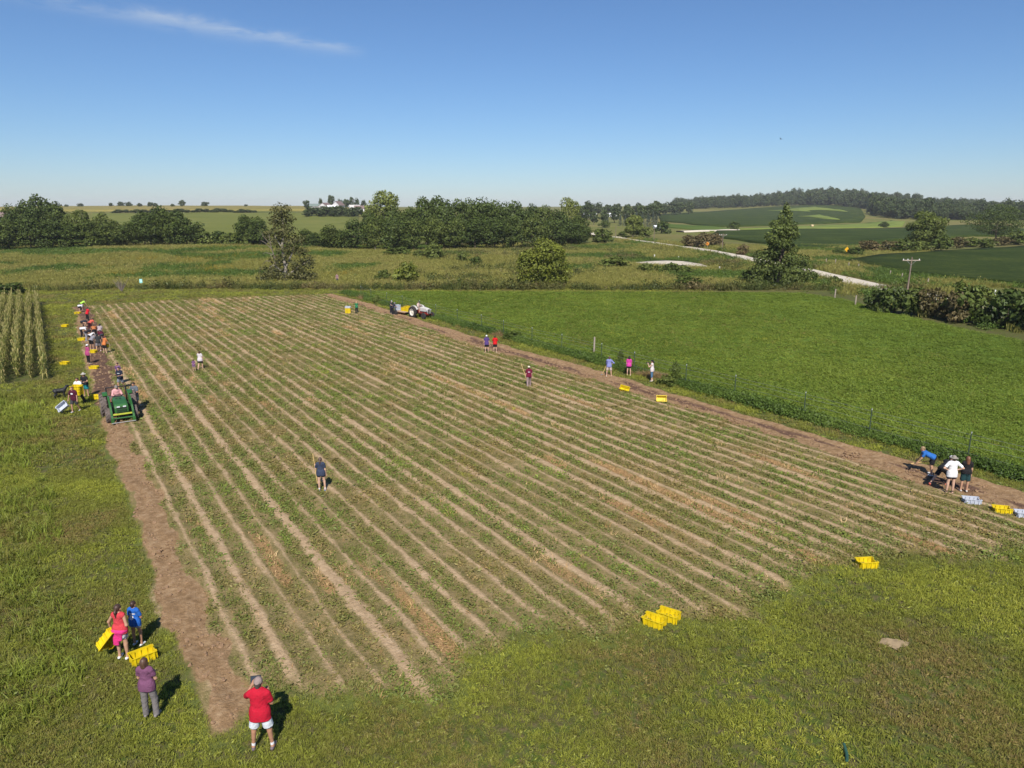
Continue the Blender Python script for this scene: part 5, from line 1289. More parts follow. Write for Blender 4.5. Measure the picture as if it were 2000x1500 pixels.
for zz in (0.45, 0.85, 1.2, 1.42):
    MB().tube([Vector(fpos(*q)) - base + Vector((0, 0, zz)) for q in posts], 0.007, 4).build('wire', M_STEEL, fe)
p = gp(1160, 691)
tag(MB().tube([(0, 0, -.1), (0.02, 0, 1.45)], [0.085, 0.075], 10).build('wooden_post', M_WOOD, None, True, loc=p), 'stout dark wooden post standing in the wire fence', 'post')
for i, (px, py, hh, lb) in enumerate([(1630, 583, 1.3, 'pale wooden fence post at the corner of the hay field by the low bush'), (1670, 597, 1.3, 'pale wooden fence post left of the thicket around the pole'),
        (1613, 516, 1.2, 'leftmost fence post along the soybean field'), (1631, 518, 1.3, 'second fence post along the soybean field from the left'), (1657, 523, 1.1, 'third fence post along the soybean field from the left'), (1676, 526, 1.1, 'fourth fence post along the soybean field from the left'),
        (1738, 540, 1.1, 'fence post along the soybean field left of the big pole'), (1761, 546, 1.1, 'fence post along the soybean field just beside the big pole'), (1811, 560, 1.3, 'dark fence post along the soybean field right of the big pole'), (1941, 585, 1.3, 'white fence post before the soybean field near the right edge')]):
    p = gp(px, py); tag(MB().tube([(0, 0, -.2), (0.03, 0.02, hh)], [0.10, 0.085], 8).build('fence_post', M_WOOD if i != 9 else M_WHITE, None, True, loc=p), lb, 'post')

# ------------------------------------------------------------------ utility poles, signs, markers
M_POLE = simple('dark_pole_wood', (0.17, 0.13, 0.10), 0.85, var=0.25, scale=4, bump=0.3)
def pole(px, py, top, arm, lb, ins=True):
    p, q = sc_at(px, py); h = (py - top) * q; e = empty('utility_pole', p); tag(e, lb, 'utility pole')
    MB().tube([(0, 0, -.5), (0.05, 0, h)], [0.13, 0.09], 10).build('mast', M_POLE, e, True)
    if arm:
        ca = MB().box((0, 0, h - 0.45), (arm, 0.12, 0.13)).build('crossarm', M_WOOD, e)
        for s in (-1, 1): MB().tube([(s * 0.65, -.08, h - .5), (0, -.08, h - 1.1)], .025, 5).build('brace', M_STEEL, e)
        for x in (-0.45, 0.45, -0.2): MB().lathe([(0.02, 0), (0.06, .03), (0.05, .12), (0.02, .15)], (x * arm, 0, h - 0.385), 'z', 8).build('insulator', M_WHITE, ca, True)
pole(1771, 575, 501, 2.5, 'tall weathered utility pole with crossarm in the roadside thicket')
pole(1410, 490, 456, 2.2, 'utility pole beside the orange road sign')
pole(1277, 472, 443, 0, 'utility pole where the gravel road bends')
pole(1202, 466, 441, 0, 'far utility pole left of the upright light tree')
def roadsign(px, py, cy, size, mat, lb, plate=False, arrow=False, rz=0.0):
    p, q = sc_at(px, py); zc = (py - cy) * q; e = empty('road_sign', p, rz); tag(e, lb, 'road sign')
    MB().box((0, 0.04, zc * .5), (.06, .05, zc)).build('sign_post', M_STEEL, e)
    b = MB().box((0, 0, zc), (size, 0.012, size), Matrix.Rotation(math.pi / 4, 3, 'Y'), bev=0.003).build('sign_board', mat, e)
    if arrow: MB().box((-.05, -.012, zc - .08), (.12, .006, .34)).box((-.12, -.012, zc + .10), (.26, .006, .12)).add([(-.38, -.014, zc + .1), (-.2, -.014, zc + .32), (-.2, -.014, zc - .12), (-.38, -.010, zc + .1), (-.2, -.010, zc + .32), (-.2, -.010, zc - .12)], [(0, 1, 2), (3, 5, 4), (0, 3, 4, 1), (1, 4, 5, 2), (2, 5, 3, 0)]).build('arrow', M_BLACK, b)
    if plate: MB().box((0, 0.0, zc - size * .95), (size * .95, 0.012, size * .5)).build('advisory_plate', mat, e)
roadsign(1381, 489, 476, 0.8, M_ORANGE, 'orange diamond road sign with black arrow before the brown bushes', arrow=True)
roadsign(1653, 499, 487, 0.85, M_YSIGN, 'golden diamond road sign with a plate beneath it', plate=True)
p, q = sc_at(277, 561); e = empty('field_sign', p); tag(e, 'small teal notice board on a wooden post at the prairie edge', 'sign')
MB().box((0, 0, .55), (.1, .08, 1.1)).build('sign_post', M_WOOD, e); b = MB().box((0, -.05, .98), (0.46, 0.03, 0.62), bev=.004).build('sign_board', M_TEAL, e)
MB().box((0, -.068, 1.12), (0.36, 0.006, .06)).box((0, -.068, 0.98), (0.30, 0.006, .04)).box((0, -.068, 0.88), (0.34, 0.006, .04)).build('lettering', M_WHITE, b)
for px, py, hh, lb in ((1278, 505, 0.9, 'white marker post beyond the gravel pad'), (1325, 507, 0.6, 'short white marker post at the right of the gravel pad'), (1405, 528, 0.6, 'white marker post right of the gravel pad in the verge'), (1278, 531, 0.5, 'short white marker post before the gravel pad bushes')):
    p = gp(px, py); tag(MB().tube([(0, 0, 0), (0, 0, hh)], .12, 8).lathe([(.14, hh), (.14, hh + .08), (.02, hh + .12)], (0, 0, 0), 'z', 8).build('marker_post', M_WHITE, None, True, loc=p), lb, 'marker')
p = gp(1586, 444); tag(MB().lathe([(0.02, -.75), (0.72, -.75), (0.78, -.68), (0.78, .68), (0.72, .75), (0.02, .75)], (0, 0, .95), 'x', 20).build('round_bale', M_BALE, None, True, loc=p), 'round hay bale on the pale cut hay strip', 'hay bale')
p = gp(1653, 1480); tag(MB().tube([(-.1, -.22, .12), (0, 0, .10), (.02, .22, .20)], [.035, .04, .03], 8).build('green_pipe', simple('green_pipe', (.025, .075, .055), .6), None, True, loc=p), 'short piece of green pipe lying in the foreground grass', 'pipe')

# ------------------------------------------------------------------ buildings
def gable(name, px, py, w, d, h, rh, rz, wall, roof, lb, wins=0, door=True, Y=None):
    p = at(px, Y) if Y else gp(px, py)
    e = empty(name, p, math.radians(rz)); tag(e, lb, 'building')
    wl_ = [(-d/2, -1.5), (d/2, -1.5), (d/2, h), (0, h + rh), (-d/2, h)]
    MB().prism(wl_, -w / 2, w / 2, 'x').build('wall', wall, e)
    o = 0.4; k_ = rh / (d / 2); t_ = .18
    rf = MB()
    for s in (-1, 1): rf.prism([(0, h + rh + .03), (s * (d/2 + o), h - o * k_ + .03), (s * (d/2 + o), h - o * k_ + t_ + .03), (0, h + rh + t_ + .03)], -w / 2 - o, w / 2 + o, 'x')
    rf.build('roof', roof, e)
    for i in range(wins):
        x = -w / 2 + w * (i + 0.5) / wins; f = MB().box((x, -d / 2 - .03, h * .6), (w / wins * .32, 0.08, h * .32)).build('window', M_WHITE, e)
        MB().box((x, -d / 2 - .08, h * .6), (w / wins * .25, 0.04, h * .26)).build('pane', M_GLASSD, f)
    if door: MB().box((w * .28, -d / 2 - .04, h * .36), (min(3, w * .18), .06, h * .72)).build('door', M_BROOF, e)
    return e
gable('farm_shed', 616, 408, 9.5, 8, 3.2, 2.0, 12, M_SIDING, M_GROOF, 'low farm shed with green grey roof left of the farm house', Y=690, door=True)
gable('farm_house', 661, 409, 8, 9, 4.2, 3.6, 68, M_SIDING, M_BROOF, 'pale gabled farm house on the left hilltop', 2, Y=688)
gable('farm_shed', 636, 409, 9, 8, 3.6, 2.6, 70, M_SIDING, M_BROOF, 'pale shed with dark roof beside the farm house', Y=680)
gable('farm_shed', 649, 411, 8, 6, 2.6, 1.8, -8, M_WHITE, M_TIN, 'white roofed shed in front of the farm house', Y=668)
gable('farm_shed', 693, 411, 9, 7, 2.6, 2.4, 20, M_WHITE, M_WPAINT, 'white shed with pale roof under the farm windmill', Y=660)
gable('farm_shed', 702, 412, 8, 6, 2.4, 2.2, 15, M_WHITE, M_BROOF, 'white shed with dark roof at the right end of the farm', Y=655)
gable('farm_house', 2, 404, 9, 8, 4.5, 3, 20, M_WHITE, M_BROOF, 'white house cut by the left edge above the wood', 2, Y=420)
gable('long_barn', 1152, 411, 13, 8, 2.2, 1.8, 4, M_WHITE, M_TIN, 'long white barn left of the second white barn beyond the central wood', 0, True, Y=760)
gable('long_barn', 1194, 411, 10, 7, 2.0, 1.6, 4, M_WHITE, M_TIN, 'shorter white barn right of the long white barn', 0, True, Y=770)
gable('small_barn', 1319, 412, 5, 4, 2.4, 1.6, 10, M_WHITE, M_TIN, 'tiny white shed at the edge of the far crop field', 0, False, Y=1000)
gable('small_barn', 1284, 437, 4, 3, 1.0, 0.6, 10, M_WHITE, M_TIN, 'low white shed at the right end of the spruce row', 0, False, Y=430)
p = at(691, 670); e = empty('windmill', p); tag(e, 'slender windmill tower rising between the farm sheds', 'windmill')
for sx in (-1, 1):
    for sy in (-1, 1): MB().tube([(sx * .9, sy * .9, 0), (sx * .12, sy * .12, 8.6)], .06, 5).build('tower_leg', M_STEEL, e)
for z in (2.2, 4.4, 6.4):
    f = .9 - .78 * z / 8.6; MB().tube([(-f, -f, z), (f, -f, z), (f, f, z), (-f, f, z), (-f, -f, z)], .05, 4).build('tower_ring', M_STEEL, e)
hb = MB().lathe([(.05, -.2), (.15, 0), (.05, .3)], (0, 0, 8.8), 'y', 8).build('hub', M_STEEL, e)
for i in range(12):
    a = i * math.pi / 6; MB().box((math.cos(a) * .75, -.25, 8.8 + math.sin(a) * .75), (0.95, .03, .26), Matrix.Rotation(-a, 3, 'Y')).build('blade', M_STEEL, hb)
MB().box((0, 1.1, 8.8), (.04, 1.2, .5)).build('tail_vane', M_STEEL, e)
# bird in the sky
bd = MB(); bd.tube([(0, -.2, 0), (0, .05, .02), (0, .25, 0)], [.02, .08, .02], 8)
for s in (-1, 1): bd.add([(0, .1, .03), (s * .35, .12, .16), (s * .75, -.02, .10), (s * .35, -.08, .14), (0, -.08, .03)], [(0, 1, 2, 3, 4)] if s < 0 else [(4, 3, 2, 1, 0)])
gq = gp(1745, 1258); rr = np.random.default_rng(4)
ba = [(gq.x + math.cos(t) * 0.36 * rr.uniform(.6, 1.3), gq.y + math.sin(t) * 0.28 * rr.uniform(.6, 1.3)) for t in np.linspace(0, 6.28, 15)[:-1]]
sheet('bare_patch', ba, 0.12, 0.03, simple('dry_sand', (0.29, 0.215, 0.125), 0.95, var=0.25, scale=6, bump=0.5), 'small bare patch of pale sandy soil in the foreground grass', False, cat='soil', bumpy=0.05)
tag(bd.build('bird', M_BLACK, None, loc=(53.9, 150, 25.4), rot=(0.2, .3, .5)), 'small dark bird flying high above the gravel road', 'bird')

# ------------------------------------------------------------------ people: bodies and clothes as smooth implicit surfaces
def smin(a, b, k):
    h = np.clip(0.5 + 0.5 * (b - a) / k, 0, 1); return b + (a - b) * h - k * h * (1 - h)
class Cone:
    """tapered capsule, optionally squashed in a given frame"""
    def __init__(s, a, b, ra, rb, fr=None, sc=(1, 1, 1), cut=False):
        s.a = np.asarray(a, float); s.b = np.asarray(b, float); s.ra = ra; s.rb = rb; s.fr = fr; s.sc = np.asarray(sc, float); s.cut = cut
    def grown(s, t, rb2=None, end=None, cut=None):
        b = s.b if end is None else s.a + (s.b - s.a) * end
        rb = s.ra + (s.rb - s.ra) * (1 if end is None else end)
        return Cone(s.a, b, s.ra + t, (rb if rb2 is None else rb2) + t, s.fr, s.sc, s.cut if cut is None else cut)
    def d(s, P):
        a, b = s.a, s.b; Q = P
        if s.fr is not None:
            Q = ((P - a) @ s.fr.T) * s.sc; bb = ((b - a) @ s.fr.T) * s.sc; aa = np.zeros(3)
        else: aa, bb = a, b
        ab = bb - aa; L2 = ab @ ab + 1e-9; t0 = ((Q - aa) @ ab) / L2; t = np.clip(t0, 0, 1)
        d = np.linalg.norm(Q - aa - t[:, None] * ab, axis=1) - (s.ra + (s.rb - s.ra) * t)
        if s.fr is not None: d = d / max(1.0, s.sc.max() ** 0.7)
        if s.cut: d = np.maximum(d, (t0 - 1) * math.sqrt(L2))
        return d
    def box(s):
        r = max(s.ra, s.rb) / min(1.0, s.sc.min()); return np.minimum(s.a, s.b) - r, np.maximum(s.a, s.b) + r
def surf(prims, h, k=0.035, cuts=(), name='body', grow=0.0, mod=None):
    lo = np.min([p.box()[0] for p in prims], axis=0) - 2 * h - 0.02; hi = np.max([p.box()[1] for p in prims], axis=0) + 2 * h + 0.02
    n = np.ceil((hi - lo) / h).astype(int) + 1
    ax = [lo[i] + h * np.arange(n[i]) for i in range(3)]
    G = np.stack(np.meshgrid(*ax, indexing='ij'), -1).reshape(-1, 3)
    D = np.full(len(G), 9.0)
    for p in prims:
        b0, b1 = p.box(); m = np.all((G > b0 - 0.08) & (G < b1 + 0.08), axis=1)
        if m.any(): D[m] = smin(D[m], p.d(G[m]), k) if p is not prims[0] else np.minimum(D[m], p.d(G[m]))
    D = D - grow
    if mod is not None: D = mod(G, D)
    for (pt, nr) in cuts: D = np.maximum(D, (G - np.asarray(pt)) @ np.asarray(nr, float))
    D = D.reshape(n); S = D < 0
    nx, ny, nz = n
    cnt = np.zeros((nx - 1, ny - 1, nz - 1), int); acc = np.zeros((nx - 1, ny - 1, nz - 1, 3)); 
    cross = []
    for axis in range(3):
        sl0 = [slice(None)] * 3; sl1 = [slice(None)] * 3; sl0[axis] = slice(0, -1); sl1[axis] = slice(1, None)
        A, B = D[tuple(sl0)], D[tuple(sl1)]; X = S[tuple(sl0)] != S[tuple(sl1)]
        idx = np.argwhere(X)
        if not len(idx): continue
        a_, b_ = A[X], B[X]; t = a_ / (a_ - b_ + 1e-12)
        pos_ = idx.astype(float); pos_[:, axis] += t
        o1, o2 = [i for i in range(3) if i != axis]
        for d1 in (0, -1):
            for d2 in (0, -1):
                c_ = idx.copy(); c_[:, o1] += d1; c_[:, o2] += d2
                ok = np.all((c_ >= 0) & (c_ < np.array(n) - 1), axis=1)
                np.add.at(cnt, tuple(c_[ok].T), 1); np.add.at(acc, tuple(c_[ok].T), pos_[ok])
        cross.append((axis, o1, o2, idx, S[tuple(sl0)][X]))
    act = cnt > 0; vid = -np.ones(cnt.shape, int); vid[act] = np.arange(act.sum())
    V = lo + h * (acc[act] / cnt[act][:, None]); F_ = []
    for axis, o1, o2, idx, sgn in cross:
        ok = (idx[:, o1] > 0) & (idx[:, o2] > 0) & (idx[:, o1] < n[o1] - 1) & (idx[:, o2] < n[o2] - 1); i0 = idx[ok]; sg = sgn[ok]
        q = []
        for d1, d2 in ((0, 0), (-1, 0), (-1, -1), (0, -1)):
            c_ = i0.copy(); c_[:, o1] += d1; c_[:, o2] += d2; q.append(vid[tuple(c_.T)])
        q = np.stack(q, 1); flip = sg if axis != 1 else ~sg
        q[~flip] = q[~flip][:, ::-1]; F_.append(q)
    return raw_mesh(name, V, np.concatenate(F_) if F_ else [], True)

SKINS = {k_: simple('skin_' + k_, c_, 0.55, var=0.08, scale=9) for k_, c_ in (('fair', (0.50, 0.31, 0.22)), ('tan', (0.35, 0.18, 0.11)), ('mid', (0.42, 0.24, 0.155)))}
_fab = {}
def fabric(col, pat=None):
    col = tuple(q * .82 for q in col); key = (col, pat)
    if key not in _fab:
        k = NM('fabric'); tc = k.n('TexCoord').outputs['Object']
        n1 = k.noise(tc, 5.0, 4.0, 0.6); n2 = k.noise(tc, 90.0, 2.0)
        c = k.ramp(n1, [(0.3, tuple(q * 0.86 for q in col)), (0.7, tuple(min(1, q * 1.1) for q in col))])
        if pat == 'check':
            w_ = k.noise(tc, 16.0, 2.0, 0.5); c = k.mix(k.step(w_, 0.46, 0.54), c, (0.42, 0.40, 0.42))
        _fab[key] = k.principled(c, 0.85, 0, k.bump(k.math('ADD', k.math('MULTIPLY', k.noise(tc, 9.0, 3.0, 0.6, 0.6), 1.0), k.math('MULTIPLY', n2, 0.1)), 0.9, 0.04), 0.2)
    return _fab[key]
_hair = {}
def hairmat(col):
    if col not in _hair:
        k = NM('hair'); tc = k.n('TexCoord').outputs['Object']; n1 = k.noise(tc, 30.0, 3.0, 0.6, vscale=(1, 1, .2))
        _hair[col] = k.principled(k.ramp(n1, [(0.3, tuple(q * .6 for q in col)), (0.7, tuple(q * 1.3 for q in col))]), 0.5, 0, k.bump(n1, .5, .01), 0.4)
    return _hair[col]
M_EYE = simple('eye_dark', (0.03, 0.02, 0.015), 0.3); M_LIP = simple('lips', (0.42, 0.16, 0.13), 0.5)

def unit(v): v = np.asarray(v, float); return v / np.linalg.norm(v)
ARMS = {  # (upper, fore) for the right arm; x mirrored for the left
    'down': ((.16, .02, -1), (.05, .16, -1)), 'hips': ((.80, -.30, -.72), (-.80, .38, -.42)), 'cross': ((.22, .18, -.95), (-.85, .62, .22)), 'hold': ((.18, .30, -.9), (-.25, .95, .10)),
    'read': ((.16, .22, -.95), (-.42, .80, .42)), 'photo': ((.40, .55, -.55), (-.45, .45, .75)), 'reach': ((.06, .06, -1), (-.05, .05, -1)), 'low': ((.12, .42, -.9), (-.05, .55, -.85)),
    'wheel': ((.25, .55, -.8), (-.3, .9, .1)), 'side': ((.35, .02, -.95), (.22, .14, -1)), 'pole': ((.30, .15, -.9), (.22, .85, .35)), 'back': ((.2, -.3, -.95), (.1, .1, -1)), 'lift': ((.2, .55, -.75), (-.1, .9, -.25)), 'swing': ((.14, .30, -.95), (.0, .5, -.85))}
LEGS = {'stand': (((.05, .01, -1), (.02, -.03, -1)), ((.05, .02, -1), (.02, -.03, -1))), 'wide': (((.17, .02, -1), (.10, -.03, -1)), ((.17, .02, -1), (.10, -.03, -1))), 'rest': (((.10, .10, -1), (.06, -.10, -1)), ((.04, -.01, -1), (.02, -.02, -1))),
        'walk': (((.04, .34, -1), (.02, -.02, -1)), ((.04, -.20, -1), (.02, -.55, -1))), 'bend': (((.12, .16, -1), (.04, -.16, -1)), ((.12, .10, -1), (.04, -.14, -1))), 'crouch': (((.40, .86, -.28), (-.08, -.52, -.9)), ((.40, .80, -.36), (-.08, -.50, -.9))),
        'sit': (((.20, .97, -.12), (.05, .10, -1)), ((.20, .97, -.12), (.05, .10, -1))), 'lunge': (((.12, .75, -.70), (.02, -.22, -1)), ((.10, -.50, -.85), (.02, -.75, -.75)))}
def person(px, py, h, yaw, label, arms=('down', 'down'), legs='stand', lean=3, shirt=(.5, .5, .5), sleeve=.55, hem=-.10, bottom=('shorts', (.05, .05, .06)), leglen=.62, hair=((.05, .03, .02), 'short'), hat=None, shoes=(.12, .12, .13), skin='fair', sex='m', prints=(), vox=None, loc=None, seat=None, head=(0, 0), socks=None, extra=None, build=1.0):
    p = Vector(loc) if loc is not None else gp(px, py)
    if loc is None: p.z = 0.06 if p.y < 101 else p.z
    dist = p.y
    vx = vox or (0.0125 if dist < 22 else 0.019 if dist < 48 else 0.026)
    e = empty('person', p, math.radians(yaw)); s = h / 1.75; e.scale = (s, s, s)
    tag(e, label, 'person')
    L = math.radians(lean); ut = np.array([0, math.sin(L), math.cos(L)]); yt = np.array([0, math.cos(L), -math.sin(L)]); xt = np.array([1., 0, 0])
    fr = np.array([xt, yt, ut])
    def legj(sgn, spec):
        th, sh = (np.array(q, float) * np.array([sgn, 1, 1]) for q in spec)
        hip = np.array([sgn * .092, 0, -.03]); kn = hip + unit(th) * .415; an = kn + unit(sh) * .40
        return hip, kn, an
    lg = LEGS[legs]; J = {1: legj(1, lg[0]), -1: legj(-1, lg[1])}
    zmin = min(J[1][2][2], J[-1][2][2]) - .085
    P0_ = np.array([0, 0, -zmin if seat is None else seat])
    ctr = (J[1][2] + J[-1][2]) / 2
    if seat is None: P0_[:2] -= ctr[:2]
    T_ = lambda x, y, z: P0_ + xt * x + yt * y + ut * z
    f = sex == 'f'; b = build
    W = (0.118 if f else 0.138) * b; CH = (0.135 if f else 0.158) * b; HP = (0.135 if f else 0.128) * b; SW = .165 if f else .19
    flat = (1, 1.42, 1)
    torso = [Cone(T_(-.055, 0, 0), T_(.055, 0, 0), HP, HP, fr, (1, 1.18, 1)), Cone(T_(0, 0, .04), T_(0, .005, .24), W * 1.0, W, fr, (1, 1.3, 1)), Cone(T_(0, .005, .24), T_(0, 0, .40), W, CH, fr, flat), Cone(T_(-SW + .05, -.01, .445), T_(SW - .05, -.01, .445), .068, .068, fr, (1, 1.1, 1))]
    hp_, hy = (math.radians(q) for q in head)
    hu = np.array([math.sin(hy) * 0, math.sin(L * .6 + hp_), math.cos(L * .6 + hp_)]); hf = np.array([0, hu[2], -hu[1]])
    hx = np.array([math.cos(hy), 0, 0]) + hf * -math.sin(hy); hf2 = hf * math.cos(hy) + np.array([1., 0, 0]) * math.sin(hy); hx = np.cross(hf2, hu)
    nk = T_(0, -.005, .47); hc = nk + hu * .165 + hf2 * .02
    hfr = np.array([hx, hf2, hu])
    Hd = lambda x, y, z: hc + hx * x + hf2 * y + hu * z
    headp = [Cone(Hd(0, -.012, .03), Hd(0, .0, .02), .094, .092, hfr, (1.16, .98, 1)), Cone(Hd(0, .02, -.02), Hd(0, .045, -.075), .075, .048, hfr, (1.1, 1, 1)), Cone(Hd(0, .085, .0), Hd(0, .108, -.028), .010, .016), Cone(Hd(-.079, -.005, .0), Hd(-.083, -.012, -.022), .018, .014), Cone(Hd(.079, -.005, .0), Hd(.083, -.012, -.022), .018, .014)]
    body = torso + [Cone(nk - ut * .04, hc - hu * .06, .055, .05)] + headp
    armsj = {}
    for sgn, an_ in ((1, arms[1]), (-1, arms[0])):
        u_, f_ = (np.array(q, float) for q in (ARMS[an_] if isinstance(an_, str) else an_))
        if isinstance(an_, str): u_ = u_ * [sgn, 1, 1]; f_ = f_ * [sgn, 1, 1]
        sh = T_(sgn * SW, -.01, .43); el = sh + unit(u_) * .28; wr = el + unit(f_) * .245; hd = unit(f_)
        armsj[sgn] = (sh, el, wr, hd)
        body += [Cone(sh, el, .047 * b, .038 * b), Cone(el, wr, .038 * b, .026)]
        pal = wr + hd * .075
        sd = np.cross(hd, np.array([0, 0, 1.]) if abs(hd[2]) < .9 else np.array([0, 1., 0])); sd = unit(sd); up_ = np.cross(sd, hd)
        body += [Cone(wr, pal, .028, .036)]
        if vx < 0.015:
            for j, (o, ln) in enumerate(((-.027, .066), (-.009, .078), (.009, .073), (.026, .056))):
                k1 = pal + sd * o + hd * .015; k2 = k1 + hd * ln * .55 - up_ * .008; k3 = k2 + hd * ln * .4 - up_ * .03
                body += [Cone(k1, k2, .0105, .0095), Cone(k2, k3, .0095, .008)]
            body += [Cone(wr + hd * .025 - sd * .03 * sgn, wr + hd * .065 - sd * .06 * sgn, .013, .010), Cone(wr + hd * .065 - sd * .06 * sgn, wr + hd * .10 - sd * .062 * sgn, .010, .009)]
        else:
            body += [Cone(pal + sd * .016, pal + hd * .075 + sd * .018 - up_ * .02, .018, .012), Cone(pal - sd * .016, pal + hd * .07 - sd * .018 - up_ * .02, .018, .012), Cone(wr + hd * .03, wr + hd * .08 - sd * .055 * sgn, .015, .011)]
    legp = {}
    shoep = []; sockp = []
    for sgn in (1, -1):
        hip, kn, an = (P0_ + q for q in J[sgn]); legp[sgn] = (hip, kn, an)
        body += [Cone(hip, kn, .083 * b, .055), Cone(kn, an, .054, .036), Cone(kn + (an - kn) * .12 + np.array([0, -.018, 0]), kn + (an - kn) * .5 + np.array([0, -.012, 0]), .046, .034)]
        shn = unit(an - kn); ff = np.array([sgn * .12, 1, 0]); ff = unit(ff - shn * (ff @ shn)) if abs(shn[2]) < .8 else unit(ff)
        dn = -np.cross(np.cross(ff, -shn), ff) if abs(shn[2]) < .8 else np.array([0, 0, -1.])
        dn = unit(dn)
        foot = [Cone(an + dn * .045 - ff * .045, an + dn * .05 + ff * .12, .036, .03), Cone(an, an + dn * .03 + ff * .02, .038, .038)]
        body += foot
        shoep += [Cone(an + dn * .048 - ff * .05, an + dn * .052 + ff * .135, .042, .036), Cone(an + dn * .03, an + dn * .045 + ff * .06, .042, .04)]
        sockp += [Cone(an + (kn - an) * .16, an + dn * .03, .043, .042)]
    order = sorted(body, key=lambda c_: 0)
    bd_ = obj('body', surf(order, vx, .028), SKINS[skin], e)
    # ---- clothes
    cl = vx * .35 + .010
    shp = [torso[0].grown(cl + .012), torso[1].grown(cl + .014), torso[2].grown(cl + .008), torso[3].grown(cl + .008)]
    for sgn in (1, -1):
        sh, el, wr, hd = armsj[sgn]
        if sleeve > 0:
            if sleeve <= 1: shp.append(Cone(sh, sh + (el - sh) * sleeve, .06 * b + cl * .4, .058 * b + cl * .5, cut=True))
            else: shp += [Cone(sh, el, .058 * b + cl * .4, .05 * b + cl * .4), Cone(el, el + (wr - el) * (sleeve - 1), .049 * b + cl * .4, .038 + cl * .4, cut=True)]
        else: shp.append(Cone(sh - xt * sgn * .03, sh - xt * sgn * .02 + ut * .01, .045, .045))
    for sgn in (1, -1): shp.append(Cone(T_(sgn * .05, 0, .06), T_(sgn * .062, 0, hem - .02), HP + cl + .008, HP + cl + .016, fr, (1, 1.16, 1)))
    cuts = [(T_(0, 0, hem), -ut)]
    nkc = Cone(T_(0, .005, .455), hc, .066, .075)
    neck = lambda G, D: np.maximum(D, -nkc.d(G))
    so = obj('shirt', surf(shp, vx, .03, cuts, mod=neck), fabric(shirt), e)
    for (rc, rr_, pc_) in prints:          # flat prints: a thin raised patch of the shirt surface; rc in torso frame
        c3 = T_(*rc); 
        def md(G, D, c3=c3, rr_=rr_):
            q = ((G - c3) @ fr.T) / np.array([rr_[0], .16, rr_[1]]); q[:, 1] = np.maximum(np.abs(q[:, 1]) - 0, 0)
            m_ = np.maximum(np.abs(q[:, 0]) ** 4 + np.abs(q[:, 2]) ** 4 - 1, np.abs(q[:, 1]) - 1) if len(rr_) < 3 else np.maximum(np.sqrt(q[:, 0] ** 2 + q[:, 2] ** 2) - 1, np.abs(q[:, 1]) - 1)
            if len(rr_) > 3: m_ = np.maximum(m_, rr_[3] - np.sqrt(q[:, 0] ** 2 + q[:, 2] ** 2))
            return np.maximum(D, m_ * .05)
        obj('shirt_print', surf(shp, vx * .65, .03, cuts, 'shirt_print', .006, md), fabric(pc_), so)
    kind, bc = bottom[0], bottom[1]
    bp = [torso[0].grown(cl + .004), Cone(T_(0, 0, .0), T_(0, 0, .07), HP + cl, W + cl + .006, fr, (1, 1.2, 1))]
    for sgn in (1, -1):
        hip, kn, an = legp[sgn]
        if kind == 'shorts': bp.append(Cone(hip + (kn - hip) * .05, hip + (kn - hip) * leglen, .088 * b + cl, .080 * b + cl + .010, cut=True))
        elif kind == 'capri': bp += [Cone(hip, kn, .084 * b + cl, .058 + cl), Cone(kn, kn + (an - kn) * .45, .058 + cl, .05 + cl, cut=True)]
        elif kind == 'tights': bp += [Cone(hip, kn, .083 * b + cl * .6, .056 + cl * .6), Cone(kn, an, .055 + cl * .6, .04 + cl * .6, cut=True)]
        else: bp += [Cone(hip, kn, .086 * b + cl, .066 + cl), Cone(kn, an + (an - kn) * .10, .064 + cl, .060 + cl, cut=True)]
    obj({'shorts': 'shorts', 'capri': 'trousers', 'tights': 'leggings', 'pants': 'trousers'}[kind], surf(bp, vx, .03, [(T_(0, 0, .075), ut)]), fabric(bc, bottom[2] if len(bottom) > 2 else None), e)
    if socks: obj('socks', surf(sockp, vx, .01), fabric(socks), e)
    if shoes: obj('shoes', surf(shoep, vx, .02), simple_cached(shoes), e)
    hcol, style = hair
    if style != 'none':
        hp2 = [Cone(Hd(0, -.022, .038), Hd(0, -.012, .034), .099, .099, hfr, (1.14, .97, 1))]
        hcuts = [(Hd(0, .055, .02), unit(hf2 * .9 - hu * .55))] 
        if style == 'long': hp2 += [Cone(Hd(0, -.06, .0), Hd(0, -.085, -.20), .085, .07), Cone(Hd(-.06, -.02, 0), Hd(-.07, -.04, -.2), .045, .035), Cone(Hd(.06, -.02, 0), Hd(.07, -.04, -.2), .045, .035)]
        elif style == 'bob': hp2 += [Cone(Hd(0, -.05, .0), Hd(0, -.05, -.09), .082, .075), Cone(Hd(-.06, -.01, 0), Hd(-.065, -.02, -.09), .04, .035), Cone(Hd(.06, -.01, 0), Hd(.065, -.02, -.09), .04, .035)]
        elif style == 'tail': hp2 += [Cone(Hd(0, -.10, .02), Hd(0, -.14, -.06), .03, .035), Cone(Hd(0, -.14, -.06), Hd(.0, -.13, -.22), .036, .016)]
        else: hp2 += [Cone(Hd(0, -.055, .0), Hd(0, -.062, -.045), .066, .05)]
        obj('hair', surf(hp2, min(vx, .016), .02, hcuts), hairmat(hcol), e)
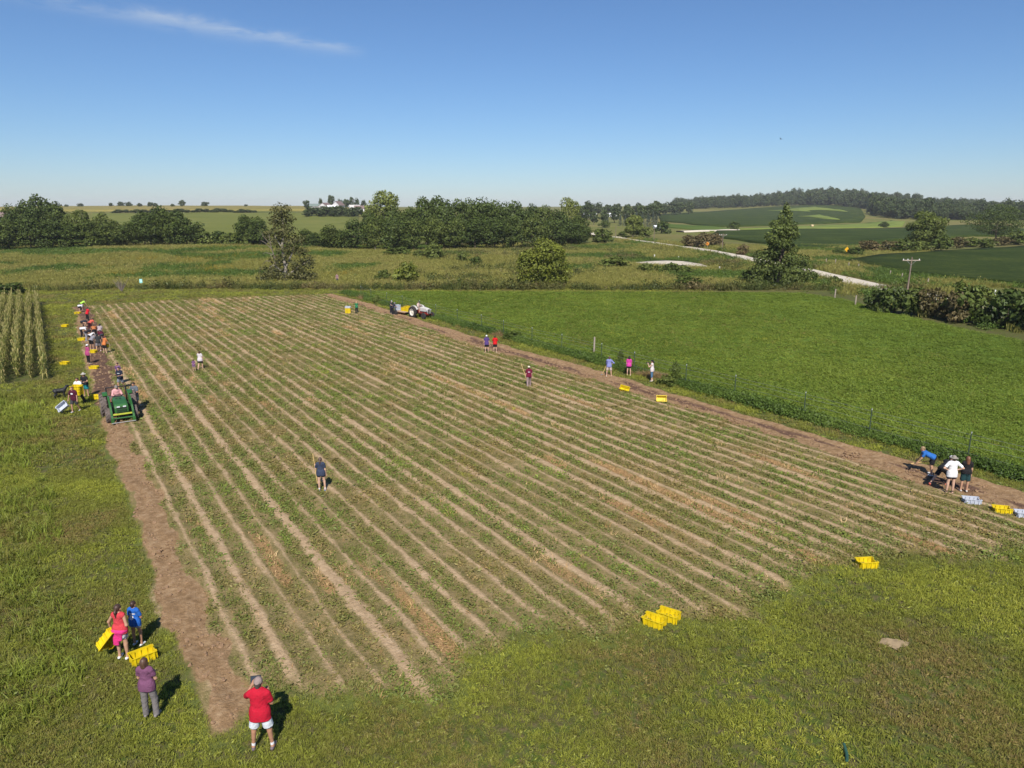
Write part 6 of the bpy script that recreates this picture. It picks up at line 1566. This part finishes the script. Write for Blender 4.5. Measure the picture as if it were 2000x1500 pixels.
    if hat:
        hk, hcol2 = hat; hv = min(vx, .014)
        dome = [Cone(Hd(0, -.015, .04), Hd(0, -.008, .055), .106, .102, hfr, (1.12, .97, 1))]
        if hk == 'cap': brim = [Cone(Hd(0, .07, .045), Hd(0, .155, .032), .062, .055, hfr, (1, 1, 6))]
        elif hk == 'capback': brim = [Cone(Hd(0, -.07, .03), Hd(0, -.14, .012), .058, .05, hfr, (1, 1, 6))]
        else: brim = [Cone(Hd(0, -.012, .045), Hd(0, .0, .044), .175, .172, hfr, (1.05, .98, 9))]
        obj('hat', surf(dome + brim, hv, .012, [(Hd(0, 0, .028), -hu)] if hk != 'sun' else [(Hd(0, 0, .02), -hu)]), fabric(hcol2), e)
    eb = MB()
    for x in (-.033, .033): eb.lathe([(.001, -.006), (.009, -.003), (.009, .003), (.001, .006)], (0, 0, 0), 'y', 8)
    ev = [Hd(x, .088, .006) for x in (-.033, .033)]
    em = MB()
    for c3 in ev: em.box(c3, (.02, .012, .011))
    em.build('eyes', M_EYE, bd_); MB().box(Hd(0, .094, -.058), (.045, .014, .010)).build('mouth', M_LIP, bd_)
    if extra: extra(e, T_, armsj, legp, fr, vx, cl, bp, shp)
    Rz = Matrix.Rotation(math.radians(yaw), 3, 'Z')
    def world(v): return p + Rz @ (Vector(v) * s)
    return {k_: world(armsj[k_][2] + armsj[k_][3] * .09) for k_ in (1, -1)}, e, world
_sc = {}
def simple_cached(col):
    if col not in _sc: _sc[col] = simple('shoe', col, 0.6)
    return _sc[col]
WH = (.74, .74, .76); BK = (.016, .016, .02); BROWN = (.07, .035, .018); DK = (.025, .016, .012)

# ---- foreground
hands, _, _ = person(515, 1466, 1.88, 4, 'man in red T-shirt and white shorts standing in the near foreground', ('photo', 'read'), 'wide', 2, (.52, .012, .035), .75, -.17, ('shorts', (.66, .70, .74)), .80, ((.06, .05, .045), 'short'), ('capback', (.30, .23, .21)), (.13, .10, .11), 'tan', 'm', socks=WH, head=(14, 0), build=1.08)
q = hands[-1]
tb_ = empty('tablet', (q.x + .03, q.y + .03, q.z + .02), 0.2); tag(tb_, 'dark tablet held up by the man in red', 'tablet')
MB().box((0, 0, 0), (.24, .012, .17), Matrix.Rotation(-.4, 3, 'X'), bev=.004).build('case', M_BLACK, tb_); MB().box((0, -.009, .003), (.21, .003, .14), Matrix.Rotation(-.4, 3, 'X')).build('screen', M_GLASSD, tb_)
person(297, 1402, 1.66, -4, 'woman in purple T-shirt and grey trousers with crossed arms', ('cross', 'cross'), 'rest', 1, (.19, .075, .145), .62, -.13, ('pants', (.20, .18, .175)), 1, ((.085, .045, .028), 'bob'), None, (.2, .18, .17), 'mid', 'f')
def hoodie(e, T_, armsj, legp, fr, vx, cl, bp, shp):
    pr = [Cone(T_(-.06, -.02, -.02), T_(.06, -.02, -.02), .165, .165, fr, (1, 1.1, 1.6)), Cone(T_(-.06, -.09, -.05), T_(-.09, -.10, -.44), .105, .085, fr, (1, 2.0, 1), True), Cone(T_(.05, -.10, -.05), T_(.02, -.10, -.30), .09, .07, fr, (1, 2.2, 1), True), Cone(T_(-.14, -.02, -.02), T_(-.16, .0, -.40), .05, .05)]
    obj('hoodie', surf(pr, vx, .04), fabric((.75, .04, .22)), e)
hands, _, _ = person(243, 1289, 1.70, -6, 'woman in coral tank top with pink hoodie round her waist holding a crate', (((-.55, .05, -.8), (-.10, .25, -.95)), ((.25, -.12, -.95), (-.45, .55, -.35))), 'stand', 2, (.60, .055, .07), 0, -.10, ('shorts', (.10, .10, .13), 'check'), .55, ((.06, .032, .022), 'tail'), None, (.7, .7, .7), 'mid', 'f', extra=hoodie)
q = hands[-1]; tag(obj('crate', CRY, None, None, (q.x - .07, q.y - .06, q.z - .10), Matrix(((-.62, .30, .70), (-.10, .85, -.48), (-.78, -.40, -.50))).to_euler()), 'yellow crate carried on the hip of the woman in coral', 'crate')
person(271, 1263, 1.42, -12, 'child in bright blue T-shirt with white print and denim shorts', ('down', 'cross'), 'rest', 2, (.022, .13, .50), .72, -.13, ('shorts', (.16, .20, .27), 'check'), .42, ((.045, .022, .018), 'short'), None, (.6, .6, .6), 'tan', 'f', prints=(((0, -.12, .33), (.115, .024), WH), ((-.02, -.12, .20), (.08, .09, 'o', .32), WH)))
# ---- walkers in the rows
hands, _, _ = person(630, 961, 1.60, 3, 'girl in dark blue T-shirt walking through the rows with a long handled tool', ('pole', 'down'), 'rest', 2, (.042, .055, .095), .65, -.14, ('shorts', (.012, .014, .025)), .36, ((.085, .05, .035), 'tail'), None, (.15, .22, .32), 'fair', 'f', socks=WH)
q = hands[-1]; e = empty('garden_fork', (q.x, q.y, .06)); tag(e, 'long handled fork held upright by the girl in dark blue', 'garden fork')
MB().tube([(.05, 0, .22), (-.06, -.02, 1.62)], .019, 8).build('shaft', M_HANDLE, e, True)
for x in (-.06, -.02, .02, .06): MB().tube([(.05, 0, .22), (.06 + x, 0, .17), (.07 + x, 0, -.03)], .008, 5).build('tine', M_BLACK, e)
person(392, 724, 1.55, -3, 'woman in white blouse walking away between the rows with a small child', ('swing', 'down'), 'walk', 3, (.66, .60, .62), .6, -.14, ('shorts', BK), .62, (BROWN, 'bob'), None, (.3, .3, .3), 'fair', 'f')
person(380, 727, 0.98, 0, 'small child in purple beside the woman in white blouse', ('down', 'down'), 'rest', 2, (.20, .10, .20), .6, -.12, ('shorts', (.30, .20, .28)), .6, (BROWN, 'bob'), None, (.3, .3, .3), 'fair', 'f')
hands, _, _ = person(1033, 757, 1.52, 2, 'man in maroon T-shirt and white cap carrying a long fork in the rows', ('down', 'down'), 'walk', 3, (.16, .012, .04), .75, -.12, ('pants', (.30, .22, .21)), 1, (DK, 'short'), ('cap', (.78, .72, .55)), (.5, .5, .5), 'fair', 'm', prints=(((0, -.13, .30), (.10, .03), (.62, .55, .58)), ((0, -.13, .36), (.03, .02), (.62, .55, .58))), build=1.06)
q = hands[-1]; e = empty('garden_fork', q); tag(e, 'long fork trailing from the hand of the man in maroon', 'garden fork')
MB().tube([(.02, 0, 0), (-.33, .2, .95)], .02, 8).tube([(.02, 0, 0), (.10, -.05, -.38)], .02, 8).build('shaft', M_HANDLE, e, True)
for x in (-.06, 0, .06): MB().tube([(.10, -.05, -.38), (.11 + x, -.06, -.44), (.15 + x, -.09, -.66)], .009, 5).build('tine', M_BLACK, e)
person(951, 690, 1.56, 2, 'walker in purple shirt and white cap beside the one in red', ('down', 'down'), 'rest', 3, (.095, .055, .20), .65, -.17, ('shorts', BK), .75, (DK, 'short'), ('capback', (.85, .85, .82)), (.2, .2, .2), 'fair', 'm')
person(967, 690, 1.52, -4, 'walker in red shirt and black shorts at the right dug strip', ('hold', 'hold'), 'stand', 3, (.62, .012, .016), .8, -.10, ('shorts', BK), .75, ((.018, .012, .012), 'short'), None, (.6, .6, .6), 'fair', 'm')
# ---- three by the fence
hands, _, _ = person(1189, 737, 1.55, -8, 'man in lavender blue shirt and khaki shorts with a spade by the fence', ('low', 'hips'), 'wide', 6, (.22, .24, .50), 1.5, -.12, ('shorts', (.56, .46, .40)), .85, ((.12, .07, .05), 'short'), ('capback', (.12, .07, .06)), (.55, .5, .46), 'fair', 'm')
q = hands[-1]; e = empty('spade', q); tag(e, 'spade in the hand of the man in lavender blue', 'spade')
MB().tube([(0, 0, .1), (-.28, .1, -.62)], .02, 8).build('shaft', M_HANDLE, e, True); MB().box((-.33, .12, -.75), (.17, .02, .26), Matrix.Rotation(.35, 3, 'Y')).build('blade', M_STEEL, e)
person(1228, 735, 1.50, -14, 'person in hot pink T-shirt and black shorts by the fence', ('down', 'cross'), 'rest', 2, (.62, .06, .33), .7, -.12, ('shorts', BK), .5, ((.018, .012, .012), 'bob'), ('cap', (.03, .03, .035)), (.5, .4, .35), 'fair', 'f')
hands, _, _ = person(1273, 746, 1.60, 62, 'woman in white tank top and jeans aiming a camera by the fence', ('photo', 'photo'), 'rest', 1, (.74, .64, .62), 0, -.14, ('capri', (.10, .20, .32)), 1, ((.018, .012, .012), 'tail'), ('cap', (.02, .02, .025)), (.6, .55, .5), 'fair', 'f')
q = (hands[1] + hands[-1]) / 2; e = empty('camera_body', q, math.radians(62)); tag(e, 'black camera held to the eye of the woman in white tank top', 'camera')
MB().box((0, -.03, 0), (.15, .08, .10), bev=.01).build('casing', M_BLACK, e); MB().lathe([(.04, 0), (.045, .03), (.042, .16), (.03, .165)], (0, 0, 0), 'y', 14).build('lens', M_BLACK, e, True)
# ---- digging group on the right
hands, _, _ = person(1818, 930, 1.66, 62, 'digger in blue T-shirt bent over a yellow handled fork', ('low', 'low'), 'bend', 66, (.03, .15, .48), .7, -.06, ('shorts', BK), .75, ((.25, .17, .09), 'short'), None, (.55, .55, .55), 'mid', 'm', head=(-20, 0))
q = hands[1]; e = empty('garden_fork', (q.x + .0, q.y, q.z)); tag(e, 'yellow handled fork stuck in the dug strip by the digger in blue', 'garden fork')
MB().tube([(-.18, .1, -.20), (.50, -.25, .08)], .023, 8).build('shaft', M_HANDLE, e, True); MB().tube([(-.18, .1, -.2), (-.30, .15, -.5)], .02, 6).build('tine', M_BLACK, e)
person(1832, 950, 1.70, -68, 'digger in black shirt and white cap stooping with one leg back', ('low', 'low'), 'lunge', 52, (.022, .022, .026), .7, -.08, ('shorts', BK), .80, (DK, 'short'), ('cap', WH), (.62, .14, .10), 'fair', 'm')
person(1853, 967, 1.80, -3, 'man in white T-shirt and bucket hat with hands on hips', ('hips', 'hips'), 'stand', 2, (.80, .79, .80), .78, -.15, ('shorts', (.016, .014, .03)), .46, ((.10, .07, .05), 'short'), ('bucket', (.30, .27, .23)), (.02, .02, .022), 'fair', 'm', socks=(.02, .02, .022))
person(1881, 962, 1.68, -16, 'woman with long brown hair in black T-shirt and dark teal shorts', ('low', 'down'), 'stand', 2, (.018, .016, .018), .62, -.06, ('shorts', (.018, .055, .06)), .88, ((.16, .065, .032), 'long'), None, (.5, .48, .45), 'mid', 'f')
# ---- green shirt, trailer crew, drivers
person(697, 613, 1.45, 10, 'person in green shirt beside the crate stack on the ridges', ('hold', 'hold'), 'stand', 2, (.03, .20, .085), .6, -.12, ('pants', (.018, .022, .028)), 1, ((.45, .30, .16), 'bob'), None, (.05, .05, .05), 'fair', 'f')
q = oloc(1.05, -4.1, 0.06); person(0, 0, 1.52, math.degrees(TO) + 80, 'worker in dark clothes leaning over the trailer crates', ('lift', 'lift'), 'rest', 32, (.03, .03, .045), .7, -.1, ('pants', (.02, .02, .026)), 1, (DK, 'short'), ('cap', (.22, .24, .27)), (.5, .5, .5), 'fair', 'm', loc=q)
q = oloc(0.5, -5.2, 0.06); person(0, 0, 1.56, math.degrees(TO) + 10, 'worker with a pale cap standing at the tail of the trailer', ('hold', 'lift'), 'stand', 14, (.045, .05, .06), .7, -.1, ('pants', (.03, .03, .04)), 1, (DK, 'short'), ('cap', (.4, .42, .45)), (.4, .4, .4), 'fair', 'm', loc=q)
q = oloc(0, -0.60, 0.0); person(0, 0, 1.62, math.degrees(TO), 'driver in pale shirt seated on the old white hooded tractor', ('wheel', 'wheel'), 'sit', 8, (.62, .48, .42), 1.7, -.04, ('shorts', (.40, .32, .28)), .9, (DK, 'short'), ('cap', (.10, .10, .11)), (.1, .1, .1), 'fair', 'm', loc=q, seat=1.20)
q = fpos(2.98, 47.6); person(0, 0, 1.72, math.degrees(TH) + 180, 'driver in pink shirt and grey cap seated on the green tractor', ('wheel', 'wheel'), 'sit', 6, (.70, .36, .36), 1.8, -.02, ('pants', (.05, .06, .10)), 1, ((.2, .18, .16), 'short'), ('cap', (.24, .22, .20)), (.06, .05, .05), 'fair', 'm', loc=(q[0], q[1], 0.02), seat=1.06, build=1.12)
person(659, 553, 1.6, 180, 'distant person half hidden in the prairie grass right of the airy tree', ('down', 'down'), 'stand', 2, (.32, .20, .20), .7, -.1, ('pants', (.08, .08, .10)), 1, (DK, 'short'), None, (.1, .1, .1), 'fair', 'm')
# ---- around the green tractor
hands, _, _ = person(267, 800, 1.74, 172, 'young man in grey T-shirt and pale shorts beside the green tractor', ('hold', 'read'), 'rest', 2, (.13, .15, .175), .75, -.14, ('shorts', (.36, .35, .37)), .85, (DK, 'short'), None, (.25, .15, .14), 'tan', 'm', prints=(((-.02, .14, .30), (.06, .065, 'o'), WH),), build=1.05)
person(239, 762, 1.66, 176, 'person in navy T-shirt with white lettering walking behind the tractor', ('hold', 'read'), 'walk', 4, (.018, .024, .045), .72, -.12, ('shorts', (.20, .21, .24)), .82, (DK, 'short'), None, (.4, .4, .4), 'mid', 'm', prints=(((0, .14, .33), (.10, .035), (.55, .58, .62)),))
person(235, 752, 1.62, 170, 'person in violet shirt half hidden behind the one in navy', ('down', 'down'), 'stand', 3, (.17, .085, .20), .6, -.12, ('shorts', (.1, .1, .12)), .7, ((.05, .02, .018), 'short'), None, (.3, .3, .3), 'mid', 'f')
hands, ep, wf = person(159, 790, 1.78, 172, 'young man in white T-shirt carrying a tall stack of yellow crates', ('low', 'low'), 'walk', -3, (.80, .79, .79), .75, -.1, ('pants', (.025, .025, .03)), 1, ((.05, .025, .015), 'short'), None, (.05, .05, .05), 'tan', 'm', build=1.05)
q = (hands[1] + hands[-1]) / 2
for i, lb in enumerate(('lowest crate of the yellow stack carried by the man in white', 'middle crate of the yellow stack carried by the man in white', 'top crate of the yellow stack carried by the man in white')):
    tag(obj('crate', CRY, None, None, (q.x + .18, q.y - .10 + .012 * i, q.z - .10 + .16 * i), (0.10, 0, math.radians(-8 + i * 2))), lb, 'crate')
person(170, 777, 1.70, 186, 'helper in a pale sun hat, black vest and teal shorts behind the crate carriers', ('hold', 'down'), 'stand', 3, (.02, .02, .024), .6, -.05, ('shorts', (.02, .22, .24)), .8, ((.18, .10, .06), 'bob'), ('sun', (.50, .47, .42)), (.03, .03, .03), 'mid', 'f')
hands, _, _ = person(150, 806, 1.68, 176, 'young man in maroon T-shirt with white emblem dragging a grey crate', ('down', 'side'), 'walk', 3, (.085, .012, .032), .72, -.12, ('shorts', (.055, .055, .06)), .85, ((.14, .05, .025), 'short'), None, (.5, .5, .5), 'mid', 'm', prints=(((0, .14, .33), (.085, .06, 'o'), WH),))
q = hands[1]; tag(obj('crate', CRG, None, None, (q.x - .22, q.y - .12, q.z - .36), (math.radians(55), math.radians(-38), math.radians(20))), 'grey crate hanging from the hand of the young man in maroon', 'crate')
person(174, 712, 1.62, -28, 'person in magenta T-shirt and white cap beside the picking crowd', ('low', 'down'), 'stand', 6, (.42, .07, .19), .8, -.18, ('tights', BK), 1, (DK, 'short'), ('capback', WH), (.5, .4, .3), 'fair', 'f', build=1.08)
# ---- picking crowd
hands, _, _ = person(206, 692, 1.60, -30, 'picker in orange shirt and black shorts at the right front of the crowd', ('low', 'low'), 'wide', 16, (.62, .20, .06), .75, -.12, ('shorts', BK), .85, ((.10, .03, .015), 'short'), None, (.03, .03, .03), 'fair', 'm')
q = hands[-1]; e = empty('pail', (q.x, q.y, q.z - .26)); tag(e, 'yellow pail in the hand of the picker in orange', 'pail')
MB().lathe([(.10, 0), (.12, .0), (.15, .27), (.14, .27), (.11, .02)], (0, 0, 0), 'z', 16).build('bucket', M_YEL, e, True); MB().tube([(.14 * math.cos(a), 0, .26 + .14 * math.sin(a)) for a in np.linspace(0, math.pi, 9)], .006, 5).build('bail', M_STEEL, e)
person(193, 688, 1.62, 4, 'picker in charcoal T-shirt and grey shorts near the front of the crowd', ('down', 'down'), 'walk', 10, (.035, .038, .04), .72, -.1, ('shorts', (.22, .20, .22)), .85, (BK, 'short'), None, WH, 'mid', 'm')
CROWD = [
    (180, 684, -14, 46, 'bend', (.26, .25, .28), BK, DK, 'picker in grey T-shirt and black shorts bending at the front of the crowd'),
    (160, 660, -70, 84, 'bend', (.80, .79, .80), BK, DK, 'picker in white T-shirt bent double at the left of the crowd'),
    (169, 668, -60, 62, 'bend', (.025, .025, .03), (.30, .30, .33), BROWN, 'picker in black shirt and grey trousers stooping at the left of the crowd'),
    (179, 668, -20, 70, 'crouch', WH, BK, BK, 'crouching picker in white top with black hair in the middle of the crowd'),
    (177, 648, -10, 64, 'bend', (.66, .13, .09), (.06, .012, .02), BROWN, 'picker in coral shirt bending in the middle of the crowd'),
    (186, 662, 30, 60, 'bend', (.48, .17, .06), BK, BROWN, 'picker in rust orange shirt stooping in the middle of the crowd'),
    (197, 664, 12, 38, 'rest', (.40, .33, .34), (.10, .02, .03), BK, 'picker in pale grey shirt with black hair at the right of the crowd'),
    (201, 672, 40, 72, 'bend', (.11, .012, .03), (.05, .05, .06), DK, 'picker in dark maroon shirt bent over at the right of the crowd'),
    (164, 640, -50, 78, 'crouch', (.03, .035, .05), BK, DK, 'crouching picker in dark clothes behind the bent picker in white'),
    (190, 655, -30, 70, 'crouch', (.16, .02, .03), BK, BK, 'crouching picker in wine red behind the rust orange shirt')]
for i, (px, py, yw, ln, lg_, sc_, bc_, hc_, lb) in enumerate(CROWD):
    person(px, py, 1.58, yw, lb, ('reach', 'low') if i % 2 else ('low', 'reach'), lg_, ln, sc_, .7, -.06, ('shorts', bc_) if i in (0, 3, 6) else ('pants', bc_), .8, (hc_, 'short' if i % 3 else 'tail'), None, (.4, .35, .3), 'fair' if i % 2 else 'mid', 'm')
person(172, 628, 1.58, -30, 'picker in bright red shirt and black trousers behind the crowd', ('low', 'low'), 'wide', 18, (.62, .016, .03), .7, -.1, ('pants', BK), 1, (DK, 'short'), None, (.3, .25, .2), 'fair', 'm')
person(156, 612, 1.56, -80, 'picker in white top bent over at the far end of the dug strip', ('reach', 'reach'), 'bend', 80, WH, .7, -.08, ('shorts', BK), .6, (DK, 'short'), None, (.5, .45, .3), 'fair', 'f')
person(160, 607, 1.56, -40, 'picker in neon green top bending behind the farthest picker in white', ('reach', 'low'), 'bend', 60, (.45, .75, .10), .7, -.08, ('pants', BK), 1, (DK, 'short'), None, (.1, .1, .1), 'fair', 'm')

# ------------------------------------------------------------------ black dog
p = gp(119, 777); e = empty('dog', (p.x, p.y, .03), math.radians(-55)); e.scale = (.95, .95, .95); tag(e, 'black dog standing on the grass behind the crate carriers', 'dog')
dp = [Cone((0, .20, .48), (0, -.02, .48), .175, .155), Cone((0, -.02, .48), (0, -.27, .50), .15, .15), Cone((0, .28, .55), (0, .42, .74), .12, .09), Cone((0, .46, .76), (0, .50, .76), .082, .075), Cone((0, .52, .745), (0, .64, .715), .048, .036), Cone((0, -.36, .56), (0, -.56, .44), .03, .018), Cone((0, -.56, .44), (0, -.66, .46), .018, .01)]
for s_ in (-1, 1):
    dp += [Cone((s_ * .075, .44, .80), (s_ * .10, .44, .70), .028, .018), Cone((s_ * .09, .24, .44), (s_ * .095, .21, .27), .08, .06), Cone((s_ * .095, .21, .27), (s_ * .095, .23, .04), .055, .042), Cone((s_ * .085, .23, .03), (s_ * .085, .27, .02), .03, .024),
           Cone((s_ * .095, -.28, .46), (s_ * .10, -.22, .28), .10, .07), Cone((s_ * .10, -.22, .28), (s_ * .10, -.36, .18), .06, .045), Cone((s_ * .10, -.36, .18), (s_ * .10, -.33, .03), .045, .04), Cone((s_ * .09, -.33, .025), (s_ * .09, -.28, .02), .03, .024)]
k = NM('black_fur'); tc = k.n('TexCoord').outputs['Object']; n1 = k.noise(tc, 40, 4, .7, vscale=(1, .4, 1))
obj('body', surf(dp, .016, .04), k.principled(k.ramp(n1, [(.3, (.006, .006, .007)), (.7, (.02, .02, .022))]), .55, 0, k.bump(n1, .6, .02), .4), e)

# ------------------------------------------------------------------ air
hz = NM('haze')
hz.t.links.new(hz.n('VolumePrincipled', {'Color': (0.95, 0.96, 1.0, 1), 'Density': 0.0001, 'Anisotropy': 0.0}).outputs[0], hz.out.inputs['Volume'])
zmin_ = float(ZZ.min()) - 1.5; zmax_ = max(float(ZZ.max()) + 24, 45.0)
tag(MB().box((0, 2900, (zmin_ + zmax_) / 2), (22000, 6300, zmax_ - zmin_)).build('haze', hz.m), 'thin pale summer haze over the land', 'haze', kind='stuff')
